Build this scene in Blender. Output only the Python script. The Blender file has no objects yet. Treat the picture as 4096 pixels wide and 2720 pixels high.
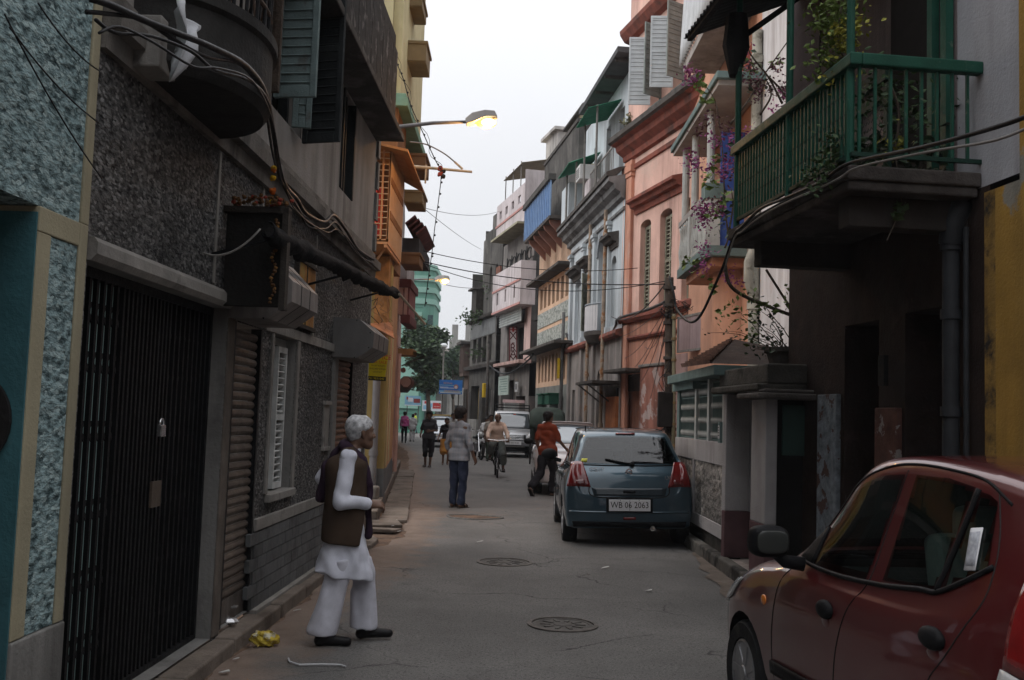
import bpy,bmesh,math,random
import numpy as np
from mathutils import Matrix,Vector,noise as mnoise
random.seed(7);np.random.seed(7)
SC=bpy.context.scene
COL=SC.collection
PI=math.pi
# camera, sky, sun, exposure
EYE=1.65;PITCH=math.atan(304/3990.);ROLL=.033;FPX=3990.
_F=Vector((0,math.cos(PITCH),math.sin(PITCH)));_U=Vector((0,-math.sin(PITCH),math.cos(PITCH)));_R=Vector((1,0,0))
_RC=math.cos(ROLL)*_R+math.sin(ROLL)*_U
_UC=-math.sin(ROLL)*_R+math.cos(ROLL)*_U
cam_data=bpy.data.cameras.new('camera');cam=bpy.data.objects.new('camera',cam_data);COL.objects.link(cam)
cam_data.sensor_width=36.;cam_data.lens=36.*FPX/4096.
cam_data.clip_start=.05;cam_data.clip_end=2000
_m=Matrix(((_RC.x,_UC.x,-_F.x,0),(_RC.y,_UC.y,-_F.y,0),(_RC.z,_UC.z,-_F.z,EYE),(0,0,0,1)))
cam.matrix_world=_m
SC.camera=cam
SUN_EL,SUN_AZ=math.radians(42),math.radians(255)
world=bpy.data.worlds.new('World');SC.world=world;world.use_nodes=True
def _world():
 nt=world.node_tree;nt.nodes.clear();N=nt.nodes.new;L=nt.links.new
 out=N('ShaderNodeOutputWorld');sky=N('ShaderNodeTexSky');sky.sky_type='NISHITA';sky.sun_disc=False
 sky.sun_elevation=SUN_EL;sky.sun_rotation=SUN_AZ
 bs=N('ShaderNodeBackground');bs.inputs['Strength'].default_value=.05;L(sky.outputs[0],bs.inputs['Color'])
 tc=N('ShaderNodeTexCoord');sep=N('ShaderNodeSeparateXYZ');L(tc.outputs['Generated'],sep.inputs[0])
 mx=N('ShaderNodeMath');mx.operation='MAXIMUM';L(sep.outputs['Z'],mx.inputs[0]);mx.inputs[1].default_value=0.
 pw=N('ShaderNodeMath');pw.operation='POWER';L(mx.outputs[0],pw.inputs[0]);pw.inputs[1].default_value=1.8
 mr=N('ShaderNodeMapRange');L(pw.outputs[0],mr.inputs['Value'])
 mr.inputs['From Min'].default_value=0;mr.inputs['From Max'].default_value=1
 mr.inputs['To Min'].default_value=SKY_LOW;mr.inputs['To Max'].default_value=SKY_TOP
 nz=N('ShaderNodeTexNoise');nz.inputs['Scale'].default_value=2.2;nz.inputs['Detail'].default_value=4;L(tc.outputs['Generated'],nz.inputs['Vector'])
 nr=N('ShaderNodeMapRange');L(nz.outputs['Fac'],nr.inputs['Value']);nr.inputs['To Min'].default_value=.93;nr.inputs['To Max'].default_value=1.07
 mu=N('ShaderNodeMath');mu.operation='MULTIPLY';L(mr.outputs[0],mu.inputs[0]);L(nr.outputs[0],mu.inputs[1])
 bc=N('ShaderNodeBackground');bc.inputs['Color'].default_value=(.955,.965,1.,1);L(mu.outputs[0],bc.inputs['Strength'])
 ad=N('ShaderNodeMixShader');ad.inputs[0].default_value=.93;L(bs.outputs[0],ad.inputs[1]);L(bc.outputs[0],ad.inputs[2])
 L(ad.outputs[0],out.inputs['Surface'])
SKY_LOW,SKY_TOP=.6,1.75
_world()
sun_data=bpy.data.lights.new('sun','SUN');sun_data.energy=1.15;sun_data.angle=math.radians(50);sun_data.color=(1,.97,.93)
sun=bpy.data.objects.new('sun',sun_data);COL.objects.link(sun)
sun.rotation_euler=(PI/2-SUN_EL,0,PI-SUN_AZ)
SC.view_settings.view_transform='Standard';SC.view_settings.look='None'
SC.view_settings.exposure=.55;SC.view_settings.gamma=1.;SC.view_settings.use_curve_mapping=False
SC.cycles.max_bounces=6;SC.cycles.diffuse_bounces=3;SC.cycles.glossy_bounces=3;SC.cycles.transmission_bounces=6
SC.cycles.transparent_max_bounces=12;SC.cycles.volume_bounces=0
SC.cycles.use_denoising=True
# survey helpers: sight lines from the camera station onto real planes
def ray(px,py):
 return _F+_RC*((px-2048.)/FPX)-_UC*((py-1360.)/FPX)
def crop(x0,y0,k):
 return lambda x,y:(x0+x/k,y0+y/k)
def gnd(px,py,z=0.):
 r=ray(px,py);t=(z-EYE)/r.z
 return Vector((0,0,EYE))+r*t
def atY(px,py,Y):
 r=ray(px,py)
 return Vector((0,0,EYE))+r*(Y/r.y)
class Plane:
 """Vertical plane p0->p1; local x along it, local y out of it (to the left of p0->p1), local z up."""
 def __init__(s,p0,p1):
  s.p=Vector((p0[0],p0[1],0));d=Vector((p1[0]-p0[0],p1[1]-p0[1],0));s.len=d.length;s.u=d.normalized()
  s.n=Vector((-s.u.y,s.u.x,0));s.ang=math.atan2(s.u.y,s.u.x)
  s.M=Matrix.Translation(s.p)@Matrix.Rotation(s.ang,4,'Z')
 def hit(s,pp,d=0.):
  r=ray(*pp);o=Vector((0,0,EYE));q=s.p+s.n*d
  t=(q-o).dot(s.n)/r.dot(s.n);w=o+r*t-s.p
  return w.dot(s.u),w.z
 def sx(s,pp,d=0.):return s.hit(pp,d)[0]
 def z(s,pp,d=0.):return s.hit(pp,d)[1]
 def W(s,x,d,z):return s.p+s.u*x+s.n*d+Vector((0,0,z))
# mesh builder
class MB:
 def __init__(s):s.v=[];s.f=[];s.m=[];s.c=[]
 def add(s,vs,fs,mi=0):
  b=len(s.v);s.c.append((b,len(s.f)));s.v.extend([tuple(v)for v in vs]);s.f.extend([tuple(b+i for i in f)for f in fs]);s.m.extend([mi]*len(fs));return s
 def box(s,x0,x1,y0,y1,z0,z1,M=None,mi=0):
  vs=[Vector((x,y,z))for z in(z0,z1)for y in(y0,y1)for x in(x0,x1)]
  if M is not None:vs=[M@v for v in vs]
  return s.add(vs,[(0,2,3,1),(4,5,7,6),(0,1,5,4),(2,6,7,3),(0,4,6,2),(1,3,7,5)],mi)
 def cbox(s,c,sz,M=None,mi=0,rot=None):
  T=Matrix.Translation(Vector(c))
  if rot is not None:T=T@rot
  if M is not None:T=M@T
  return s.box(-sz[0]/2,sz[0]/2,-sz[1]/2,sz[1]/2,-sz[2]/2,sz[2]/2,T,mi)
 def bar(s,a,b,w,h,mi=0,up=(0,0,1)):
  a,b=Vector(a),Vector(b);d=(b-a);L=d.length;d.normalize();upv=Vector(up)
  if abs(d.dot(upv))>.98:upv=Vector((1,0,0))
  x=d.cross(upv).normalized();z=x.cross(d)
  vs=[]
  for p in(a,b):
   for(i,j)in((-1,-1),(1,-1),(1,1),(-1,1)):vs.append(p+x*(i*w/2)+z*(j*h/2))
  return s.add(vs,[(3,2,1,0),(4,5,6,7),(0,1,5,4),(1,2,6,5),(2,3,7,6),(3,0,4,7)],mi)
 def tube(s,pts,r,n=8,mi=0,cap=True):
  pts=[Vector(p)for p in pts];k=len(pts);rs=r if hasattr(r,'__len__')else[r]*k
  ref=None;vs=[];fs=[]
  for i,p in enumerate(pts):
   t=(pts[min(i+1,k-1)]-pts[max(i-1,0)])
   if t.length<1e-9:t=Vector((0,0,1))
   t.normalize()
   if ref is None:
    ref=t.orthogonal().normalized()
   ref=(ref-t*ref.dot(t))
   if ref.length<1e-6:ref=t.orthogonal()
   ref.normalize();bn=t.cross(ref)
   for j in range(n):
    a=2*PI*j/n;vs.append(p+(ref*math.cos(a)+bn*math.sin(a))*rs[i])
  for i in range(k-1):
   for j in range(n):
    fs.append((i*n+j,i*n+(j+1)%n,(i+1)*n+(j+1)%n,(i+1)*n+j))
  if cap:fs.append(tuple(range(n-1,-1,-1)));fs.append(tuple((k-1)*n+j for j in range(n)))
  return s.add(vs,fs,mi)
 def lathe(s,prof,n=16,M=None,mi=0):
  vs=[];fs=[]
  for(r,z)in prof:
   for j in range(n):
    a=2*PI*j/n;v=Vector((r*math.cos(a),r*math.sin(a),z));vs.append(M@v if M is not None else v)
  for i in range(len(prof)-1):
   for j in range(n):fs.append((i*n+j,i*n+(j+1)%n,(i+1)*n+(j+1)%n,(i+1)*n+j))
  fs.append(tuple(range(n-1,-1,-1)));fs.append(tuple((len(prof)-1)*n+j for j in range(n)))
  return s.add(vs,fs,mi)
 def prism(s,poly,fn,a,b,mi=0):
  """poly of 2-d points extruded between depth a and b; fn(p,q,depth)->3-d"""
  k=len(poly);vs=[fn(p,q,a)for p,q in poly]+[fn(p,q,b)for p,q in poly]
  fs=[tuple(range(k-1,-1,-1)),tuple(range(k,2*k))]+[(i,(i+1)%k,k+(i+1)%k,k+i)for i in range(k)]
  return s.add(vs,fs,mi)
 def sweep(s,prof,x0,x1,mi=0,miter=(0,0)):
  """moulding: profile of (d,z) swept along local x"""
  k=len(prof);vs=[(x0-d*miter[0],d,z)for d,z in prof]+[(x1+d*miter[1],d,z)for d,z in prof]
  fs=[tuple(range(k)),tuple(range(2*k-1,k-1,-1))]+[(i,k+i,k+(i+1)%k,(i+1)%k)for i in range(k)]
  return s.add(vs,fs,mi)
 def ball(s,c,r,n=8,mi=0,sq=(1,1,1)):
  vs=[];fs=[];c=Vector(c);rings=max(3,n//2)
  for i in range(1,rings):
   ph=PI*i/rings
   for j in range(n):
    a=2*PI*j/n;vs.append(c+Vector((math.sin(ph)*math.cos(a)*sq[0],math.sin(ph)*math.sin(a)*sq[1],math.cos(ph)*sq[2]))*r)
  t=len(vs);vs.append(c+Vector((0,0,r*sq[2])));vs.append(c-Vector((0,0,r*sq[2])))
  for i in range(rings-2):
   for j in range(n):fs.append((i*n+j,(i+1)*n+j,(i+1)*n+(j+1)%n,i*n+(j+1)%n))
  for j in range(n):fs.append((t,j,(j+1)%n));fs.append((t+1,(rings-2)*n+(j+1)%n,(rings-2)*n+j))
  return s.add(vs,fs,mi)
 def mesh(s,name,mats,smooth=False,fix=True):
  me=bpy.data.meshes.new(name);me.from_pydata(s.v,[],s.f)
  for m in(mats if isinstance(mats,(list,tuple))else[mats]):me.materials.append(m)
  if len(set(s.m))>1 or(s.m and s.m[0]):me.polygons.foreach_set('material_index',s.m)
  if fix and len(s.f)<60000:
   bm=bmesh.new();bm.from_mesh(me);bmesh.ops.recalc_face_normals(bm,faces=bm.faces);bm.to_mesh(me);bm.free()
  if smooth:me.polygons.foreach_set('use_smooth',[True]*len(me.polygons))
  me.update();return me
 def pieces(s,name,mats,parent=None,**k):
  """every added shape becomes an object of its own"""
  out=[];c=s.c+[(len(s.v),len(s.f))]
  for(v0,f0),(v1,f1)in zip(c[:-1],c[1:]):
   p=MB();p.add(s.v[v0:v1],[tuple(i-v0 for i in f)for f in s.f[f0:f1]]);out.append(p.build(name,mats,parent,**k))
  return out
 def build(s,name,mats,parent=None,smooth=False,bevel=0.,seg=2,fix=True,world=False,auto=None):
  return link(name,s.mesh(name,mats,smooth,fix),parent,bevel=bevel,seg=seg,world=world,auto=auto)
WORLD_M={}
def link(name,me,parent=None,M=None,bevel=0.,seg=2,world=False,auto=None):
 o=bpy.data.objects.new(name,me);COL.objects.link(o)
 if parent is not None:
  o.parent=parent
  if world:o.matrix_parent_inverse=WORLD_M.get(parent.name,Matrix()).inverted();WORLD_M[o.name]=Matrix()
  else:WORLD_M[o.name]=WORLD_M.get(parent.name,Matrix())@(M or Matrix())
 else:WORLD_M[o.name]=M or Matrix()
 if M is not None:o.matrix_basis=M
 if bevel:
  b=o.modifiers.new('bevel','BEVEL');b.width=bevel;b.segments=seg;b.limit_method='ANGLE';b.angle_limit=math.radians(40)
  b.harden_normals=False
 if auto is not None:
  o.data.polygons.foreach_set('use_smooth',[True]*len(o.data.polygons))
  try:o.data.set_sharp_from_angle(angle=math.radians(auto))
  except Exception:pass
 return o
def tag(o,label=None,cat=None,group=None,kind=None):
 if label:o['label']=label
 if cat:o['category']=cat
 if group:o['group']=group
 if kind:o['kind']=kind
 return o
def thing(name,label,cat,M=None,group=None):
 o=bpy.data.objects.new(name,None);COL.objects.link(o);o.empty_display_size=.2
 if M is not None:o.matrix_basis=M
 WORLD_M[o.name]=M or Matrix()
 return tag(o,label,cat,group)
def LOC(x,y,z=0.,rz=0.):return Matrix.Translation((x,y,z))@Matrix.Rotation(rz,4,'Z')
def pieces(name,me,parent,mats):
 """alike pieces sharing one mesh"""
 out=[]
 for M in mats:out.append(link(name,me,parent,M))
 return out
def copy_tree(o,parent=None,M=None):
 c=o.copy();COL.objects.link(c)
 if parent is not None:c.parent=parent
 if M is not None:c.matrix_basis=M
 for ch in list(o.children):copy_tree(ch,c)
 return c
def wall_mesh(mb,x0,x1,z0,z1,holes=(),depth=.15,d=0.,mi=0,rmi=None,cell=None):
 """front sheet at local y=d with rectangular / arched openings and reveals going in by depth"""
 rmi=mi if rmi is None else rmi
 xs=sorted(set([x0,x1]+[min(max(h[i],x0),x1)for h in holes for i in(0,1)]))
 zs=sorted(set([z0,z1]+[min(max(h[i],z0),z1)for h in holes for i in(2,3)]))
 for i in range(len(xs)-1):
  for j in range(len(zs)-1):
   cx,cz=(xs[i]+xs[i+1])/2,(zs[j]+zs[j+1])/2
   if any(h[0]<cx<h[1]and h[2]<cz<h[3]for h in holes):continue
   mb.add([(xs[i],d,zs[j]),(xs[i+1],d,zs[j]),(xs[i+1],d,zs[j+1]),(xs[i],d,zs[j+1])],[(0,1,2,3)],mi)
 for h in holes:
  a,b,c,e=h[:4];rise=h[4]if len(h)>4 else 0;b2=d-depth
  pts=[(a,c),(b,c)]
  if rise>0:
   n=10;pts+=[(a+(b-a)*(.5+.5*math.cos(PI*k/n)),e-rise+rise*math.sin(PI*k/n))for k in range(n+1)]
   arc=pts[2:]
   for k in range(n):
    p,q=arc[k],arc[k+1]
    mb.add([(p[0],d,p[1]),(p[0],d,e),(q[0],d,e),(q[0],d,q[1])],[(0,1,2,3)],mi)
  else:pts+=[(b,e),(a,e)]
  k=len(pts)
  for q in range(k):
   p,r=pts[q],pts[(q+1)%k]
   if(Vector(p)-Vector(r)).length<1e-6:continue
   mb.add([(p[0],d,p[1]),(r[0],d,r[1]),(r[0],b2,r[1]),(p[0],b2,p[1])],[(0,1,2,3)],rmi)
 return mb
# materials
_MATS={}
def _ramp(nt,src,p0,p1,c0=0.,c1=1.):
 r=nt.nodes.new('ShaderNodeMapRange');nt.links.new(src,r.inputs['Value']);r.clamp=True
 r.inputs['From Min'].default_value=p0;r.inputs['From Max'].default_value=p1;r.inputs['To Min'].default_value=c0;r.inputs['To Max'].default_value=c1
 return r.outputs[0]
def _noise(nt,vec,scale,detail=4,rough=.55,dist=0.):
 n=nt.nodes.new('ShaderNodeTexNoise');nt.links.new(vec,n.inputs['Vector']);n.inputs['Scale'].default_value=scale
 n.inputs['Detail'].default_value=detail;n.inputs['Roughness'].default_value=rough;n.inputs['Distortion'].default_value=dist
 return n.outputs['Fac']
def _map(nt,vec,sc):
 m=nt.nodes.new('ShaderNodeMapping');nt.links.new(vec,m.inputs['Vector']);m.inputs['Scale'].default_value=sc;return m.outputs[0]
def _mix(nt,fac,a,b,mode='MIX'):
 m=nt.nodes.new('ShaderNodeMix');m.data_type='RGBA';m.blend_type=mode
 if isinstance(fac,(int,float)):m.inputs[0].default_value=fac
 else:nt.links.new(fac,m.inputs[0])
 for i,c in((6,a),(7,b)):
  if isinstance(c,tuple):m.inputs[i].default_value=(*c[:3],1)
  else:nt.links.new(c,m.inputs[i])
 return m.outputs[2]
def _mul(nt,a,b):
 m=nt.nodes.new('ShaderNodeMath');m.operation='MULTIPLY'
 for i,c in((0,a),(1,b)):
  if isinstance(c,(int,float)):m.inputs[i].default_value=c
  else:nt.links.new(c,m.inputs[i])
 return m.outputs[0]
def base_mat(name):
 m=bpy.data.materials.new(name);m.use_nodes=True;nt=m.node_tree
 b=nt.nodes['Principled BSDF'];g=nt.nodes.new('ShaderNodeNewGeometry');return m,nt,b,g.outputs['Position']
def mat(name,col,rough=.85,var=.18,scale=2.5,bump=.25,bscale=45,streak=0.,dirt=(.03,.028,.026),patch=None,patchcol=None,metal=0.,spec=.15,rnd=0.,coat=0.,speck=None,obj=False,alpha=None,blen=.02):
 if name in _MATS:return _MATS[name]
 m,nt,b,pos=base_mat(name)
 if obj:
  t=nt.nodes.new('ShaderNodeTexCoord');pos=t.outputs['Object']
 n1=_noise(nt,pos,scale,5)
 lo=tuple(c*(1-var)for c in col);hi=tuple(min(1,c*(1+var))for c in col)
 c=_mix(nt,_ramp(nt,n1,.3,.7),lo,hi)
 if patch:
  c=_mix(nt,_ramp(nt,_noise(nt,pos,patch[0],6,.62,.3),patch[1],patch[1]+patch[2]),c,patchcol)
 if streak:
  sv=_noise(nt,_map(nt,pos,(2.8,2.8,.24)),1.,7,.68,.35);s2=_noise(nt,pos,.55,3)
  f=_mul(nt,_ramp(nt,sv,.41,.7),_ramp(nt,s2,.3,.58));f=_mul(nt,f,min(1.,streak*1.35))
  c=_mix(nt,f,c,dirt)
 if speck:
  v=nt.nodes.new('ShaderNodeTexVoronoi');nt.links.new(pos,v.inputs['Vector']);v.inputs['Scale'].default_value=speck[0]
  c=_mix(nt,_ramp(nt,v.outputs['Distance'],speck[1],speck[1]+.12),speck[2],c)
 if rnd:
  oi=nt.nodes.new('ShaderNodeObjectInfo');c=_mix(nt,1.,c,_mix(nt,_ramp(nt,oi.outputs['Random'],0,1),(1-rnd,)*3,(1,1,1)),'MULTIPLY')
 nt.links.new(c,b.inputs['Base Color'])
 b.inputs['Metallic'].default_value=metal;b.inputs['Specular IOR Level'].default_value=spec
 nt.links.new(_ramp(nt,_noise(nt,pos,scale*3,3),.3,.7,max(0,rough-.08),min(1,rough+.08)),b.inputs['Roughness'])
 if coat:b.inputs['Coat Weight'].default_value=coat;b.inputs['Coat Roughness'].default_value=.05
 if bump:
  bp=nt.nodes.new('ShaderNodeBump');bp.inputs['Strength'].default_value=bump;bp.inputs['Distance'].default_value=blen
  nt.links.new(_noise(nt,pos,bscale,5,.6),bp.inputs['Height']);nt.links.new(bp.outputs[0],b.inputs['Normal'])
 _MATS[name]=m;return m
def chips(name,c0,c1,c2,scale=55,bump=.8,rough=.8,blot=None):
 """rough-cast pebble dash: coloured chips with relief"""
 if name in _MATS:return _MATS[name]
 m,nt,b,pos=base_mat(name);big0=pos;pos=_map(nt,pos,(1,.5,1))
 v=nt.nodes.new('ShaderNodeTexVoronoi');nt.links.new(pos,v.inputs['Vector']);v.inputs['Scale'].default_value=scale;v.inputs['Randomness'].default_value=1
 n=_noise(nt,pos,scale*.5,3,.6,.1);big=_noise(nt,pos,1.3,4)
 c=_mix(nt,_ramp(nt,n,.36,.62),c0,c1)
 sp=nt.nodes.new('ShaderNodeSeparateColor');nt.links.new(v.outputs['Color'],sp.inputs[0])
 c=_mix(nt,_ramp(nt,sp.outputs[0],.62,.95),c,c2)
 if blot:c=_mix(nt,_mul(nt,_ramp(nt,big,.42,.62),blot[1]),c,blot[0])
 nt.links.new(c,b.inputs['Base Color']);b.inputs['Roughness'].default_value=rough;b.inputs['Specular IOR Level'].default_value=.25
 bp=nt.nodes.new('ShaderNodeBump');bp.inputs['Strength'].default_value=bump;bp.inputs['Distance'].default_value=.03
 nt.links.new(n,bp.inputs['Height']);nt.links.new(bp.outputs[0],b.inputs['Normal'])
 _MATS[name]=m;return m
def emit(name,col,strength):
 if name in _MATS:return _MATS[name]
 m=bpy.data.materials.new(name);m.use_nodes=True;b=m.node_tree.nodes['Principled BSDF']
 b.inputs['Base Color'].default_value=(*col,1);b.inputs['Emission Color'].default_value=(*col,1);b.inputs['Emission Strength'].default_value=strength
 _MATS[name]=m;return m
def paint(name,col,rough=.22,metal=.35,coat=1.,dust=.12):
 """car paint: coat over flakes, film of street dust"""
 if name in _MATS:return _MATS[name]
 m,nt,b,pos=base_mat(name)
 t=nt.nodes.new('ShaderNodeTexCoord');op=t.outputs['Object']
 f=_mul(nt,_ramp(nt,_noise(nt,op,3.,6,.65),.35,.75),dust)
 nt.links.new(_mix(nt,f,col,(.16,.14,.12)),b.inputs['Base Color'])
 b.inputs['Metallic'].default_value=metal;b.inputs['Roughness'].default_value=rough+.1
 b.inputs['Coat Weight'].default_value=coat
 nt.links.new(_ramp(nt,_noise(nt,op,5.,5),.3,.75,.015,.07),b.inputs['Coat Roughness'])
 _MATS[name]=m;return m
def glass(name,col=(.9,.95,.95),alpha=.25,rough=.02):
 """thin pane: tinted see-through sheet with real reflections"""
 if name in _MATS:return _MATS[name]
 m=bpy.data.materials.new(name);m.use_nodes=True;nt=m.node_tree;nt.nodes.clear();N=nt.nodes.new
 out=N('ShaderNodeOutputMaterial');tr=N('ShaderNodeBsdfTransparent');tr.inputs[0].default_value=(*[c*(1-alpha)for c in col],1)
 gl=N('ShaderNodeBsdfGlossy');gl.inputs['Roughness'].default_value=rough;gl.inputs[0].default_value=(1,1,1,1)
 fr=N('ShaderNodeFresnel');fr.inputs[0].default_value=1.5
 mx=N('ShaderNodeMixShader');nt.links.new(fr.outputs[0],mx.inputs[0]);nt.links.new(tr.outputs[0],mx.inputs[1]);nt.links.new(gl.outputs[0],mx.inputs[2])
 nt.links.new(mx.outputs[0],out.inputs[0]);_MATS[name]=m;return m
# organic shapes: signed distance fields turned into one continuous skin
def _cap(P,a,b,r1,r2):
 a=np.array(a,float);b=np.array(b,float);ab=b-a;L=float(ab@ab)
 q=P-a;t=np.clip((q@ab)/max(L,1e-9),0,1);q=q-t[...,None]*ab
 return np.sqrt((q*q).sum(-1))-(r1+t*(r2-r1))
def _ell(P,c,r):
 q=P-np.array(c,float);r=np.array(r,float);k0=np.sqrt(((q/r)**2).sum(-1));k1=np.sqrt(((q/(r*r))**2).sum(-1))+1e-9
 return k0*(k0-1)/k1
def _smin(a,b,k):
 h=np.clip(.5+.5*(b-a)/k,0,1);return b*(1-h)+a*h-k*h*(1-h)
def _field(P,prims,k):
 d=None
 for p in prims:
  kk=k
  if p[0]=='c':e=_cap(P,p[1],p[2],p[3],p[4]);kk=p[5]if len(p)>5 else k
  elif p[0]=='e':e=_ell(P,p[1],p[2]);kk=p[3]if len(p)>3 else k
  elif p[0]=='-e':
   e=-_ell(P,p[1],p[2]);kk=p[3]if len(p)>3 else k
   d=-_smin(-d,-e,kk);continue
  d=e if d is None else _smin(d,e,kk)
 return d
_CORN=[(i,j,k)for i in(0,1)for j in(0,1)for k in(0,1)]
_EDG=[(a,b)for a in _CORN for b in _CORN if a<b and sum(abs(x-y)for x,y in zip(a,b))==1]
def polygonize(fn,lo,hi,h):
 lo=np.array(lo,float);hi=np.array(hi,float);n=np.ceil((hi-lo)/h).astype(int)+1
 ax=[lo[i]+h*np.arange(n[i])for i in range(3)]
 P=np.stack(np.meshgrid(*ax,indexing='ij'),-1);F=fn(P);S=F<0
 cnt=sum(S[i:n[0]-1+i,j:n[1]-1+j,k:n[2]-1+k].astype(np.int8)for i,j,k in _CORN)
 act=(cnt>0)&(cnt<8);I=np.argwhere(act);idx=-np.ones(act.shape,int);idx[act]=np.arange(len(I))
 acc=np.zeros((len(I),3));num=np.zeros(len(I))
 for a,b in _EDG:
  A=I+a;B=I+b;fa=F[A[:,0],A[:,1],A[:,2]];fb=F[B[:,0],B[:,1],B[:,2]];m=(fa<0)!=(fb<0)
  t=fa[m]/(fa[m]-fb[m]);acc[m]+=A[m]+t[:,None]*(np.array(b)-np.array(a));num[m]+=1
 V=lo+h*acc/num[:,None];Q=[]
 for d in range(3):
  u,v=[x for x in range(3)if x!=d]
  sl0=[slice(1,-1)]*3;sl1=[slice(1,-1)]*3;sl0[d]=slice(0,n[d]-1);sl1[d]=slice(1,n[d])
  s0=S[tuple(sl0)];s1=S[tuple(sl1)];E=np.argwhere(s0!=s1)
  if not len(E):continue
  fl=s0[E[:,0],E[:,1],E[:,2]];E=E+np.array([0 if q==d else 1 for q in range(3)])
  def cell(du,dv):
   c=E.copy();c[:,u]-=du;c[:,v]-=dv;return idx[c[:,0],c[:,1],c[:,2]]
  q=np.stack([cell(1,1),cell(0,1),cell(0,0),cell(1,0)],1)
  rev=fl if d!=1 else~fl
  q[~rev]=q[~rev][:,::-1];Q.append(q)
 Q=np.concatenate(Q)if Q else np.zeros((0,4),int);Q=Q[(Q>=0).all(1)]
 return V,Q
def bounds(prims,pad):
 pts=[]
 for p in prims:
  if p[0]=='c':
   r=max(p[3],p[4]);pts+=[np.array(p[1])-r,np.array(p[1])+r,np.array(p[2])-r,np.array(p[2])+r]
  elif p[0]=='e':pts+=[np.array(p[1])-np.array(p[2]),np.array(p[1])+np.array(p[2])]
 pts=np.array(pts);return pts.min(0)-pad,pts.max(0)+pad
def blob(prims,h,k=.03,clips=(),fold=0.,fscale=(14,14,5),seed=0.,flat=None):
 """clips: (axis-normal, offset) half spaces kept where n.p > offset; fold: cloth crease height"""
 lo,hi=bounds(prims,k+3*h)
 def fn(P):
  d=_field(P,prims,k)
  for nrm,off in clips:
   n_=np.array(nrm,float);d=np.maximum(d,(off-P@n_))
  if fold:
   x,y,z=P[...,0]*fscale[0]+seed,P[...,1]*fscale[1]+seed*2,P[...,2]*fscale[2]
   w=np.sin(x+1.7*np.sin(z*1.3+y))*np.sin(y*1.2+1.4*np.sin(z+x*.6)+seed)+.6*np.sin(z*2.6+x*1.1+2*np.sin(y+seed))
   d=d+fold*w
  return d
 return polygonize(fn,lo,hi,h)
def blob_obj(name,parts,mats,parent,M=None,slots=None):
 """parts: list of (V,Q); joined into one mesh object"""
 vs=[];fs=[];mi=[];b=0
 for i,(V,Q)in enumerate(parts):
  vs.append(V);fs.append(Q+b);b+=len(V);mi+=[slots[i]if slots else 0]*len(Q)
 V=np.concatenate(vs);Q=np.concatenate(fs)
 me=bpy.data.meshes.new(name);me.from_pydata(V.tolist(),[],Q.tolist())
 for m in(mats if isinstance(mats,(list,tuple))else[mats]):me.materials.append(m)
 if slots:me.polygons.foreach_set('material_index',mi)
 me.polygons.foreach_set('use_smooth',[True]*len(me.polygons));me.update()
 return link(name,me,parent,M)
def hand_prims(w,e,palm_n,curl=.5,size=1.,thumb_side=1,spread=.25):
 """w wrist, e direction of the hand, palm_n direction the palm faces; five separate fingers with bends"""
 w=np.array(w,float);e=np.array(e,float);e/=np.linalg.norm(e);pn=np.array(palm_n,float);pn-=e*(pn@e);pn/=np.linalg.norm(pn)
 sd=np.cross(e,pn)*thumb_side;s=size;out=[('c',w-e*.03*s,w+e*.03*s,.023*s,.026*s)]
 for k,o in enumerate((-.027,-.009,.009,.026)):
  out.append(('c',w+e*.025*s+sd*o*.6*s,w+e*.085*s+sd*o*s,.017*s,.013*s,.016))
 Ls=(.062,.074,.08,.07)
 for k,o in enumerate((-.028,-.0095,.0095,.028)):
  p=w+e*.088*s+sd*o*s;a=curl*.9;d1=e*math.cos(a)+pn*math.sin(a)+sd*spread*(o/.05);d1/=np.linalg.norm(d1)
  q=p+d1*Ls[k]*.5*s;a2=curl*2.1;d2=e*math.cos(a2)+pn*math.sin(a2)+sd*spread*(o/.06);d2/=np.linalg.norm(d2)
  r=q+d2*Ls[k]*.5*s
  out+=[('c',p,q,.0098*s,.0088*s,.006),('c',q,r,.0088*s,.0072*s,.004)]
 t0=w+e*.03*s+sd*.024*s;d=e*.62+sd*.6+pn*(.25+.5*curl);d/=np.linalg.norm(d);t1=t0+d*.045*s
 d2=e*.85+sd*.15+pn*(.3+.6*curl);d2/=np.linalg.norm(d2)
 out+=[('c',t0,t1,.015*s,.011*s,.012),('c',t1,t1+d2*.035*s,.0105*s,.0085*s,.005)]
 return out
def rotm(yaw=0,pitch=0,tilt=0):
 """head turn: yaw about z (+ = to the person's left), pitch nod forward, tilt sideways"""
 return np.array(Matrix.Rotation(yaw,3,'Z')@Matrix.Rotation(-pitch,3,'X')@Matrix.Rotation(tilt,3,'Y'))
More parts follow.
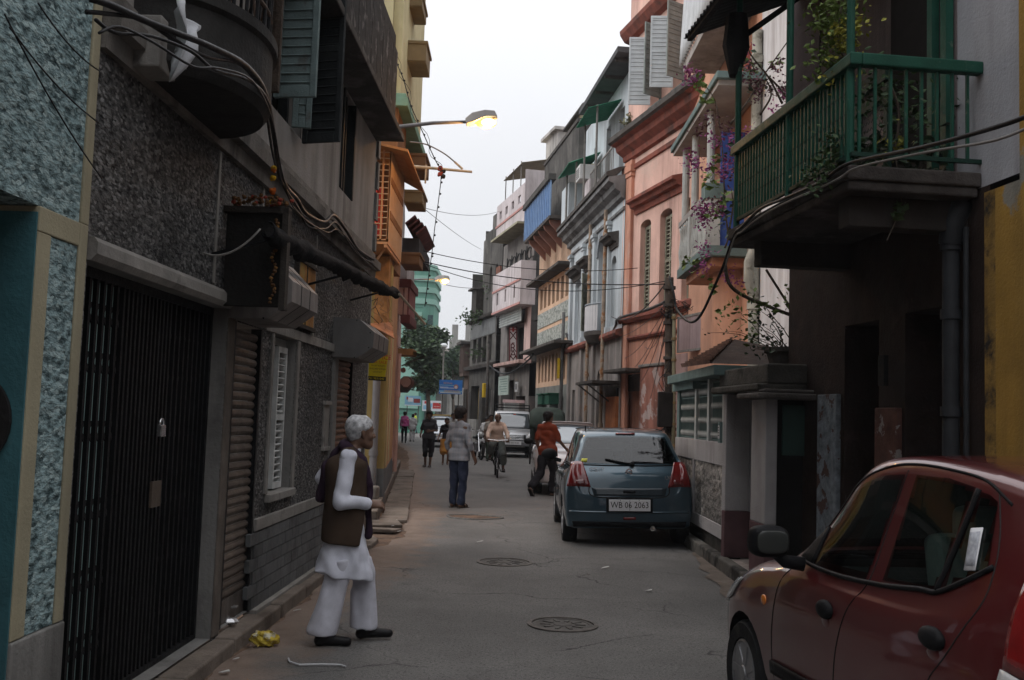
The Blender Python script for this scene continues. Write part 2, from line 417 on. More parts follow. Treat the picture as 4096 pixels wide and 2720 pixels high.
def head_prims(c,R,s=1.,sharp=0.):
 f=lambda x,y,z:np.array(c)+R@(np.array([x,y,z])*s)
 out=[('c',f(0,-.018,.035),f(0,.012,.035),.083*s,.078*s),('c',f(0,.03,-.02),f(0,.045,-.07),.06*s,.042*s),('c',f(-.035,0.,-.055),f(0,.062,-.092),.03*s,.024*s),('c',f(.035,0.,-.055),f(0,.062,-.092),.03*s,.024*s),('c',f(-.035,.074,.024),f(.035,.074,.024),.015*s,.015*s,.012),('c',f(-.042,.06,-.025),f(-.03,.065,-.03),.024*s,.022*s,.02),('c',f(.042,.06,-.025),f(.03,.065,-.03),.024*s,.022*s,.02),('c',f(0,.088,.012),f(0,.107,-.026),.009*s,.014*s,.01),('c',f(-.013,.093,-.03),f(.013,.093,-.03),.011*s,.011*s,.008),('c',f(-.02,.083,-.058),f(.02,.083,-.058),.0085*s,.0085*s,.008),('c',f(-.016,.081,-.072),f(.016,.081,-.072),.0095*s,.0095*s,.008)]
 for q in(-1,1):
  out+=[('-e',f(q*.033,.094,0.),np.array([.019,.016,.013])*s,.012),('c',f(q*.079,-.012,.016),f(q*.077,-.004,-.03),.017*s,.011*s,.006),('c',f(q*.088,-.02,.012),f(q*.086,-.014,-.015),.009*s,.008*s,.006)]
 return out
def face_parts(root,c,R,s,fine=True):
 f=lambda x,y,z:Vector(np.array(c)+R@(np.array([x,y,z])*s))
 for q in(-1,1):
  mb=MB();mb.ball(f(q*.033,.077,0.),.0118*s,10,0,(1.05,1,.72));mb.ball(f(q*.033,.0838,0.),.0062*s,8,1)
  mb.build('eye',[mat('eye_white',(.26,.23,.2),.3,.05,bump=0),mat('eye_dark',(.01,.008,.006),.2,.05,bump=0)],root,smooth=True)
  mb=MB();mb.tube([f(q*.015,.089,.025),f(q*.034,.088,.031),f(q*.052,.075,.026)],[.0045*s,.005*s,.002*s],6)
  mb.build('eyebrow',MAT_HAIR,root,smooth=True)
 mb=MB();mb.tube([f(-.021,.088,-.0645),f(0,.0935,-.0635),f(.021,.088,-.0645)],[.001*s,.0035*s,.001*s],6);mb.build('mouth',mat('lip',(.09,.035,.03),.5,.1,bump=0),root,smooth=True)
MAT_HAIR=mat('hair_black',(.012,.01,.01),.55,.4,30,.5,220)
def skin(tone):return mat('skin_%d'%int(tone*1000),(tone,tone*.56,tone*.38),.55,.14,8,.12,160,spec=.35)
def person(label,loc,yaw,height=1.7,pose=None,tone=.16,shirt=None,legs=None,shoes=('shoe',(.02,.018,.016)),hair=('short',None),h=.018,head=(0,0,0),lean=0.,hands=None,group=None,build=1.,face=True,cat='person',name='person'):
 """facing local +Y; pose gives joints in metres for a 1.7 m body, overriding the standing default"""
 s=height/1.7
 J=dict(pel=(0,0,.93),wai=(0,0.,1.06),che=(0,0,1.26),nek=(0,-.01,1.43),hed=(0,.025,1.575),shL=(-.152,-.01,1.375),shR=(.152,-.01,1.375),elL=(-.205,-.03,1.1),elR=(.205,-.03,1.1),wrL=(-.225,.04,.86),wrR=(.225,.04,.86),hiL=(-.085,0,.9),hiR=(.085,0,.9),knL=(-.095,.02,.49),knR=(.095,.02,.49),anL=(-.1,-.02,.085),anR=(.1,-.02,.085),toL=(-.12,.15,.03),toR=(.12,.15,.03))
 J.update(pose or{});J={k:np.array(v,float)*s for k,v in J.items()}
 root=thing(name,label,cat,LOC(loc[0],loc[1],loc[2]if len(loc)>2 else 0,yaw),group)
 b=build*s;sk=skin(tone);Rh=rotm(*head)
 lk=J['shR']-J['shL'];lk/=np.linalg.norm(lk);hk=J['hiR']-J['hiL'];hk/=np.linalg.norm(hk)
 torso=lambda g:[('c',J['pel']-hk*.07*b,J['pel']+hk*.07*b,.095*b+g,.095*b+g),('c',J['wai']-hk*.05*b,J['wai']+hk*.05*b,.09*b+g,.09*b+g),('c',J['che']-lk*.075*b,J['che']+lk*.075*b,.1*b+g,.1*b+g),('c',J['shL'],J['shR'],.052*b+g*.8,.052*b+g*.8),('c',J['nek']-lk*.03*b,J['shL'],.045*b+g*.6,.036*b+g*.6),('c',J['nek']+lk*.03*b,J['shR'],.045*b+g*.6,.036*b+g*.6),('c',(J['che']+J['wai'])/2-lk*.06*b,(J['che']+J['wai'])/2+lk*.06*b,.093*b+g,.093*b+g)]
 def arm(S,g,t0=0,t1=2.):
  a,e,w=J['sh'+S],J['el'+S],J['wr'+S];o=[]
  if t1<=1:o.append(('c',a,a+(e-a)*t1,.044*b+g,.041*b+g))
  else:
   o.append(('c',a,e,.044*b+g,.038*b+g));o.append(('c',e,e+(w-e)*(t1-1),.038*b+g,(.038-.013*(t1-1))*b+g))
  return o
 def leg(S,g,t1=2.,fl=0.):
  a,k,n=J['hi'+S],J['kn'+S],J['an'+S];o=[('c',a,k,.078*b+g,.055*b+g+fl*.5)]
  if t1>1:o.append(('c',k,k+(n-k)*(t1-1),.052*b+g+fl*.5,(.052-.014*(t1-1))*b+g+fl))
  else:o[0]=('c',a,a+(k-a)*t1,.078*b+g,.06*b+g+fl)
  return o
 body=torso(0.)+arm('L',0)+arm('R',0)+leg('L',0)+leg('R',0)+[('c',J['nek'],J['hed']+Rh@np.array([0,-.01,-.05])*s,.052*s,.05*s)]
 for S in 'LR':
  a,t=J['an'+S],J['to'+S];hl=a+np.array([0,-.03,-.045])*s
  if shoes[0]!='shoe':body+=[('c',a,hl+(t-a)*.2,.035*s,.03*s),('c',hl,t,.03*s,.022*s)]
 parts=[blob(body,h,.018*s)]
 parts.append(blob(head_prims(J['hed'],Rh,s)+[('c',J['hed']+Rh@np.array([0,-.015,-.03])*s,J['nek'],.05*s,.052*s,.03)],min(h,.0075)if h<.02 else h*.6,.025*s))
 for S in 'LR':
  hd=(hands or{}).get(S,{});w,e=J['wr'+S],J['el'+S];dr=np.array(hd.get('dir',(w-e)/np.linalg.norm(w-e)+np.array([0,.15,0])),float)
  pn=hd.get('palm',(1 if S=='L' else-1,0,0));parts.append(blob(hand_prims(w,dr,pn,hd.get('curl',.45),s,hd.get('side',-1 if S=='L' else 1)),.0055 if h<.02 else .008,.012))
 blob_obj('body',parts,sk,root)
 if face:face_parts(root,J['hed'],Rh,s)
 hc=J['hed'];fh=lambda x,y,z:hc+Rh@(np.array([x,y,z])*s)
 st,hm=hair;hm=hm or MAT_HAIR
 if st=='short':hp=[('c',fh(0,-.03,.05),fh(0,.015,.058),.086*s,.078*s),('c',fh(0,-.045,0.),fh(0,-.045,.05),.07*s,.075*s),('c',fh(-.05,-.02,.05),fh(.05,-.02,.05),.05*s,.05*s)]
 elif st=='thick':hp=[('c',fh(0,-.03,.06),fh(0,.03,.07),.094*s,.078*s),('c',fh(0,-.05,-.01),fh(0,-.05,.05),.076*s,.08*s),('c',fh(-.06,-.02,.05),fh(.06,-.02,.05),.045*s,.045*s)]
 elif st=='tied':hp=[('c',fh(0,-.03,.055),fh(0,.015,.062),.085*s,.078*s),('c',fh(0,-.05,0.),fh(0,-.05,.05),.068*s,.072*s),('c',fh(0,-.11,0.),fh(0,-.12,-.05),.03*s,.02*s)]
 elif st=='fringe':hp=[('c',fh(0,-.045,.02),fh(0,-.03,.035),.077*s,.08*s)]
 else:hp=None
 if hp:
  nf=Rh@np.array([0,-.72,.69]);cl=[(nf,float(nf@fh(0,.052,.036)))]if st!='fringe' else[(Rh@np.array([0,-.95,-.3]),float((Rh@np.array([0,-.95,-.3]))@fh(0,-.03,.05)))]
  nz=Rh@np.array([0,-.35,.93]);cl.append((nz,float(nz@fh(0,-.07,-.055))))
  blob_obj('hair',[blob(hp,min(h,.009),.03*s,cl,fold=.003,fscale=(60,60,40))],hm,root)
 if legs:
  g=legs.get('loose',.015);t1=legs.get('end',1.93);fl=legs.get('flare',0.)
  pr=[('c',J['pel']-hk*.07*b,J['pel']+hk*.07*b,.097*b+g,.097*b+g)]+leg('L',g,t1,fl)+leg('R',g,t1,fl)
  top=J['wai']*.35+J['pel']*.65
  blob_obj(legs.get('name','trousers'),[blob(pr,h,.022*s,[((0,0,-1),-float(min(top[2]+.03,(shirt.get('hem',.86)+.025)*s if shirt else 9)))]+legs.get('clips',[]),fold=legs.get('fold',.009),fscale=(16,16,9),seed=legs.get('seed',1.))],legs['mat'],root)
 if shirt:
  g=shirt.get('loose',.016);t1=shirt.get('sleeve',.62);hem=shirt.get('hem',.86)*s
  pr=torso(g)+arm('L',g,0,t1)+arm('R',g,0,t1)+[('c',J['nek']+np.array([0,-.01,-.03]),J['nek']+np.array([0,.005,.005]),.06*s,.062*s)]+[('c',J['pel']-hk*.08*b,J['pel']+hk*.08*b,.111*b+g,.111*b+g),('c',J['pel']-hk*.08*b-np.array([0,0,.1*s]),J['pel']+hk*.08*b-np.array([0,0,.1*s]),.111*b+g,.111*b+g)]
  up=shirt.get('up',(0,0,1));blob_obj(shirt.get('name','shirt'),[blob(pr,h,.018*s,[(up,hem)]+shirt.get('clips',[]),fold=shirt.get('fold',.0085),fscale=(13,13,10),seed=shirt.get('seed',2.))],shirt['mat'],root)
  if shirt.get('collar'):
   cp=[('c',J['nek']+np.array([-.045,-.02,.02])*s,J['nek']+np.array([.045,-.02,.02])*s,.03*s,.03*s),('c',J['nek']+np.array([-.05,-.01,.02])*s,J['nek']+np.array([-.03,.065,-.03])*s,.022*s,.016*s),('c',J['nek']+np.array([.05,-.01,.02])*s,J['nek']+np.array([.03,.065,-.03])*s,.022*s,.016*s)]
   blob_obj('collar',[blob(cp,min(h,.01),.012*s)],shirt['collar'],root)
 for S in 'LR':
  a,t=J['an'+S],J['to'+S];hl=a+np.array([0,-.03,-.05])*s;sm=mat('shoe_%s'%str(shoes[1][:3]),shoes[1],.45,.2,20,.1,90)
  gz=float(min(hl[2],t[2])-.03*s)
  if shoes[0]=='shoe':
   pr=[('c',hl,t,.036*s,.03*s),('c',a+np.array([0,0,-.02])*s,hl,.038*s,.036*s),('c',hl+(t-hl)*.35+np.array([0,0,.02])*s,t,.034*s,.026*s)]
   blob_obj('shoe',[blob(pr,min(h,.009),.02*s)],sm,root)
  elif shoes[0]=='sandal':
   d=(t-hl)/np.linalg.norm(t-hl);sd=np.cross(d,[0,0,1]);sd/=np.linalg.norm(sd);up=np.cross(sd,d)
   mb=MB();pts=[(-.045,-.03),(.02,-.036),(.12,-.038),(.2,-.045),(.25,-.03),(.265,0),(.25,.03),(.2,.045),(.12,.035),(.02,.034),(-.045,.03)]
   mb.prism(pts,lambda p,q,w:Vector(hl+d*p*s*.95+sd*q*s+up*(w-.036*s)),-.008*s,.014*s)
   for kx in(.07,.15):
    mb.tube([Vector(hl+d*(kx+.01)*s+sd*(x*.043)*s+up*(zz*s))for x,zz in((-1,-.02),(-.8,.018),(0,.034),(.8,.018),(1,-.02))],.008*s,6)
   mb.build('sandal',sm,root)
 return root,J
# THE SETTING: ground, road, kerbs, gutters
cA=crop(0,0,1.568);cB=crop(0,900,1.568);cC=crop(0,1720,1.568);cD=crop(900,0,1.568);cE=crop(800,800,1.742);cG=crop(1000,1600,1.4)
cH=crop(1500,900,1.96);cP=crop(1500,1500,2.614);k3=crop(1800,400,1.96);k4=crop(1800,1100,1.96);r5=crop(2300,0,1.568);r6=crop(2300,800,1.568)
n1=crop(3000,0,1.425);n2=crop(2700,1000,1.206);s3=crop(2100,1600,2.24);c4=crop(2900,1800,1.704);c5=crop(1000,1700,1.1805)
A1=crop(1300,1600,2.614);A2=crop(1300,900,1.96);A3=crop(1350,0,1.742);A4=crop(1560,1300,3.135);A5=crop(2600,1250,1.425)
B1=crop(2050,1200,2.24);B2=crop(300,0,2.24);B3=crop(850,0,2.24);B4=crop(800,750,2.778);DD=crop(0,0,.57642)
def asphalt():
 m,nt,b,pos=base_mat('asphalt')
 n1=_noise(nt,pos,.7,6,.6);n2=_noise(nt,pos,140,3,.7);n3=_noise(nt,pos,3.2,5,.65)
 c=_mix(nt,_ramp(nt,n1,.3,.72),(.07,.067,.064),(.165,.156,.148))
 c=_mix(nt,_mul(nt,_ramp(nt,n3,.5,.75),.5),c,(.075,.071,.068))
 sp=_ramp(nt,n2,.52,.72);c=_mix(nt,_mul(nt,sp,.85),c,(.31,.295,.275))
 dk=_ramp(nt,_noise(nt,pos,48,3),.54,.64);c=_mix(nt,_mul(nt,dk,.6),c,(.025,.024,.023))
 at=nt.nodes.new('ShaderNodeAttribute');at.attribute_name='dust'
 d=nt.nodes.new('ShaderNodeMath');d.operation='ADD';nt.links.new(at.outputs['Fac'],d.inputs[0]);nt.links.new(_ramp(nt,_noise(nt,pos,2.4,7,.68),.2,.8,-.45,.45),d.inputs[1])
 f=_mul(nt,_ramp(nt,d.outputs[0],.28,.75),.72)
 c=_mix(nt,f,c,_mix(nt,_ramp(nt,n3,.35,.65),(.15,.1,.073),(.23,.165,.125)))
 wn=nt.nodes.new('ShaderNodeTexNoise');wn.inputs['Scale'].default_value=1.6;wn.inputs['Detail'].default_value=6;nt.links.new(pos,wn.inputs['Vector'])
 va=nt.nodes.new('ShaderNodeVectorMath');va.operation='SCALE';va.inputs['Scale'].default_value=.9;nt.links.new(wn.outputs['Color'],va.inputs[0])
 vb=nt.nodes.new('ShaderNodeVectorMath');vb.operation='ADD';nt.links.new(pos,vb.inputs[0]);nt.links.new(va.outputs[0],vb.inputs[1])
 vo=nt.nodes.new('ShaderNodeTexVoronoi');vo.feature='DISTANCE_TO_EDGE';vo.inputs['Scale'].default_value=.42;nt.links.new(vb.outputs[0],vo.inputs['Vector'])
 ck=_mul(nt,_ramp(nt,vo.outputs['Distance'],.006,.0015),_ramp(nt,_noise(nt,pos,.8,3),.42,.55))
 c=_mix(nt,_mul(nt,ck,.8),c,(.02,.019,.018))
 nt.links.new(c,b.inputs['Base Color']);b.inputs['Specular IOR Level'].default_value=.3
 nt.links.new(_ramp(nt,n1,.3,.7,.72,.9),b.inputs['Roughness'])
 bp=nt.nodes.new('ShaderNodeBump');bp.inputs['Strength'].default_value=.55;bp.inputs['Distance'].default_value=.012
 h=nt.nodes.new('ShaderNodeMath');h.operation='SUBTRACT';nt.links.new(n2,h.inputs[0]);nt.links.new(ck,h.inputs[1])
 nt.links.new(h.outputs[0],bp.inputs['Height']);nt.links.new(bp.outputs[0],b.inputs['Normal'])
 return m
M_ASPH=asphalt()
M_CONC=mat('old_concrete',(.155,.14,.125),.9,.3,3,.5,40,streak=.3,patch=(2.6,.56,.1),patchcol=(.07,.062,.055))
M_DUSTC=mat('dusty_concrete',(.15,.124,.104),.92,.3,3,.5,40,patch=(3.4,.53,.12),patchcol=(.085,.066,.054))
M_EARTH=mat('packed_dirt',(.13,.085,.06),.95,.35,4,.7,30,patch=(5,.52,.1),patchcol=(.06,.045,.037),speck=(38,.12,(.22,.19,.17)))
M_IRON=mat('cast_iron',(.07,.062,.056),.6,.3,8,.4,90,metal=.4)
mb=MB();mb.box(-160,160,-60,260,-.3,-.05);tag(mb.build('ground',M_EARTH),kind='structure')
LEFT=[(-1.75,-3),(-1.78,5),(-1.74,10),(-1.6,12.2),(-1.35,13.6),(-1.52,15),(-1.86,19),(-2.55,26.5),(-3.,30.6),(-4.2,42),(-6.,54),(-8.2,66),(-14,74),(-40,92)]
RIGHT=[(2.45,-3),(2.45,5),(2.4,9.6),(2.45,14),(2.7,18),(3.4,24),(3.,29),(2.2,36),(1.4,42),(.3,48),(-.8,53),(-3.2,62),(-4.6,70),(16,92)]
def interp(L,y):
 for(a,b)in zip(L[:-1],L[1:]):
  if a[1]<=y<=b[1]:
   t=(y-a[1])/(b[1]-a[1]);return a[0]+(b[0]-a[0])*t
 return L[-1][0]if y>L[-1][1]else L[0][0]
def road():
 ys=[-3.]
 while ys[-1]<92:ys.append(ys[-1]+(.12 if ys[-1]<17 else .35 if ys[-1]<34 else 1.2))
 nx=44;V=[];F=[];D=[]
 for y in ys:
  a,b=interp(LEFT,y),interp(RIGHT,y)
  a+=.1*mnoise.noise((1.3,y*1.9,0))+.05*mnoise.noise((4.3,y*6,0))
  for i in range(nx+1):
   t=i/nx;x=a+(b-a)*t
   z=.006*mnoise.noise((x*.9,y*.6,3))+.004*mnoise.noise((x*3.1,y*2.6,8))+(-.012 if i in(0,nx)else 0)
   V.append((x,y,z))
   dl=(x-a);D.append(max(0.,1.-dl/(.75+.35*mnoise.noise((2,y*.5,1))))*.95+max(0,.5-(b-x))*.5+.45*math.exp(-((x+.6)**2/1.2+(y-16.6)**2/1.5))+.3*math.exp(-((x+1.1)**2/.3+(y-11.5)**2/6)))
 for j in range(len(ys)-1):
  for i in range(nx):
   k=j*(nx+1)+i;F.append((k,k+1,k+nx+2,k+nx+1))
 me=bpy.data.meshes.new('road');me.from_pydata(V,[],F);me.materials.append(M_ASPH)
 at=me.attributes.new('dust','FLOAT','POINT');at.data.foreach_set('value',D)
 me.polygons.foreach_set('use_smooth',[True]*len(F));return tag(link('road',me),kind='structure')
road()
def strip(name,L0,L1,z,m,step=.3,jit=.04):
 V=[];F=[];y0=max(L0[0][1],L1[0][1]);y1=min(L0[-1][1],L1[-1][1]);n=int((y1-y0)/step)
 for j in range(n+1):
  y=y0+(y1-y0)*j/n;a,b=interp(L0,y),interp(L1,y)
  for i in range(5):V.append((a+(b-a)*i/4+(jit*mnoise.noise((i,y*3,5))if i in(0,4)else 0),y,z+.012*mnoise.noise((i*.7,y*2,9))))
 for j in range(n):
  for i in range(4):F.append((j*5+i,j*5+i+1,j*5+i+6,j*5+i+5))
 me=bpy.data.meshes.new(name);me.from_pydata(V,[],F);me.materials.append(m);me.polygons.foreach_set('use_smooth',[True]*len(F));return link(name,me)
tag(strip('gutter',[(-2.9,-3),(-2.4,12),(-2.6,18),(-3.3,27),(-4.6,42),(-7,56)],[(x+.25,y)for x,y in LEFT[:11]],-.018,M_EARTH),kind='structure')
tag(strip('gutter_strip',[(2.,6.5),(2.12,9.2),(2.18,11),(2.42,13.2),(2.62,16)],[(2.6,6.5),(2.6,16)],.01,M_DUSTC,jit=.16),kind='structure')
pv=tag(MB().add([(-2.6,3,0),(-2.,3,0),(-2.,3,.01)],[(0,1,2)]).build('pavement',M_CONC),kind='structure')
def ledge(pts_in,pts_out,z1,m,name):
 mb=MB()
 for i in range(len(pts_in)-1):
  a,b,c,d=pts_in[i],pts_in[i+1],pts_out[i+1],pts_out[i];j=.012*random.uniform(-1,1);g=.006
  q=[Vector((*a,0)).lerp(Vector((*b,0)),g),Vector((*b,0)).lerp(Vector((*a,0)),g),Vector((*c,0)).lerp(Vector((*d,0)),g),Vector((*d,0)).lerp(Vector((*c,0)),g)]
  mb=MB();mb.add([v+Vector((0,0,-.2))for v in q]+[v+Vector((0,0,z1+j))for v in q],[(3,2,1,0),(4,5,6,7),(0,1,5,4),(1,2,6,5),(2,3,7,6),(3,0,4,7)])
  mb.build(name,m,pv,bevel=.015,seg=2,world=True)
wl=lambda y:-2.12+.025*y
ys=[3.,4.6,5.9,6.9,8.1,9.,10.2,11.3,12.2]
ledge([(wl(y)-.03,y)for y in ys],[(wl(y)+.15+random.uniform(-.012,.012),y)for y in ys],.09,M_DUSTC,'step')
ys=[12.2,12.9,13.4];ledge([(-2.3,y)for y in ys],[(-1.62,12.2),(-1.62,12.9),(-1.78,13.4)],.03,M_DUSTC,'step')
ys=[13.7,14.4,14.9];ledge([(-2.4,y)for y in ys],[(-2.02,13.7),(-2.,14.4),(-1.98,14.9)],.14,M_DUSTC,'step')
ysl=[14.95,16.2,17.6,19.1,20.6,22.2,24.,26.,28.5,31.];lo=lambda y:-1.92-.087*(y-15)
ledge([(lo(y)-.6,y)for y in ysl],[(lo(y),y)for y in ysl],.19,M_DUSTC,'step')
def slab_piece(x,y,w,l,rz,tilt,z):
 mb=MB();mb.box(-w/2,w/2,-l/2,l/2,-.05,0.)
 link('paving_slab',mb.mesh('paving_slab',M_DUSTC),pv,Matrix.Translation((x,y,z))@Matrix.Rotation(rz,4,'Z')@Matrix.Rotation(tilt,4,'X')@Matrix.Rotation(random.uniform(-.04,.04),4,'Y'),bevel=.012)
y=15.15
while y<27:
 l=random.uniform(.75,1.25);slab_piece(lo(y+l/2)+.24,y+l/2,.42,l-.05,-(-.087)+random.uniform(-.05,.05),random.uniform(-.03,.05),.05+random.uniform(-.012,.012));y+=l
slab_piece(-1.78,14.6,.5,.42,.3,.06,.06);slab_piece(-1.7,13.95,.45,.35,-.2,-.05,.045)
fw=MB();fw.box(2.52,5.6,4.6,20,-.1,.1);tag(fw.build('footway',M_CONC),kind='structure')
kb=tag(MB().box(2.43,2.52,2.,5.2,-.1,.13).build('kerb',M_CONC,bevel=.02),kind='structure')
y=5.22
while y<19.5:
 l=random.uniform(.65,.95);k=MB();k.box(2.4,2.525,y+.008,y+l-.008,-.12,.145)
 k.build('kerb_stone',mat('kerb_stone',(.145,.135,.12),.9,.3,4,.6,35,rnd=.35,patch=(3,.5,.12),patchcol=(.05,.047,.043)),kb,bevel=.022,world=True);y+=l
def manhole(x,y,r,label,dip=.012,ring=True):
 t=thing('manhole_cover',label,'manhole cover',LOC(x,y,0.))
 mb=MB();mb.lathe([(r*1.12,-.02),(r*1.14,.01),(r*1.05,.014),(r*1.,.013),(r*.985,-.02)],40);mb.build('frame',mat('kerb_metal_worn',(.125,.112,.102),.7,.3,12,.4,60,metal=.3),t,smooth=False)
 mb=MB();mb.lathe([(r*.965,-.02),(r*.96,.006),(r*.86,.008),(r*.84,.002),(r*.3,.002),(r*.28,.009),(.001,.009)],40)
 for i in range(10):
  a=i*PI/5;mb.cbox((math.cos(a)*r*.56,math.sin(a)*r*.56,.005),(r*.34,.03,.008),rot=Matrix.Rotation(a,4,'Z'))
 mb.build('lid',mat('manhole_lid',(.098,.09,.083),.7,.3,8,.5,70),t)
manhole(.48,8.12,.25,'round manhole cover with a pale worn rim nearest the camera on the asphalt')
manhole(0.,11.42,.28,'dusty half buried manhole cover between the two others on the road')
t=thing('road_patch','sunken dusty pit in the road just behind the plaid man','road patch',LOC(-.54,16.25,0))
mb=MB();pts=[(math.cos(a)*.42*(1+.12*math.sin(3*a+1)),math.sin(a)*.3*(1+.1*math.cos(4*a)))for a in[i*PI/14 for i in range(28)]]
mb.prism(pts,lambda p,q,w:Vector((p,q,w)),-.02,.006);mb.build('fill',M_EARTH,t)
mb=MB();mb.tube([(p*1.05,q*1.05,.002+.01*mnoise.noise((p*4,q*4,2)))for p,q in pts+pts[:1]],.022,6,cap=False);mb.build('broken_rim',M_ASPH,t,smooth=True)
# LEFT SIDE
M_TEAL=chips('teal_roughcast',(.03,.052,.056),(.215,.305,.315),(.27,.35,.35),62,1.)
M_CREAM=mat('cream_trim',(.3,.27,.185),.8,.12,3,.25,60,streak=.25,patch=(2,.6,.1),patchcol=(.26,.23,.17))
M_TURQ=mat('turquoise_wash',(.045,.13,.15),.85,.25,3,.3,40,streak=.4,patch=(3,.58,.1),patchcol=(.08,.16,.17))
M_GREYP=mat('grey_plaster',(.2,.195,.185),.88,.18,2.2,.35,40,streak=.55,patch=(1.8,.55,.12),patchcol=(.12,.115,.11))
M_GRAN=chips('grey_roughcast',(.01,.01,.011),(.085,.083,.08),(.17,.165,.16),66,1.,blot=((.012,.012,.012),.55))
M_LINT=mat('pale_cement',(.235,.222,.205),.88,.2,3,.35,40,streak=.5,patch=(3,.57,.1),patchcol=(.16,.15,.14))
M_UPW=mat('weathered_limewash',(.27,.255,.24),.9,.16,2.,.3,40,streak=.85,dirt=(.1,.092,.085),patch=(1.2,.55,.15),patchcol=(.2,.185,.17))
M_DARK=mat('sooty_black',(.016,.015,.015),.8,.4,4,.3,40)
M_GATE=mat('black_iron',(.01,.01,.011),.55,.35,8,.25,80,metal=.3)
M_SHUT=mat('rusty_shutter',(.125,.1,.083),.6,.25,4,.25,60,metal=.25,rnd=.25,streak=.5,dirt=(.05,.03,.02))
M_SHUT2=mat('brown_shutter',(.16,.085,.055),.6,.25,4,.25,60,metal=.2,rnd=.25)
M_SHEET=mat('grey_sheet_metal',(.17,.165,.16),.55,.18,3,.12,50,metal=.35,streak=.4)
M_WOODD=mat('dark_wood',(.035,.03,.026),.75,.35,6,.4,60)
M_TILE=mat('slate_tile',(.115,.12,.122),.55,.22,5,.2,50,rnd=.3,patch=(6,.55,.1),patchcol=(.075,.075,.075))
M_GRSH=mat('pale_green_louvre',(.13,.175,.175),.7,.22,6,.3,60,patch=(8,.58,.1),patchcol=(.1,.11,.105))
M_DKSH=mat('dark_louvre',(.02,.023,.024),.7,.3,6,.3,60)
M_BLK=mat('black_cable',(.012,.012,.013),.45,.2,8,.1,60)
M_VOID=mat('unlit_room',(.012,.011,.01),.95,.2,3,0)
WL=Plane((-1.82,12.),(-2.045,3.))
def bldg(name,label,P):return thing(name,label,'building',P.M)
# teal house at the left edge
t=bldg('teal_house','house clad in teal roughcast with cream bands and a stone-panelled pillar',WL)
mb=MB();mb.box(7.47,9.6,-.6,0,2.47,12.);mb.box(7.86,9.6,-1.2,-.6,0,2.47);mb.build('wall',M_TEAL,t)
mb=MB();mb.box(7.39,7.468,-.6,.012,2.47,12.);mb.box(7.39,7.475,-.3,.012,.66,2.47);mb.box(7.735,7.85,-.3,.012,.66,2.36);mb.box(7.478,7.85,-.3,.014,2.36,2.468);mb.build('trim',M_CREAM,t,bevel=.006)
MB().box(7.4785,7.732,-.28,.004,.662,2.357).build('stone_panel',M_TEAL,t)
MB().box(7.385,7.853,-.3,.02,0.,.657).build('plinth',M_GREYP,t,bevel=.008)
mb=MB();mb.box(7.8515,7.862,-.9,.006,0.,2.44);mb.build('door_reveal',M_TURQ,t)
mb=MB();mb.box(7.87,9.6,-.595,-.55,0,2.466);mb.build('doorway',M_VOID,t)
t=thing('round_board','brown round board with a dark rim hung on the turquoise door reveal','sign',WL.M@LOC(7.868,-.255,1.56)@Matrix.Rotation(PI/2,4,'Y'))
mb=MB();mb.lathe([(.001,0),(.19,0.),(.19,.02),(.001,.02)],32);mb.build('disc',mat('brown_board',(.075,.04,.022),.6),t)
mb=MB();mb.lathe([(.19,-0.),(.22,0.),(.225,.03),(.19,.035)],32);mb.build('rim',M_DARK,t)
mb=MB();mb.prism([(0,0),(.15,.06),(.12,.12)],lambda p,q,w:Vector((p,q,w)),.021,.026);mb.build('mark',mat('grey_mark',(.2,.19,.17)),t)
# grey roughcast house with gate, shutters and round balcony
t=GH=bldg('grey_roughcast_house','dark grey roughcast house with black gate, roller shutters and curved balcony',WL)
holes=[(5.2,7.36,.1,2.32),(4.3,5.03,.12,2.25),(3.23,3.97,.96,2.25),(.42,1.42,.12,2.22)]
mb=MB();wall_mesh(mb,-.6,7.385,.75,3.34,holes,.35,rmi=1)
for a,b in((-.6,.42),(1.42,4.3),(5.03,5.2),(7.36,7.385)):wall_mesh(mb,a,b,0,.75)
mb.box(-.6,-.58,-2.6,-.002,0,3.34);mb.build('lower_wall',[M_GRAN,M_GREYP],t)
mb=MB();wall_mesh(mb,-.6,7.39,3.66,12,[(3.42,4.42,4.,5.7),(1.,1.72,3.98,5.05),(5.6,6.6,3.82,6.)],.25,d=.002);mb.box(-.6,-.585,-2.6,0,3.34,12);mb.build('upper_wall',M_UPW,t)
mb=MB()
for(a,b,c,e,d)in((3.3,4.5,3.9,5.8,-.22),(.9,1.8,3.9,5.2,-.22),(5.5,6.7,3.7,6.1,-.22),(5.1,7.38,.05,2.4,-.34),(3.1,4.05,.9,2.3,-.33)):mb.box(a,b,d-.05,d,c,e)
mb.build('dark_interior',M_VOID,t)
cor=MB();cor.sweep([(0,3.33),(.035,3.33),(.04,3.43),(.1,3.435),(.105,3.53),(.03,3.55),(.025,3.65),(0,3.66)],-.62,7.385);cor.build('cornice',mat('cornice_cement',(.175,.16,.145),.9,.25,3,.4,40,streak=.8),t)
lt=MB();lt.sweep([(0,2.315),(.02,2.315),(.05,2.345),(.05,2.4),(.03,2.425),(0,2.425)],5.22,7.37);lt.build('gate_lintel',M_LINT,t)
mb=MB();mb.box(1.46,4.28,-.01,.022,2.252,2.335);mb.box(4.,4.06,-.01,.018,.97,2.25);mb.box(3.12,3.2,-.01,.018,.88,2.25);mb.box(0.,.4,-.01,.022,2.225,2.31);mb.pieces('window_band',M_LINT,t,bevel=.005)
mb=MB()
for s,z0,z1 in((5.55,2.45,3.32),(4.5,2.75,3.32),(2.62,2.34,3.3),(-.57,.1,3.3)):mb.box(s-.02,s+.02,-.01,.008,z0,z1)
mb.pieces('joint_strip',mat('joint_cement',(.22,.21,.195)),t)
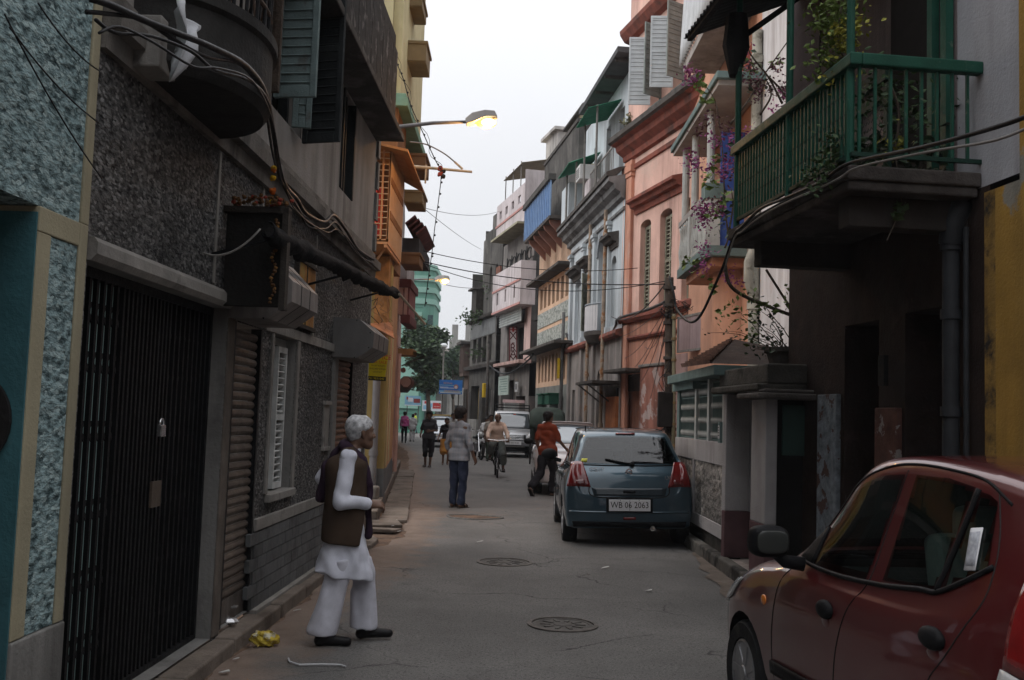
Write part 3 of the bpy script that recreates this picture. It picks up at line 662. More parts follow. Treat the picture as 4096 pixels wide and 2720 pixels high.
MB().box(5.045,5.19,-.3,.012,.1,2.31).build('jamb',mat('brown_jamb',(.12,.1,.085),.85,.3,5,.4,40,streak=.5),t,bevel=.01)
MB().box(1.43,1.62,-.2,.03,.12,2.2).build('jamb',M_GREYP,t,bevel=.01)
tw,th=.242,.098;mt=MB().box(0,tw-.008,-.02,.016,0,th-.008).mesh('wall_tile',M_TILE)
ms=[]
for r in range(6):
 s=1.64-(r%2)*tw/2
 while s<4.26:
  if s+tw>1.64:ms.append(Matrix.Translation((s,0,.115+r*th+0.))@Matrix.Rotation(random.uniform(-.008,.008),4,'Z'))
  s+=tw
pieces('wall_tile',mt,t,ms)
MB().box(1.63,4.29,-.05,.004,.1,.735).build('tile_grout',mat('grout',(.05,.05,.05)),t)
MB().box(1.63,4.29,-.05,.024,.705,.8).build('dado_cap',M_LINT,t,bevel=.008)
MB().box(1.63,4.29,-.05,.06,.075,.118).build('plinth_strip',M_LINT,t,bevel=.006)
w=MB();[w.box(*b)for b in((3.24,3.3,-.16,-.08,.97,2.245),(3.9,3.96,-.16,-.08,.97,2.245),(3.3,3.9,-.16,-.08,2.18,2.245))];w=w.build('window',mat('window_frame_grey',(.22,.22,.21),.7,.2),t,bevel=.004)
MB().box(3.18,4.02,-.3,.05,.9,.965).build('sill',M_LINT,w,bevel=.008)
fr=MB();[fr.box(*b)for b in((3.86,3.89,-.13,-.085,.98,2.17),(3.6,3.63,-.13,-.085,.98,2.17),(3.63,3.86,-.13,-.085,.98,1.03),(3.63,3.86,-.13,-.085,2.12,2.17),(3.63,3.86,-.13,-.085,1.55,1.6))]
fr=fr.build('louvre_frame',mat('white_louvre',(.5,.51,.5),.65,.2,5,.2,50,streak=.4),w);fr.location=(-.25,.045,0)
sl=MB().box(0,.23,-.035,.012,-.006,.006).mesh('louvre_slat',_MATS['white_louvre'])
pieces('louvre_slat',sl,w,[Matrix.Translation((3.38,-.06,1.06+i*.056))@Matrix.Rotation(.75,4,'X')for i in range(19)if abs(1.06+i*.056-1.575)>.04])
def roller(s0,s1,z0,z1,d,m,label=None):
 r=MB();r.box(s0,s0+.035,d-.03,d+.05,z0,z1);r.box(s1-.035,s1,d-.03,d+.05,z0,z1);r=r.build('roller_shutter',M_GATE,t)
 MB().box(s0+.03,s1-.03,d-.01,d+.02,z0,z0+.17).build('bottom_rail',mat('shutter_plate',(.1,.085,.075),.6,.3,6,.3,50,metal=.2),r,bevel=.005)
 L=s1-s0-.06;n=int((z1-z0-.17)/.064);pr=[(0,0),(.006,0.),(.02,.012),(.026,.03),(.02,.047),(.006,.058),(0,.06)]
 me=MB().sweep(pr,0,L).mesh('shutter_slat',m,smooth=False)
 pieces('shutter_slat',me,r,[Matrix.Translation((s0+.03,d+random.uniform(-.002,.002),z0+.172+i*.064))for i in range(n)])
 mb=MB();mb.tube([(s0+L*.5,d+.03,z0+.09),(s0+L*.5,d+.06,z0+.09),(s0+L*.58,d+.06,z0+.09),(s0+L*.58,d+.03,z0+.09)],.008,6);mb.build('shutter_handle',M_SHEET,r)
roller(4.31,5.02,.12,2.25,-.05,M_SHUT);roller(.43,1.41,.12,2.22,-.05,M_SHUT2)
mb=MB();mb.box(.02,.24,-.02,.04,1.,1.02);mb.pieces('bracket',M_GATE,t)
mb=MB();mb.box(1.72,1.98,-.02,.016,1.28,1.7);mb.box(1.7,2.,-.02,.035,1.7,1.74);mb.box(1.7,2.,-.02,.035,1.24,1.28);mb.build('blind_window',M_LINT,t,bevel=.004)
def housing(s0,s1,prof,m,name='shutter_box'):
 b=MB();b.sweep(prof,s0,s1);b=b.build(name,m,t)
 mb=MB()
 for k in range(1,3):mb.sweep([(d*1.005+.001,z)for d,z in prof],s0+(s1-s0)*k/3-.006,s0+(s1-s0)*k/3+.006)
 mb.build('seam',mat('seam_dark',(.06,.058,.055)),b)
 mb=MB()
 for k in(0,1):
  for d,z in prof[1:-1]:mb.ball((s1+.001,d*.9,z*.97+.068),.008,6)
 tag(mb.build('rivet',M_GATE,b),kind='stuff')
housing(4.42,5.22,[(0,2.26),(.28,2.26),(.44,2.38),(.44,2.52),(.24,2.72),(0,2.78)],mat('pale_sheet_metal',(.22,.2,.19),.6,.2,3,.15,50,metal=.2,streak=.6))
housing(.62,1.66,[(0,2.2),(.26,2.2),(.42,2.31),(.43,2.47),(.27,2.6),(0,2.62)],M_SHEET)
ob=MB().box(2.72,3.4,-.005,.03,2.4,2.94).build('notice_board',mat('orange_board',(.36,.17,.045),.7,.3,5,.3,50,streak=.7,dirt=(.12,.05,.02),patch=(4,.5,.15),patchcol=(.3,.22,.06)),t)
mb=MB();mb.box(2.69,3.43,-.004,.05,2.365,2.4);mb.box(2.69,3.43,-.004,.05,2.94,2.965);mb.box(3.4,3.43,-.004,.045,2.4,2.94);mb.box(3.055,3.075,-.004,.036,2.4,2.94);mb.build('board_frame',M_WOODD,ob)
bc=MB();N=28;cs,ca,cb=6.33,.7,.5
def ell_pt(a,k=1.):return(cs+ca*k*math.cos(a),cb*k*math.sin(a))
for(k0,z0,k1,z1)in((.93,3.37,1.,3.42),(1.,3.42,1.,3.74),(1.,3.74,1.05,3.76),(1.05,3.76,1.05,3.82),(1.05,3.82,0.,3.82),(.93,3.37,0.,3.37)):
 for i in range(N):
  a0,a1=PI*i/N,PI*(i+1)/N
  bc.add([(*ell_pt(a0,k0),z0),(*ell_pt(a1,k0),z0),(*ell_pt(a1,k1),z1),(*ell_pt(a0,k1),z1)],[(0,1,2,3)])
bc=bc.build('balcony',mat('sooty_cement',(.024,.023,.022),.85,.3,4,.4,40),t,auto=35)
me=MB().tube([(0,0,0),(0,0,1.)],.011,6).mesh('baluster',M_GATE)
pieces('baluster',me,bc,[Matrix.Translation((*ell_pt(PI*(i+.5)/17,.95),3.82))for i in range(17)])
mb=MB()
for z in(3.98,4.82):mb.tube([(*ell_pt(PI*i/20,.95),z)for i in range(21)],.014,6)
for i in range(8):
 a=PI*(i+.75)/8.5;c=Vector((*ell_pt(a,.95),4.4));tg=(Vector((*ell_pt(a+.1,.95),0))-Vector((*ell_pt(a-.1,.95),0))).normalized()
 for q in(-1,1):mb.tube([c+tg*(q*(.03+.06*math.sin(k*.7)))+Vector((0,0,q*0.-.3+k*.085))for k in range(8)],.009,5)
mb.build('iron_scroll',mat('rusty_iron',(.07,.045,.032),.7,.4,10,.4,80),bc)
MB().box(6.84,7.08,0.,.17,3.35,3.62).build('corbel',M_LINT,bc,bevel=.01)
def louvre_leaf(parent,hinge,ang,w,h,z0,m,name='shutter_leaf',rows=None,tilt=.7):
 M=Matrix.Translation((hinge[0],hinge[1],z0))@Matrix.Rotation(ang,4,'Z');f=MB()
 for b in((0,.05,-.018,.018,0,h),(w-.05,w,-.018,.018,0,h),(.05,w-.05,-.016,.016,0,.09),(.05,w-.05,-.016,.016,h-.07,h),(.05,w-.05,-.016,.016,h*.5-.03,h*.5+.03)):f.box(*b)
 f.box(.05,w-.05,-.005,.003,.08,h-.06);f=link(name,f.mesh(name,m),parent,M,bevel=.004,seg=1)
 n=rows or int((h-.16)/.06);sl=MB().box(.05,w-.05,-.02,.02,-.004,.004).mesh('louvre_slat',m);dz=(h-.16)/n
 pieces('louvre_slat',sl,f,[Matrix.Translation((0,0,.09+(i+.5)*dz))@Matrix.Rotation(tilt,4,'X')for i in range(n)if abs(.09+(i+.5)*dz-h*.5)>.045])
 return f
wn=MB();[wn.box(*b)for b in((3.42,3.48,-.2,-.12,4.,5.7),(4.36,4.42,-.2,-.12,4.,5.7))];wn=wn.build('window',M_DKSH,t)
louvre_leaf(wn,(4.42,.02),1.45,.34,1.6,4.05,M_GRSH,rows=20);louvre_leaf(wn,(3.44,.02),1.3,.36,1.66,3.96,M_DKSH,rows=20);louvre_leaf(wn,(3.8,.01),1.75,.16,1.6,4.,M_GRSH,rows=18)
louvre_leaf(wn,(5.,.02),1.5,.2,1.8,3.9,mat('rotten_wood',(.06,.045,.035),.85,.5,9,.8,40),rows=8)
nw=MB();[nw.box(*b)for b in((1.02,1.07,-.1,.02,3.98,5.05),(1.65,1.7,-.1,.02,3.98,5.05),(1.34,1.38,-.12,-.02,3.98,5.05))];nw.build('window',M_DKSH,t)
MB().box(-.45,7.3,0,.36,5.07,5.15).build('sunshade',mat('stained_slab',(.055,.05,.046),.9,.3,2.5,.5,30,patch=(2.2,.5,.14),patchcol=(.14,.13,.12)),t,bevel=.012)
pb=MB().box(-.3,7.3,.2,.22,5.15,6.4).build('parapet',M_DARK,t)
pm=MB().box(0,.36,-.01,.02,0,1.).mesh('parapet_board',mat('weathered_boards',(.03,.029,.029),.85,.5,7,.5,40,rnd=.3,patch=(5,.55,.08),patchcol=(.16,.15,.145)))
pieces('parapet_board',pm,pb,[Matrix.Translation((-.28+i*.38,.235,5.17+(i%2)*.02))@Matrix.Rotation(random.uniform(-.02,.02),4,'Y')for i in range(19)])
qm=MB().box(-.015,.13,-.3,.035,0,.34).mesh('quoin',M_GREYP)
pieces('quoin',qm,t,[Matrix.Translation((-.61,0,3.68+i*.4))@Matrix.Scale(1 if i%2 else .8,4,(1,0,0))for i in range(4)])
g=MB();[g.box(*b)for b in((5.2,5.24,-.16,-.1,.1,2.32),(7.3,7.35,-.16,-.1,.1,2.32),(5.2,7.35,-.16,-.1,2.27,2.32),(5.2,7.35,-.16,-.1,.1,.13))];g=g.build('collapsible_gate',M_GATE,t)
me=MB().box(-.012,.012,-.011,.011,0,2.16).mesh('gate_bar',M_GATE);gx=[]
s=5.29
while s<7.28:gx.append(s);s+=.058 if 5.9<s<6.6 else .083
pieces('gate_bar',me,g,[Matrix.Translation((s,-.12,.12))for s in gx])
pieces('gate_bar',MB().box(-.01,.01,-.006,.006,0,2.16).mesh('gate_bar',M_GATE),g,[Matrix.Translation((s+(.035 if 5.9<s<6.6 else .012),-.145,.12))for s in gx])
mb=MB()
for z in(.42,.75,1.1,1.5,1.85,2.1):
 for a,b in zip(gx[:-1],gx[1:]):
  mb.bar((a,-.13,z-.05),(b,-.13,z+.05),.005,.018);mb.bar((a,-.136,z+.05),(b,-.136,z-.05),.005,.018)
tag(mb.build('lattice',M_GATE,g),kind='stuff')
mb=MB();mb.box(6.02,6.16,-.1,-.085,1.05,1.2);mb.build('lock_plate',mat('worn_lock',(.09,.07,.055),.6),g)
mb=MB();mb.tube([(6.06+.03*math.cos(a),-.09,1.53+.035*math.sin(a))for a in[PI*i/8 for i in range(9)]],.008,6);mb.cbox((6.06,-.09,1.495),(.075,.03,.07));mb.build('padlock',mat('bright_steel',(.55,.55,.56),.25,.1,metal=.9,bump=0),g,bevel=.006)
MB().box(5.24,7.3,-.215,-.195,.1,2.3).build('back_panel',mat('teal_shutter_inside',(.3,.44,.43),.7,.4,2,.2),g)
# things hanging on the grey house
t=thing('black_awning','torn black tarpaulin awning rolled along a pole above the shutters','awning',WL.M)
V=[];F=[];n=60
for i in range(n+1):
 s=5.75-5.85*i/n;zt=2.78+(5.75-s)*.055+.03*mnoise.noise((s*2.2,1,0));db=.1*abs(mnoise.noise((s*5,7,0)))
 for j in range(10):
  a=j/9;V.append((s,.4+.048*math.sin(a*5.5)+.02*mnoise.noise((s*4,a*3,0))+(-.05 if i>n-4 else 0)*0,zt+.036*math.cos(a*5.5)-a*(.05+1.5*db)+.02*mnoise.noise((s*6,a*4,5))))
for i in range(n):
 for j in range(9):F.append((i*10+j,i*10+j+1,i*10+j+11,i*10+j+10))
me=bpy.data.meshes.new('canvas');me.from_pydata(V,[],F);me.materials.append(mat('black_tarp',(.006,.006,.007),.9,.4,6,.6,40));me.polygons.foreach_set('use_smooth',[True]*len(F));o=link('canvas',me,t);sm=o.modifiers.new('thick','SOLIDIFY');sm.thickness=.008
mb=MB();mb.tube([(5.75,.41,2.76),(-.1,.41,3.07)],.03,8);mb.build('roller_pole',M_DARK,t)
mb=MB();mb.tube([WL.M.inverted()@Vector(WL.W(*(lambda h:(h[0],.5,h[1]))(WL.hit(B4(2215,1185),.5)))),(-2.9,.44,2.98)],.016,6);mb.build('bamboo_pole',mat('bamboo',(.34,.29,.22),.6,.2,8,.2,40),t)
mb=MB()
for s in(5.6,3.,.8):mb.bar((s,0,2.62+(5.75-s)*.055),(s,.4,2.74+(5.75-s)*.055),.02,.02)
mb.pieces('bracket',M_GATE,t)
t=thing('hanging_signboard','dark wooden signboard jutting out beside the first roller shutter','signboard',WL.M)
MB().box(5.36,5.4,.02,.42,2.32,2.95).build('board',mat('sooty_board',(.013,.012,.011),.8,.3,5,.3,30),t,bevel=.004)
mb=MB();mb.box(5.34,5.42,.4,.44,2.3,2.97);mb.box(5.34,5.42,0.,.44,2.95,2.99);mb.build('frame',M_WOODD,t)
random.seed(11)
def blossoms(name,label,pts,cols,r,cat='garland',parentM=None):
 t=thing(name,label,cat,parentM)
 for k,m in enumerate(cols):
  mb=MB()
  for i,p in enumerate(pts):
   if i%len(cols)==k:
    rr=r*random.uniform(.8,1.15);mb.ball(p,rr,8,0,(1,1,.8))
    for q in range(5):mb.ball(Vector(p)+Vector((random.uniform(-1,1),random.uniform(-1,1),random.uniform(-1,1)))*rr*.6,rr*.55,6)
  if mb.v:mb.build('blossom',m,t)
 return t
M_MARO=mat('marigold_orange',(.42,.1,.015),.8,.3,30,.5,120);M_MARY=mat('marigold_yellow',(.5,.3,.02),.8,.3,30,.5,120);M_DRY=mat('dried_flowers',(.1,.05,.02),.9,.4,20,.6,80);M_RED=mat('red_petals',(.22,.04,.025),.8,.3,20,.5,80)
blossoms('dried_garland','string of dried brown marigolds hanging down the dark signboard',[(5.43,.36+.015*math.sin(i),2.9-i*.023)for i in range(25)],[M_DRY,M_DRY,mat('dry_gold',(.19,.1,.03),.9)],.013,parentM=WL.M)
blossoms('flower_heap','heap of wilted red and orange flowers on top of the dark signboard',[(5.4+random.uniform(-.08,.1),random.uniform(.05,.44),3.+random.uniform(0,.05))for i in range(46)],[M_RED,M_DRY,M_DRY,M_DRY],.016,'flowers',WL.M)
hx=WL.hit(B4(800,160),.3);blossoms('fresh_garland','short string of bright orange and yellow marigolds under the cables',[(hx[0],.3,hx[1]+(0.,.075,.165,.22,.235)[i])for i in range(5)],[M_MARY,M_MARO],.024,parentM=WL.M)
t=thing('white_rag','white rag hanging over the edge of the curved balcony','rag',WL.M)
V=[];F=[]
for i in range(9):
 for j in range(14):
  u,v=i/8,j/13;V.append((7.24-.24*u+.03*math.sin(v*7+u*5),.3+.045*math.sin(u*9+v*2)+.02*v,3.64-v*(.26+.14*math.sin(u*6.))-.05*u))
for i in range(8):
 for j in range(13):F.append((i*14+j,i*14+j+1,i*14+j+15,i*14+j+14))
me=bpy.data.meshes.new('cloth');me.from_pydata(V,[],F);me.materials.append(mat('white_rag',(.42,.43,.45),.9,.2));me.polygons.foreach_set('use_smooth',[True]*len(F));o=link('cloth',me,t);o.modifiers.new('thick','SOLIDIFY').thickness=.004
def catenary(a,b,sag,n=18):return[Vector(a).lerp(Vector(b),i/n)-Vector((0,0,sag*4*(i/n)*(1-i/n)))for i in range(n+1)]
def cable(label,pts,r=.008,m=None,n=6,group=None,name='cable'):
 return tag(MB().tube(pts,r,n).build(name,m or M_BLK,smooth=True),label,'cable',group)
def onL(pp,d):s,z=WL.hit(pp,d);return WL.W(s,d,z)
pts=[onL(q,d)for q,d in((B2(150,-10),.4),(B2(330,50),.42),(B2(640,190),.46),(B2(1000,330),.52),(B3(0,425),.55),(B3(300,590),.56),(B3(480,850),.5),(B3(555,1250),.34),(B3(590,1480),.24),(B4(960,-5),.2),(B4(1080,130),.17),(B4(1180,290),.16),(B4(1380,385),.16),(B4(1490,310),.16),(B4(1640,500),.16),(B4(1760,690),.15),(B4(1930,800),.15))]
def smooth(pts,k=4):
 out=[]
 for i in range(len(pts)-1):
  p0,p1,p2,p3=pts[max(i-1,0)],pts[i],pts[i+1],pts[min(i+2,len(pts)-1)]
  for j in range(k):
   t_=j/k;out.append(.5*((2*p1)+(p2-p0)*t_+(2*p0-5*p1+4*p2-p3)*t_**2+(3*p1-p0-3*p2+p3)*t_**3))
 return out+[pts[-1]]
cable('thick black cable bundle sweeping over the curved balcony and along the cornice',smooth(pts),.016)
for k,(dx,r_)in enumerate(((.05,.008),(-.04,.01),(.09,.006))):
 cable(('thin wire hugging the outer side of the thick cable bundle','thinner wire just under the thick cable bundle','loose wire swinging furthest from the cornice')[k],smooth([p+Vector((dx*.4,0,-.05-dx*.6-.03*math.sin(i*1.9+k)))for i,p in enumerate(pts)]),r_)
for k,(a,b)in enumerate(((cA(30,90),cA(640,1120)),(cA(60,170),cA(620,770)),(cA(240,20),cA(625,445)))):
 cable(('lowest wire slanting across the teal roughcast','middle wire slanting across the teal roughcast','uppermost wire slanting across the teal roughcast')[k],catenary(onL(a,.12),onL(b,.05),.03),.0035)
cable('pale wire swagged from the dark signboard to the gate lintel',catenary(onL(B4(30,725),.05),onL(B4(670,460),.42),.07),.006,mat('pale_wire',(.3,.29,.27),.6))
# LEFT SIDE, FURTHER UP THE STREET
M_YEL=mat('mustard_wash',(.3,.22,.085),.85,.18,2.5,.3,40,streak=.4,dirt=(.12,.09,.04))
M_PALEY=mat('pale_yellow_wash',(.52,.47,.28),.85,.12,2.5,.25,40,streak=.25)
M_ORW=mat('orange_wash',(.42,.235,.12),.85,.2,2.5,.3,40,streak=.35,dirt=(.16,.09,.04))
M_BRW=mat('brown_orange_wash',(.22,.11,.05),.85,.25,2.5,.3,40,streak=.3)
M_DADO=mat('grey_dado',(.1,.105,.11),.8,.2,3,.3,40)
M_ORP=mat('orange_paint',(.45,.23,.11),.6,.12,3,.15,40)
M_PINKC=chips('pink_roughcast',(.16,.1,.09),(.5,.33,.29),(.55,.38,.34),26,.9)
M_PINK=mat('pink_wash',(.48,.3,.25),.85,.15,2.5,.3,40,streak=.45)
M_MARN=mat('maroon_paint',(.13,.045,.042),.7,.2,3,.2,40,streak=.3)
M_PIPE=mat('grey_pipe',(.17,.165,.17),.5,.2,3,.15,40,streak=.4)
M_BEIGE=mat('beige_hood',(.19,.14,.075),.7,.2,3,.2,40)
YF=Plane((-2.13,17.2),(-4.5,17.2));YS=Plane((-2.63,22.7),(-2.13,17.2));PK=Plane((-3.9,34.9),(-2.66,22.7));L4=Plane((-6.35,54.9),(-3.95,34.9));L5=Plane((-9.2,69),(-6.35,54.9))
t=YH=bldg('yellow_house','tall yellow house with orange side wall, caged balcony and long drainpipe',YF)
mb=MB();mb.box(0.,3.5,-.3,0,.68,4.2);mb.build('front_wall',M_YEL,t)
mb=MB();mb.box(-.005,3.5,-.3,.012,0,.68);mb.build('dado',M_DADO,t)
mb=MB();mb.box(.02,3.5,-1.5,0.,4.2,7.05);mb.build('upper_front',M_BRW,t)
mb=MB();mb.box(.17,3.5,-4,0.,7.05,11);mb.box(0.,.165,-4,-.12,7.05,11);mb.build('tower_wall',M_PALEY,t)
mb=MB();mb.box(-.17,3.5,-4,.1,7.,7.16);mb.box(-.13,3.5,-4,.06,7.16,7.24);mb.build('green_cornice',mat('green_cornice',(.16,.27,.2),.8,.2,3,.2),t,bevel=.012)
mb=MB();mb.box(.06,.15,-.02,.03,2.6,4.);mb.build('trim',M_ORP,t)
sw=MB();sw.box(0.,5.45,-.35,0,.62,7.);o=link('side_wall',sw.mesh('side_wall',M_ORW),t,world=False);o.matrix_parent_inverse=YF.M.inverted()@YS.M
o=link('side_dado',MB().box(0,5.46,-.35,.01,0,.62).mesh('side_dado',M_DADO),t);o.matrix_parent_inverse=YF.M.inverted()@YS.M
for bx in((4.7,5.,-.01,.02,.7,2.6),(3.2,3.24,-.01,.02,.7,3.2)):
 o=link('side_trim',MB().box(*bx).mesh('side_trim',M_PALEY),t);o.matrix_parent_inverse=YF.M.inverted()@YS.M
pp=MB();pp.tube([(.17,.08,.2),(.165,.08,2.),(.17,.08,4.3)],.065,12)
for z in(.9,2.2,3.4):pp.tube([(.17,.08,z),(.17,.08,z+.09)],.08,12)
pp.build('drainpipe',M_PIPE,t,smooth=False,auto=50)
bl=MB();bl.box(.03,.3,.1,.5,.18,.4);tag(bl.build('concrete_block',M_CONC,None,bevel=.04,seg=3),'grey concrete block with rounded edges on the step below the drainpipe','block').matrix_basis=YF.M
def hood(t,px0,px1,Y,dep,m,name='window_hood'):
 a=atY(*px0,Y);b=atY(*px1,Y);mb=MB()
 mb.box(a.x,b.x,Y,Y+dep,b.z,a.z);mb.box(a.x,b.x+.03,Y-.02,Y+dep+.02,a.z-.03,a.z+.03)
 mb.box(a.x,b.x,Y+.02,Y+dep-.02,b.z-.02,b.z+0.)
 return mb.build(name,m,t,bevel=.008,world=True)
hood(t,A3(425,290),A3(615,425),18.2,.9,M_BEIGE);hood(t,A3(395,-30),A3(590,42),18.2,.9,M_BEIGE);hood(t,A3(490,1075),A3(610,1180),19.5,.9,mat('orange_hood',(.17,.095,.05),.7,.2,3,.2));hood(t,A3(465,1330),A3(590,1410),19.8,.9,M_BEIGE)
hood(t,cH(205,222),cH(345,305),22.,1.,_MATS['orange_hood'])
bx0,bx1,by0,by1=-2.36,-2.06,16.,17.95
bal=MB();bal.box(bx0-.5,bx1,by0,by1,4.36,4.42);bal=bal.build('balcony',M_ORP,t,world=True)
mb=MB();mb.box(bx1-.025,bx1,by0,by1,4.42,5.93)
mb.build('side_screen',mat('orange_screen',(.42,.25,.13),.6,.15,3,.15,40),bal,world=True)
hm=MB().box(-.004,.012,-.035,.035,-.06,.06).mesh('vent_slot',M_BRW)
pieces('vent_slot',hm,bal,[Matrix.Translation((bx1+0.,by0+.12+i*.105,z))for z in(5.42,4.86)for i in range(17)])
cm=MB().tube([(bx0-.1,0,0),(bx1-.02,0,0)],.008,6).mesh('cage_bar',mat('pale_orange_bar',(.5,.36,.22),.6))
pieces('cage_bar',cm,bal,[Matrix.Translation((0,by0+.01,4.5+i*.098))for i in range(15)])
mb=MB()
for x in(bx0+.02,bx0+.17,bx1-.02):mb.box(x-.014,x+.014,by0-0.,by0+.03,4.42,5.95)
mb.box(bx0-.2,bx1,by0-0.,by0+.03,4.4,4.44);mb.pieces('cage_frame',M_ORP,bal,world=True)
mb=MB();mb.box(-2.7,-2.4,17.,17.1,4.45,5.95);mb.build('lit_wall',mat('orange_inner',(.5,.2,.05),.8,.2),bal,world=True)
V=[];F=[]
for i in range(9):
 for j in range(2):V.append((bx0+.03+.15*i/8,by0+.12+.02*math.sin(i*2.1),4.5+.82*j))
for i in range(8):F.append((2*i,2*i+2,2*i+3,2*i+1))
me=bpy.data.meshes.new('towel');me.from_pydata(V,[],F);me.materials.append(mat('red_cloth',(.62,.07,.05),.8,.2,12,.3));tw_=link('red_towel',me);tag(tw_,'red towel hanging inside the caged orange balcony','towel')
mb=MB();mb.add([(bx0-.3,by0-.35,5.98),(bx1+.3,by0-.35,5.8),(bx1+.34,by1+.3,5.72),(bx0-.3,by1+.3,6.2),(bx0-.3,by0-.35,6.02),(bx1+.3,by0-.35,5.84),(bx1+.34,by1+.3,5.76),(bx0-.3,by1+.3,6.24)],[(3,2,1,0),(4,5,6,7),(0,1,5,4),(1,2,6,5),(2,3,7,6),(3,0,4,7)])
mb.build('balcony_roof',mat('orange_roof',(.33,.16,.06),.7,.25,4,.3),bal,world=True)
mb=MB()
for y in(16.2,17.,17.8):mb.bar((-2.4,y,3.9),(bx1-.05,y,4.36),.03,.03)
mb.bar((-2.1,by0,4.33),(-2.1,by1,4.33),.05,.05);mb.pieces('bracket',M_ORP,bal,world=True)
mb=MB();a,b,c,d=atY(*A2(345,780),16.2),atY(*A2(545,888),16.2),atY(*A2(520,760),17.1),atY(*A2(350,770),17.1)
mb.add([a,b,c,d],[(0,1,2,3)]);mb.add([v+Vector((0,0,-.015))for v in(a,b,c,d)],[(3,2,1,0)]);mb.build('rusty_awning',mat('rusted_sheet',(.24,.1,.045),.8,.4,6,.4,50),t,world=True)
mb=MB();mb.box(-2.36,-2.14,16.9,17.18,2.75,4.3);mb.build('wooden_screen',mat('orange_wood',(.26,.13,.05),.8,.4,5,.4),t,world=True)
for k in range(9):
 random.seed(40+k);p=[atY(*A2(360+random.uniform(0,150),560+random.uniform(0,40)),16.6)]
 for i in range(5):p.append(p[-1]+Vector((random.uniform(-.12,.12),random.uniform(-.1,.1),-random.uniform(.05,.13))))
 MB().tube(smooth(p),.006,5).build('loose_wire',M_BLK if k%2 else mat('brown_wire',(.2,.11,.05),.7),t,world=True)
sg=thing('yellow_notice','yellow paper notice with red and black writing near the drainpipe','notice')
Y0=13.2;a=atY(*A2(340,1022),Y0);b=atY(*A2(495,1032),Y0);c=atY(*A2(467,1206),Y0);d=atY(*A2(335,1190),Y0);n_=Vector((0,.012,0))
MB().add([a,b,c,d,a+n_,b+n_,c+n_,d+n_],[(0,1,2,3),(7,6,5,4),(0,4,5,1),(1,5,6,2),(2,6,7,3),(3,7,4,0)]).build('sheet',mat('yellow_sheet',(.52,.4,.015),.6,.1,4,.1),sg)
def text(body,size,loc,M,m,parent,name='lettering',al='CENTER',ext=.001,sx=1.):
 cu=bpy.data.curves.new(name,'FONT');cu.body=body;cu.size=size;cu.extrude=ext;cu.align_x=al;cu.align_y='CENTER';cu.resolution_u=2;cu.materials.append(m)
 tmp=bpy.data.objects.new('tmp_text',cu);COL.objects.link(tmp);dg=bpy.context.evaluated_depsgraph_get();me=bpy.data.meshes.new_from_object(tmp.evaluated_get(dg));bpy.data.objects.remove(tmp);me.name=name
 return link(name,me,parent,(M or Matrix())@Matrix.Translation(loc)@Matrix.Scale(sx,4,(1,0,0)))
def frame3(o,x,y):
 """matrix whose local x,y run along the given directions"""
 x=Vector(x).normalized();z=x.cross(Vector(y)).normalized();y=z.cross(x);return Matrix(((x.x,y.x,z.x,o[0]),(x.y,y.y,z.y,o[1]),(x.z,y.z,z.z,o[2]),(0,0,0,1)))
M_RTXT=mat('red_ink',(.45,.03,.015),.6,.1,bump=0);M_KTXT=mat('black_ink',(.02,.018,.015),.6,.1,bump=0);M_WTXT=mat('white_ink',(.7,.7,.7),.5,.05,bump=0)
fm=frame3(a.lerp(d,.5)+Vector((0,-.004,0)),b-a,a-d);wd=(b-a).length
text('NOTICE',.085,(wd*.55,.125,0),fm,M_RTXT,sg);text('FOR SALE',.05,(wd*.52,.06,0),fm,M_RTXT,sg)
for i,s_ in enumerate(('TO LET ROOMS','ENQUIRE WITHIN','CONTACT')):text(s_,.026,(wd*.5,.012-i*.042,0),fm,M_KTXT,sg)
MB().box(.01,wd*.95,-.185,-.13,.0005,.0025).build('black_band',M_KTXT,sg).matrix_basis=fm
text('PH 9831042',.042,(wd*.47,-.158,.003),fm,mat('yellow_ink',(.52,.4,.015),.6,bump=0),sg)
# pink roughcast house beyond it
t=bldg('pink_house','pink roughcast house with maroon window boxes and a flat sheet awning',PK)
MB().box(0,12.25,-4,0,.55,5.6).build('wall',M_PINKC,t);MB().box(0,12.26,-4,.03,0,.55).build('plinth',M_DADO,t)
mb=MB();mb.box(11.9,12.27,-4,.06,.55,3.4);mb.build('corner_pier',M_PINK,t)
mb=MB();mb.tube([(12.,.1,.3),(12.,.1,3.)],.05,10);mb.tube([(12.,.1,2.),(12.,.1,2.12)],.065,10);mb.tube([(12.,.1,1.5),(12.,.1,1.6)],.065,10);mb.build('drainpipe',M_PINK,t)
MB().box(0,12.2,-4,-.02,5.6,8.4).build('upper_wall',mat('stained_pale_wall',(.36,.33,.32),.9,.2,2,.3,40,streak=.7),t)
def pxbox(mb,p0,p1,Y0,Y1,mi=0):
 a=atY(*p0,Y0);b=atY(*p1,Y0);return mb.box(a.x,b.x,Y0,Y1,b.z,a.z,None,mi)
mb=MB();pxbox(mb,A2(575,420),A2(675,490),25.5,27.5);pxbox(mb,A2(592,700),A2(664,772),25.5,27.3);mb.pieces('maroon_ledge',M_MARN,t,bevel=.02,world=True)
mb=MB();pxbox(mb,A2(585,490),A2(655,702),25.55,27.2);mb.build('bay_window',mat('dull_maroon',(.22,.09,.085),.75,.25,3,.2,40,streak=.4),t,world=True)
mb=MB()
for x0,x1 in((582,606),(624,640)):pxbox(mb,A2(x0,490),A2(x1,702),25.5,25.6)
mb.pieces('bay_post',M_PINK,t,world=True)
mb=MB();pxbox(mb,A2(545,285),A2(640,420),26,28);mb.build('stair_wall',mat('pale_wall',(.45,.42,.41),.85,.2,2,.2,40,streak=.5),t,world=True)
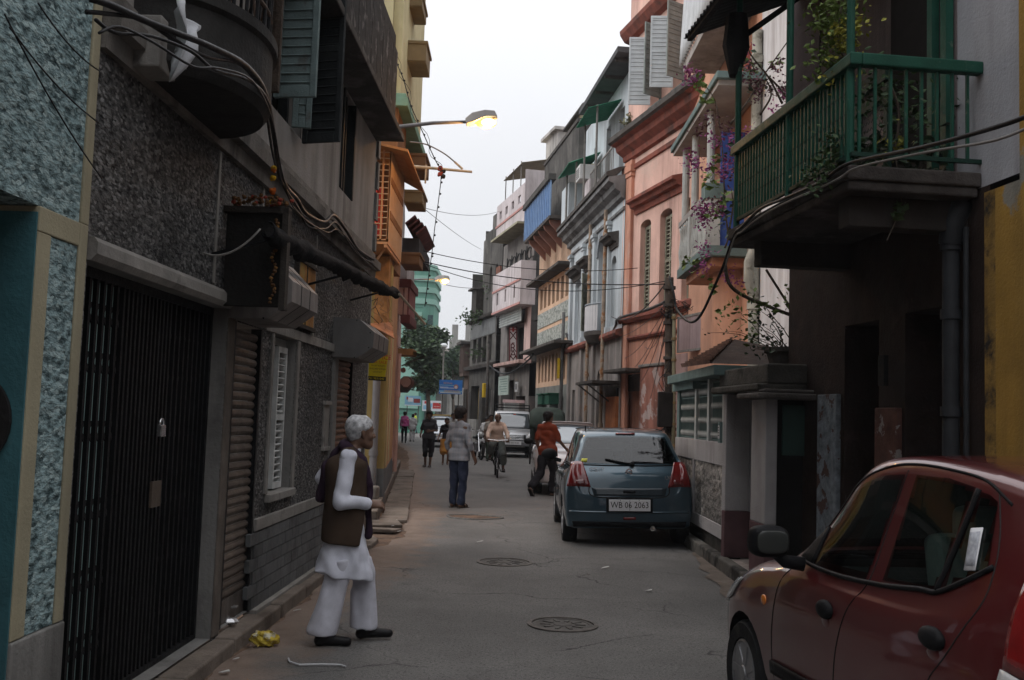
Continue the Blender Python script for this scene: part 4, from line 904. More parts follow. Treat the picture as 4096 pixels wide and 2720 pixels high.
RT=MB();a=atY(*cH(222,-20),22.8);a2=atY(*cH(330,90),22.8);bq=atY(*cH(222,60),26.5)
rt=MB();pxbox(rt,cH(215,100),cH(343,218),23.,26.);rt.build('dark_boards',mat('dark_slate',(.055,.055,.06),.8,.3),t,world=True)
nrm=MB().box(-.13,.13,-.02,.02,0,.3).mesh('roof_tile',mat('red_tile',(.13,.048,.048),.75,.3,6,.3,40,rnd=.4))
ms=[]
for r in range(4):
 for i in range(10):
  p=a2 .lerp(a,(r)/4.);ms.append(PK.M.inverted()@Matrix.Translation((p.x-.02,22.8+i*.27,p.z+.03))@Matrix.Rotation(PI/2,4,'Z')@Matrix.Rotation(.85,4,'X'))
pieces('roof_tile',nrm,t,ms)
mb=MB();q=[atY(*A2(530,985),24.),atY(*A2(690,1003),24.)]
mb.box(q[0].x-.1,q[1].x,24,24.9,q[1].z-.05,q[0].z+.06);mb.build('awning_fascia',mat('brown_fascia',(.26,.14,.06),.8,.25),t,world=True)
mb=MB();e0=atY(*A2(690,990),24.);e1=atY(*A2(784,1022),24.);mb.add([(q[0].x,24,q[0].z+.14),(e1 .x,24,e1 .z),(e1 .x,26,e1 .z+.05),(q[0].x,26,q[0].z+.18)],[(0,1,2,3)]);mb.add([(q[0].x,24,q[0].z+.11),(e1 .x,24,e1 .z-.03),(e1 .x,26,e1 .z+.02),(q[0].x,26,q[0].z+.15)],[(3,2,1,0)])
mb.bar(atY(*A2(600,1105),24.3),atY(*A2(770,1030),24.3),.03,.03);mb.bar(atY(*A2(600,1105),25.8),atY(*A2(765,1035),25.8),.03,.03);mb.build('sheet_awning',mat('dark_sheet',(.075,.065,.055),.7,.25),t,world=True)
oc=thing('octagonal_box_sign','pink octagonal end of a sign box on the left wall beyond the yellow house','sign');c=atY(*A2(634,1230),25.);R_=48/1.96/FPX*25
mb=MB();pts=[(c.x+R_*math.cos(PI/8+i*PI/4),c.z+R_*math.sin(PI/8+i*PI/4))for i in range(8)];mb.prism(pts,lambda p,q,w:Vector((p,w,q)),25.,25.7);mb.build('box',mat('dull_maroon_box',(.14,.07,.06),.7),oc)
mb=MB();pts=[(c.x+R_*.86*math.cos(PI/8+i*PI/4),c.z+R_*.86*math.sin(PI/8+i*PI/4))for i in range(8)];mb.prism(pts,lambda p,q,w:Vector((p,w,q)),24.98,25.02);mb.build('face',mat('pale_pink_face',(.5,.35,.31),.6,.12),oc)
mb=MB();
for x,z in((-.25,.22),(-.1,.3),(-.3,0.),(-.34,-.2)):mb.ball((c.x+x,25.2,c.z+z),.07,8)
mb.build('plaster_knob',M_PINK,oc,smooth=True)
# shops and houses beyond, seen very obliquely
t=bldg('far_shop_row','row of dim shopfronts on the left far end of the street',L4)
mb=MB();wall_mesh(mb,0,20.1,0,6.2,[(1+3.1*i,3.5+3.1*i,.1,2.6)for i in range(6)]+[(1.4+3.1*i,2.6+3.1*i,3.6,5.2)for i in range(6)],.5);mb.build('wall',mat('dim_wall',(.2,.18,.17),.9,.25,1.5,.3,30,streak=.7),t)
mb=MB();mb.box(0,20.1,-.6,-.51,0,6.2);mb.box(0,20.1,-3,-.6,5.9,6.2);mb.build('interior',M_VOID,t)
mb=MB();[mb.box(.8+3.1*i,3.6+3.1*i,0,.7,2.72,2.78)for i in range(6)];mb.pieces('awning',mat('dark_sheet',(.075,.065,.055)),t)
t=bldg('corner_shop','dim corner shop where the left pavement meets the crossroads',L5)
mb=MB();wall_mesh(mb,0,14.3,0,5.4,[(1+2.6*i,3.+2.6*i,.1,2.5)for i in range(5)],.6);mb.box(0,14.3,-4,-.6,0,5.4);mb.build('wall',_MATS['dim_wall'],t)
# green tower block
t=thing('green_tower','pale green rounded tower block with horizontal bands above the tree','building',LOC(-8.,82,0));M_GRN=mat('mint_green',(.115,.26,.205),.8,.12,.5,.1,20,streak=.2);M_GRL=mat('light_mint',(.21,.37,.31),.8,.1,.5,.1,20)
def rrect(x0,x1,y0,y1,r,n=6):
 o=[]
 for cx,cy,a0 in((x1-r,y1-r,0),(x0+r,y1-r,PI/2),(x0+r,y0+r,PI),(x1-r,y0+r,1.5*PI)):o+=[(cx+r*math.cos(a0+i*PI/2/n),cy+r*math.sin(a0+i*PI/2/n))for i in range(n+1)]
 return o
zt=atY(*cH(440,310),82).z;xr=atY(*cH(470,400),82).x+8.;pr=lambda mb,g,z0,z1:mb.prism(rrect(-6-g,xr+g,-g,7+g,1.),lambda p,q,w:Vector((p,q,w)),z0,z1)
mb=MB();pr(mb,0,0,zt);mb.build('shaft',M_GRN,t,auto=40)
mb=MB();[pr(mb,.12,zt-.45-i*.95,zt-i*.95)for i in range(4)];mb.build('band',M_GRL,t,auto=40)
mb=MB();[mb.box(-6,xr-.9,-.04,0.,z,z+.05)for z in[1+.55*i for i in range(18)]];mb.pieces('groove',mat('deep_mint',(.09,.22,.17),.8),t)
mb=MB();mb.box(xr-.45,xr-.02,-.05,0.,1,zt-4.2);mb.box(-2.3,-1.7,-.05,0,1,zt-4);mb.build('stair_glazing',mat('dark_glazing',(.03,.06,.06),.25,.2,bump=0),t)
mb=MB();mb.box(-1.6,xr-.95,-.2,0.,2,zt-4.);mb.build('pier',M_GRL,t)
# RIGHT SIDE, NEAR
M_LAV=mat('lavender_wash',(.4,.4,.43),.85,.12,2.2,.25,40,streak=.45,dirt=(.16,.15,.15))
M_WHW=mat('white_wash',(.6,.59,.6),.85,.08,2.,.25,40,streak=.5,dirt=(.22,.18,.17),patch=(.9,.58,.1),patchcol=(.5,.4,.38))
M_OCH=mat('ochre_wash',(.37,.215,.05),.88,.2,2.2,.35,40,streak=.3,patch=(2.2,.6,.05),patchcol=(.28,.26,.22))
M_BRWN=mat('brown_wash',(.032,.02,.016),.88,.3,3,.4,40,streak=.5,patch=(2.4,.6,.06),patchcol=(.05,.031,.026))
M_PEEL=mat('peeling_posters',(.17,.19,.21),.85,.4,14,.4,40,streak=.6,patch=(6,.56,.03),patchcol=(.085,.05,.043))
M_PEEL2=mat('peeling_pillar',(.11,.05,.04),.85,.35,7,.4,40,streak=.6,patch=(6,.57,.03),patchcol=(.3,.27,.255))
M_GRNP=mat('green_paint',(.017,.075,.052),.5,.2,5,.15,60,patch=(9,.62,.06),patchcol=(.1,.13,.1))
M_GRND=mat('dark_green_paint',(.014,.04,.03),.6,.25,5,.2,60)
M_PEACH=mat('peach_wash',(.56,.3,.2),.85,.12,2.,.25,40,streak=.35,dirt=(.2,.12,.1))
M_STUC=mat('white_stucco',(.36,.345,.345),.88,.15,3,.4,50,streak=.5,dirt=(.14,.12,.12))
M_TGRN=mat('dull_teal_paint',(.12,.17,.165),.7,.2,4,.2,50)
M_WPOST=mat('pale_post',(.4,.42,.41),.7,.15,4,.2,50,streak=.3)
R1=Plane((3.445,5.5),(2.9,10.4))
t=BH=bldg('balcony_house','dark house front with green railed balcony, ochre lower wall and deep doorways',R1)
hs=[(1.88,2.52,.12,2.58),(2.96,3.62,.12,2.57)]
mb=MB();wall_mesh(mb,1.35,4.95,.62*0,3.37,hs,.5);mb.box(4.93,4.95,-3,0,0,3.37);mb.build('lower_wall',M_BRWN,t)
mb=MB();mb.box(.2,1.27,-1.5,.014,0,3.32);mb.build('ochre_wall',M_OCH,t);MB().box(1.2705,1.4,-.1,.0145,0,3.32).build('mouldy_edge',mat('mouldy_ochre',(.3,.18,.05),.9,.25,2.5,.4,40,streak=.8,patch=(5.5,.45,.22),patchcol=(.035,.03,.026)),t)
random.seed(31)
for k_,(m_,s_,z_,n_)in enumerate(((M_SOOT0:=mat('black_mould',(.022,.02,.018),.95,.4,6,.5),1.33,2.6,9),(mat('bare_plaster',(.23,.22,.2),.95,.2,5,.4),1.27,1.7,4))):
 for q_ in range(0):
  pts=[(s_+random.uniform(-.02,.06)-.1*k_+(.05+random.random()*.08)*math.cos(a),z_-.28*q_*(1 if k_==0 else .8)+(.12+.14*random.random())*math.sin(a))for a in[PI*2*i/11 for i in range(11)]]
  MB().prism([(min(x,1.355),z)for x,z in pts],lambda p,q,w:Vector((p,w,q)),.0135,.0165+.0006*q_+.006*k_).build('plaster_stain',m_,t)
mb=MB();mb.box(.2,1.,-2.5,.012,3.32,12);mb.build('ochre_upper',M_OCH,t)
mb=MB();wall_mesh(mb,1.,4.95,3.37,12,[(1.9,2.75,3.47,5.),(3.,3.6,3.47,5.2)],.25);mb.build('upper_wall',M_LAV,t)
mb=MB();mb.box(4.2,4.98,-3,.02,3.37,12);mb.build('end_pier',mat('purple_brown',(.065,.05,.055),.85,.25,3,.3),t)
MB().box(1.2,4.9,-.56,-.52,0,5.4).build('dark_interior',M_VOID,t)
for s0,s1 in((1.9,2.5),(2.98,3.6)):
 dr=MB();dr.box(s0,s1,-.4,-.36,.12,2.56);dr=dr.build('door',mat('dark_door',(.018,.015,.013),.6,.3,6,.2),t)
 me=MB().box(0,(s1-s0)/2-.06,-.02,.012,0,.62).mesh('door_panel',_MATS['dark_door'])
 pieces('door_panel',me,dr,[Matrix.Translation((s0+.04+k*(s1-s0)/2,-.355,z))for k in(0,1)for z in(.3,1.05,1.8)])
mb=MB();mb.box(3.68,4.1,0,.05,.1,1.95);mb.pieces('pilaster',M_PEEL,t,bevel=.01)
mb=MB();mb.box(2.56,2.94,0,.05,.1,1.82);mb.pieces('pilaster',M_PEEL2,t,bevel=.01)
mb=MB();mb.tube([(1.68,.1,.1),(1.68,.1,3.)],.06,12);mb.tube([(1.68,.1,3.),(1.66,.1,3.15),(1.64,.04,3.3)],.085,12);mb.tube([(1.55,.06,.1),(1.55,.06,3.1)],.02,8)
for z in(.9,1.75,2.45,2.95):mb.tube([(1.68,.1,z),(1.68,.1,z+.07)],.075,12)
mb.build('drainpipe',mat('black_pipe',(.03,.032,.036),.5,.3,5,.15),t,auto=50)
mb=MB();mb.box(2.7,2.8,.05,.09,2.,2.25);mb.build('switch_box',M_DARK,t)
bs=MB();bs.box(1.44,3.98,.003,1.,3.37,3.475);bs.box(1.46,3.96,.02,.985,3.3,3.37);bal=bs.build('balcony',mat('stained_slab_edge',(.05,.043,.04),.9,.4,3,.5,40,streak=.8,patch=(4,.52,.1),patchcol=(.085,.075,.07)),t,bevel=.015)
mb=MB();mb.box(1.62,1.8,0.,.9,3.08,3.3);mb.box(3.5,3.68,0,.85,3.08,3.3);mb.pieces('beam',mat('beam_plaster',(.04,.034,.031),.9,.25,3,.4,40,streak=.5),bal,bevel=.01)
mb=MB();mb.box(1.42,3.98,.9,.99,4.185,4.275);mb.box(1.42,1.5,0.,.9,4.185,4.275);mb.build('top_rail',M_GRNP,bal,bevel=.012)
mb=MB();mb.box(1.45,3.95,.93,.96,3.54,3.57);mb.box(1.45,1.48,0.,.93,3.54,3.57);mb.build('bottom_rail',M_GRND,bal)
me=MB().box(-.01,.01,-.01,.01,0,.66).mesh('railing_bar',M_GRNP)
ms=[Matrix.Translation((1.59+i*.072,.945,3.54))for i in range(33)]+[Matrix.Translation((1.465,.1+i*.115,3.54))for i in range(8)]
pieces('railing_bar',me,bal,ms)
mb=MB()
for i in range(33):
 for z in(3.72,3.87,4.02):mb.ball((1.59+i*.072,.945,z),.015,6)
tag(mb.build('railing_knob',M_GRND,bal),kind='stuff')
me=MB().tube([(0,0,0),(0,0,2.3)],.03,10).mesh('post',M_GRNP)
pieces('post',me,bal,[Matrix.Translation((s,.945,3.47))for s in(1.52,2.64,3.9)])
mb=MB();mb.box(1.78,1.86,.02,.08,3.47,5.6);mb.box(1.98,2.05,.02,.08,3.47,5.6);mb.pieces('veranda_post',M_GRNP,bal)
MB().box(1.76,4.19,0.,.006,3.48,6.).build('veranda_shade_sheet',mat('veranda_shade_tone',(.17,.14,.14),.88,.2,2,.3,40,streak=.5),t);MB().box(2.06,2.72,.008,.03,3.47,5.4).build('veranda_dark_opening',M_VOID,t)  # darker sheet and near-black panel paint the veranda's shade and its open doorway
sc=MB();sc.box(2.75,3.28,.02,.06,3.5,3.58);sc.box(2.75,3.28,.02,.06,4.42,4.52);sc.box(2.75,3.28,.02,.06,3.98,4.06);sc.box(2.7,2.77,.02,.07,3.47,4.55);sc.box(3.26,3.33,.02,.07,3.47,4.55);sc=sc.build('mesh_screen',M_GRND,t)
mb=MB()
for k in range(15):
 z=3.52+k*.066
 mb.tube([(2.77+i*.02625,.045,z+(.014 if(i+k)%2 else-.014))for i in range(20)],.004,4,cap=False)
tag(mb.build('wire_mesh',mat('mesh_wire',(.1,.1,.1),.6),sc),kind='stuff')
MB().box(2.77,3.26,-.02,.012,3.5,4.45).build('screen_back',mat('pinkish_plaster',(.36,.3,.29),.85,.15),sc)
MB().box(2.78,3.3,0.,.05,4.6,4.72).build('shelf',M_GRND,t)
def corrugated(name,p00,p10,p01,p11,n,amp,m,parent,per=4):
 """sheet with ridges running from edge 0 to edge 1"""
 p00,p10,p01,p11=map(Vector,(p00,p10,p01,p11));nr=(p10-p00).cross(p01-p00).normalized();V=[];F=[];k=n*per
 for i in range(k+1):
  o=nr*amp*math.sin(2*PI*i/per)
  for j in range(7):V.append((p00 .lerp(p10,i/k)).lerp(p01 .lerp(p11,i/k),j/6)+o)
 for i in range(k):
  for j in range(6):F.append((i*7+j,i*7+7+j,i*7+8+j,i*7+j+1))
 me=bpy.data.meshes.new(name);me.from_pydata(V,[],F);me.materials.append(m);me.polygons.foreach_set('use_smooth',[True]*len(F));o=link(name,me,parent);s=o.modifiers.new('thick','SOLIDIFY');s.thickness=.006;return o
corrugated('corrugated_canopy',(2.3,0,6.15),(4.75,0,6.15),(2.3,1.25,5.62),(4.75,1.25,5.62),24,.018,mat('black_corrugated',(.03,.03,.03),.7,.3),t)
mb=MB();mb.bar((3.9,.95,5.3),(3.9,0,6.05),.05,.05);mb.bar((2.4,1.2,5.6),(4.7,1.2,5.6),.05,.06);mb.tube([(3.93,.98,4.95),(3.95,.96,5.25),(3.9,.97,5.55)],[.05,.13,.1],10);mb.build('canopy_beam',M_DARK,t)
cable_pts=[R1 .W(*(lambda h:(h[0],1.02,h[1]))(R1 .hit(q,1.02)))for q in(n1(1640,640),n1(1400,725),n1(1000,835),n1(620,915),n1(510,960),n1(400,1040),n1(200,1130),n1(60,1190),r5(1050,1420),r5(1000,1470),r6(935,400),r6(880,530),r6(790,720),r6(720,765),r6(640,690),r6(620,590),r6(590,480))]
cable('thick black cable running along the green balcony slab to the dark pole',smooth(cable_pts),.014,n=8)
cable('thin grey cable just under the thick one along the balcony slab',smooth([p+Vector((0,0,-.05-.02*math.sin(i*2)))for i,p in enumerate(cable_pts[:11])]),.008,mat('grey_wire',(.22,.21,.2),.5))
# low white porch with planter
R2=Plane((2.55,9.9),(2.46,11.6));t=bldg('white_porch','low white entrance porch with mossy concrete canopy and purple skirting',R2)
M_PURP=mat('purple_skirting',(.12,.065,.07),.85,.25,3,.3,40,streak=.4)
mb=MB();mb.box(.04,.53,-.12,0,.66,1.94);mb.box(1.5,1.62,-.28,0,.66,1.98);mb.pieces('pillar',M_STUC,t,bevel=.012)
mb=MB();mb.box(.035,.535,-.125,.005,.14,.66);mb.box(1.495,1.625,-.285,.005,.14,.66);mb.pieces('pillar_base',M_PURP,t,bevel=.01)
mb=MB();mb.box(.53,1.5,-.62,-.58,.66,1.97);mb.box(.53,.56,-.6,-.27,.66,1.97);mb.box(1.47,1.5,-.6,-.27,.66,1.97);mb.build('recess_wall',mat('grey_recess',(.3,.3,.31),.85,.12,2,.2),t)
mb=MB();mb.box(.53,1.5,-.575,-.55,.14,.66);mb.box(1.44,1.468,-.55,-.27,.14,.66);mb.pieces('recess_skirting',M_PURP,t)
tl=MB().box(0,.19,-.13,0,0,.02).mesh('floor_tile',mat('porch_tile',(.36,.31,.28),.6,.25,6,.2,50,rnd=.3));pieces('floor_tile',tl,t,[Matrix.Translation((.54+i*.192,-.02-j*.135,.105))for i in range(5)for j in range(4)])
mb=MB();mb.box(.02,1.84,-.7,.1,1.985,2.06);mb.box(.02,1.84,-.7,-0.,2.06,2.26);mb.build('canopy',mat('mossy_concrete',(.075,.07,.062),.92,.35,4,.6,30,patch=(3,.52,.1),patchcol=(.035,.035,.03)),t,bevel=.02)
mb=MB();mb.box(-.22,.55,-.62,.16,1.9,1.96);mb.box(-.16,.45,-.62,.08,1.96,2.);mb.build('canopy_near',mat('slate_slabs',(.095,.085,.078),.92,.35,5,.7,25),t,bevel=.02)
mb=MB();mb.box(-0.,.036,-.55,-.46,.1,1.9);mb.build('door_jamb',mat('grey_jamb',(.21,.19,.185),.88,.25,3,.4,40,streak=.5),t,bevel=.006)
MB().box(.1,.13,-.46,-.12,.1,1.9).build('doorway',M_VOID,t)
MB().box(.06,.1,-.42,-.18,1.35,1.85).build('meter_box',mat('dull_green_box',(.03,.06,.05),.6),t)
mb=MB();mb.box(-.2,.02,-.75,-.55,.1,1.85);mb.build('grey_pier',mat('brown_grey_pier',(.12,.1,.092),.9,.3,3,.5,40,streak=.6),t,bevel=.02)
lb=thing('letter_box','arched brown wooden letter box in the porch recess','letter box',R2 .M@LOC(1.468,-.44,1.05,PI/2))
mb=MB();pts=[(-.13,0),(.13,0),(.13,.46)]+[(.13*math.cos(PI*i/8),.46+.11*math.sin(PI*i/8))for i in range(1,8)]+[(-.13,.46)];mb.prism(pts,lambda p,q,w:Vector((p,w,q)),0,.12);mb.build('box',mat('letterbox_wood',(.06,.03,.022),.6,.3,6,.2),lb)
mb=MB();mb.box(-.15,.15,.12,.14,.44,.47);mb.box(-.15,-.13,0.,.14,0,.46);mb.box(.13,.15,0,.14,0,.46);mb.build('trim',M_DARK,lb)
nb=thing('name_plate','small grey framed name plate on the corner of the grille beside the porch','sign',R2 .M@LOC(1.66,.01,1.42));MB().box(-.05,.05,0,.03,0,.24).build('frame',M_TGRN,nb,bevel=.004);MB().box(-.035,.035,.031,.034,.05,.2).build('plate',mat('white_plate',(.5,.5,.5),.5,.05,bump=0),nb)
mb=MB();[mb.box(-.022,.022,.0345,.036,z,z+.012)for z in(.08,.11,.14,.17)];mb.build('lettering',M_KTXT,nb)
# fence wall with pebble panels and iron grille
R3=Plane((2.5,11.7),(2.5,16));t=bldg('grille_porch','porch with white posts, iron grille, pebble panels and small red tiled roof',R3);M_PEB=chips('pebble_panel',(.09,.085,.08),(.42,.39,.36),(.46,.42,.38),24,1.2,blot=((.03,.028,.027),.85))
mb=MB();mb.box(-.1,3.35,-.2,0,1.15,1.42);mb.box(-.1,3.35,-.2,0.,.3,.455);mb.box(1.8,1.92,-.2,0.,.455,1.15);mb.box(3.25,3.35,-.2,0,.455,1.15);mb.box(-.1,.02,-.2,0,.455,1.15);mb.build('low_wall',M_STUC,t,bevel=.006)
me=MB().box(0,1.77,-.16,-.02,.455,1.15).mesh('pebble_panel',M_PEB);pieces('pebble_panel',me,t,[Matrix.Translation((.025,0,0))]);me=MB().box(0,1.32,-.16,-.02,.455,1.15).mesh('pebble_panel',M_PEB);pieces('pebble_panel',me,t,[Matrix.Translation((1.925,0,0))])
MB().box(-.1,3.35,-.2,-.06,0,.3).build('base',mat('dark_base',(.05,.045,.04),.9,.3,4,.5,30),t)  # darker base strip, set back below the wall bands
me=MB().box(-.055,.055,-.12,-0.,0,.82).mesh('post',M_WPOST);pieces('post',me,t,[Matrix.Translation((s,-.01,1.42))for s in(.96,1.82)]);MB().box(3.1,3.3,-.13,-.01,1.42,2.2).build('post',M_TGRN,t);MB().box(-.08,.06,-.14,0.,1.42,2.2).build('post',M_WPOST,t)
for s0,s1 in((.06,.905),(1.015,1.765),(1.875,3.1)):
 g=MB();[g.box(s0,s1,-.07,-.05,z,z+.015)for z in(1.43,1.98,2.15)];g=g.build('grille',M_TGRN,t);n=int((s1-s0)/.062)
 me=MB().box(-.006,.006,-.066,-.054,1.43,2.16).mesh('grille_bar',M_TGRN);pieces('grille_bar',me,g,[Matrix.Translation((s0+(i+.5)*(s1-s0)/n,0,0))for i in range(n)])
 d_=MB()
 for i in range(n):
  for z in(1.5,1.68,1.86,2.05):
   c=Vector((s0+(i+.5)*(s1-s0)/n,-.04,z));d_.add([c+Vector((0,.012,0)),c+Vector((.015,0,0)),c+Vector((0,0,.048)),c+Vector((-.015,0,0)),c+Vector((0,0,-.048))],[(0,1,2),(0,2,3),(0,3,4),(0,4,1)])
 tag(d_.build('spear_leaf',mat('pale_iron_leaf',(.38,.38,.36),.6),g),kind='stuff')
 MB().box(s0,s1,-.12,-.1,1.43,2.16).build('blind',mat('brown_blind',(.17,.14,.11),.8,.2,4,.2),g)
MB().box(-.2,3.2,-.3,.16,2.2,2.32).build('eave',M_TGRN,t,bevel=.01);MB().box(1.7,3.4,-.3,.05,2.1,2.2).build('eave_low',M_TGRN,t)
ap=R3 .M.inverted()@atY(*A5(482,152),13.3);e0,e1=Vector((-.2,.2,2.33)),Vector((1.75,.2,2.38));nrows=13
tr=MB();tr.add([e0,e1,ap,Vector((-.2,-1.7,2.34)),e0-Vector((0,0,.03)),e1-Vector((0,0,.03))],[(0,1,2),(0,2,3)]);tr=tr.build('tile_roof',M_BRWN,t)
M_RTI=mat('clay_tile',(.165,.098,.078),.8,.25,5,.3,40,rnd=.35)
for r in range(nrows):
 f0,f1=r/nrows,(r+1)/nrows;a,b=e0 .lerp(ap,f0),e1 .lerp(ap,f0);L_=(b-a).length;n=max(1,int(L_/.13));a1,b1=e0 .lerp(ap,f1),e1 .lerp(ap,f1)
 for i in range(n):
  q0,q1,q2,q3=a.lerp(b,i/n),a.lerp(b,(i+.94)/n),a1 .lerp(b1,(i+.94)/n),a1 .lerp(b1,i/n);u_=Vector((0,.015,.05))
  MB().add([q0+u_,q1+u_,q2+Vector((0,0,.006)),q3+Vector((0,0,.006)),q0,q1],[(0,1,2,3),(4,5,1,0)]).build('roof_tile',M_RTI,tr,fix=False)
# house behind the porches: white wall, curved peach wall, baluster balcony
R3b=Plane((4.2,10.6),(4.2,24));o_=1.4
t=bldg('peach_house','white and peach house with baluster balcony, blue door and scalloped sheet awning',R3b)
MB().box(-.2,5.+o_,-4,0,0,11).build('white_wall',M_WHW,t)
MB().box(5.+o_,13.3,-4,-.02,0,12).build('peach_wall',M_PEACH,t)
mb=MB();mb.tube([(4.95+o_,.09,0),(4.95+o_,.09,8.5)],.09,12)
for z in(2.9,3.6,4.6,5.4,7.9):mb.tube([(4.95+o_,.09,z),(4.95+o_,.09,z+.14)],.115,12)
mb.tube([(4.95+o_,.09,4.7),(4.9+o_,.2,4.4),(4.9+o_,.2,4.1),(4.95+o_,.09,3.8)],.08,10);mb.build('drainpipe',mat('cream_pipe',(.36,.35,.3),.6,.25,3,.2,40,streak=.5,patch=(5,.55,.1),patchcol=(.16,.15,.12)),t,auto=50)
mb=MB();wn_=[(2.2,3.1,7.3,8.6)];mb.box(2.2,3.1,0.,.03,7.3,8.6);mb.build('window',mat('blue_grey_shutter',(.16,.22,.28),.7),t)
MB().lathe([(.55,0),(.55,4.6),(.5,4.61)],20,Matrix.Translation((6.9+o_,-.15,0))).build('round_pier',M_PEACH,t,auto=40)
s0,s1,zb=5.85+o_,8.98+o_,4.66
bal=MB();bal.box(s0,s1,0.,.75,zb,zb+.19);bal=bal.build('balcony',M_TGRN,t,bevel=.012);MB().box(s0+.2,s1-.3,0.,.6,zb-.16,zb).build('underside',M_PEACH,bal)
mb=MB();mb.box(s0,s1,.64,.74,zb+1.08,zb+1.2);mb.box(s0,s0+.12,0.,.64,zb+1.05,zb+1.2);mb.build('hand_rail',mat('grey_rail',(.3,.28,.265),.8,.2),bal,bevel=.012)
mb=MB();mb.box(s0,s0+.3,.5,.76,zb+.19,zb+1.05);mb.box(s0+1.75,s0+1.93,.62,.75,zb+.19,zb+1.08);mb.pieces('pier',M_WPOST,bal)
MB().box(s0-.02,s0+.34,.45,.79,zb+1.05,zb+1.33).build('green_pier_cap',M_TGRN,bal)
mb=MB();mb.lathe([(.045,0),(.045,.05),(.028,.1),(.05,.25),(.055,.36),(.03,.55),(.022,.7),(.04,.8),(.045,.88)],10);me=mb.mesh('baluster',M_WPOST,smooth=True);pieces('baluster',me,bal,[Matrix.Translation((s0+.42+i*.2,.69,zb+.19))for i in range(14)if abs(i*.2+.42-1.84)>.13])
dr=MB();dr.box(s0+.04,s0+.07,.06,.5,zb+.19,zb+2.3);dr=dr.build('blue_door',mat('blue_paint',(.04,.085,.3),.5,.15,4,.1),t)
me=MB().tube([(0,0,0),(0,0,1.55)],.075,10).mesh('column',M_WPOST);pieces('column',me,bal,[Matrix.Translation((s,.62,zb+1.2))for s in(s0+.35,s0+1.9,s0+3.)])
MB().box(s0-1.2,s1+.6,0.,.85,7.53,7.66).build('canopy',M_TGRN,t,bevel=.015);MB().box(s0-1.1,s1+.5,.01,.8,7.44,7.53).build('canopy_soffit',mat('pale_soffit',(.36,.34,.32),.85),t)
MB().box(s0-.9,s0+.9,0.,.05,7.7,8.5).build('red_panel',mat('red_oxide',(.22,.045,.03),.8,.2),t)
MB().box(s0-.5,s1-.1,0.,.72,9.1,9.3).build('upper_slab',mat('grey_slab',(.34,.31,.29),.85,.2,2,.3,40,streak=.5),t,bevel=.01)
corrugated('scalloped_awning',(s0-.6,.75,9.3),(s1+.1,.75,9.3),(s0-.6,.62,11.9),(s1+.1,.62,11.9),22,.035,mat('white_sheet',(.52,.54,.56),.6,.1,3,.1,40,streak=.2),t,per=6)
# RIGHT SIDE, FAR
M_SALM=mat('salmon_wash',(.58,.29,.205),.85,.13,1.6,.3,30,streak=.6,dirt=(.12,.06,.05),patch=(.8,.57,.1),patchcol=(.58,.36,.29))
M_SALP=mat('pale_salmon_wash',(.65,.42,.35),.85,.12,1.6,.3,30,streak=.5,dirt=(.2,.11,.1),patch=(.7,.57,.1),patchcol=(.6,.42,.35))
M_REDM=mat('red_moulding',(.26,.085,.06),.85,.3,2,.4,30,streak=.6,dirt=(.04,.03,.03),patch=(1.5,.55,.12),patchcol=(.1,.055,.045))
M_SOOT=mat('sooty_moulding',(.085,.075,.068),.9,.35,2,.5,30,streak=.5,patch=(2,.52,.14),patchcol=(.045,.042,.04))
M_BLUW=mat('bluish_white_wash',(.5,.55,.58),.85,.08,1.5,.2,30,streak=.55,dirt=(.2,.2,.2))
M_BLUG=mat('grey_blue_wash',(.3,.33,.36),.85,.12,1.5,.2,30,streak=.5)
M_PGREY=mat('dusty_grey_wall',(.28,.255,.24),.9,.2,1.5,.35,30,streak=.6,patch=(1.3,.55,.1),patchcol=(.36,.3,.27))
M_LOUV=mat('olive_louvre',(.26,.25,.19),.75,.2,5,.2,50,rnd=.2)
M_PEA=mat('light_peach_wash',(.58,.4,.285),.85,.1,1.6,.25,30,streak=.4,dirt=(.2,.15,.12))
M_STONE=chips('grey_pebble_panel',(.12,.135,.125),(.33,.355,.33),(.36,.38,.36),16,.9)
M_GLSD=mat('dark_pane',(.035,.04,.042),.2,.3,3,0)
M_BLUB=mat('blue_balcony_paint',(.075,.16,.34),.6,.2,4,.2,40,streak=.35,dirt=(.1,.13,.18))
M_WPNK=mat('pinkish_white_wash',(.54,.49,.5),.85,.1,1.5,.2,30,streak=.6,dirt=(.2,.17,.16))
M_SMOKE=mat('blackened_wall',(.085,.08,.074),.92,.3,1.2,.45,25,streak=.7,dirt=(.025,.024,.022),patch=(.9,.54,.15),patchcol=(.15,.14,.128))
M_GAWN=mat('green_sheet',(.02,.19,.105),.55,.2,3,.15,40)
M_RIPE=mat('rusty_downpipe',(.34,.27,.21),.7,.4,4,.3,40,patch=(4,.5,.1),patchcol=(.26,.12,.05))
R4=Plane((4.36,23.6),(3.,29));R5=Plane((3.,29),(2.1,37));R6=Plane((2.1,37),(.84,45.4));R7=Plane((.84,45.4),(-.84,52.4));R8=Plane((-.84,52.4),(-2.9,60.7));R9=Plane((-2.9,60.7),(-4.6,70))
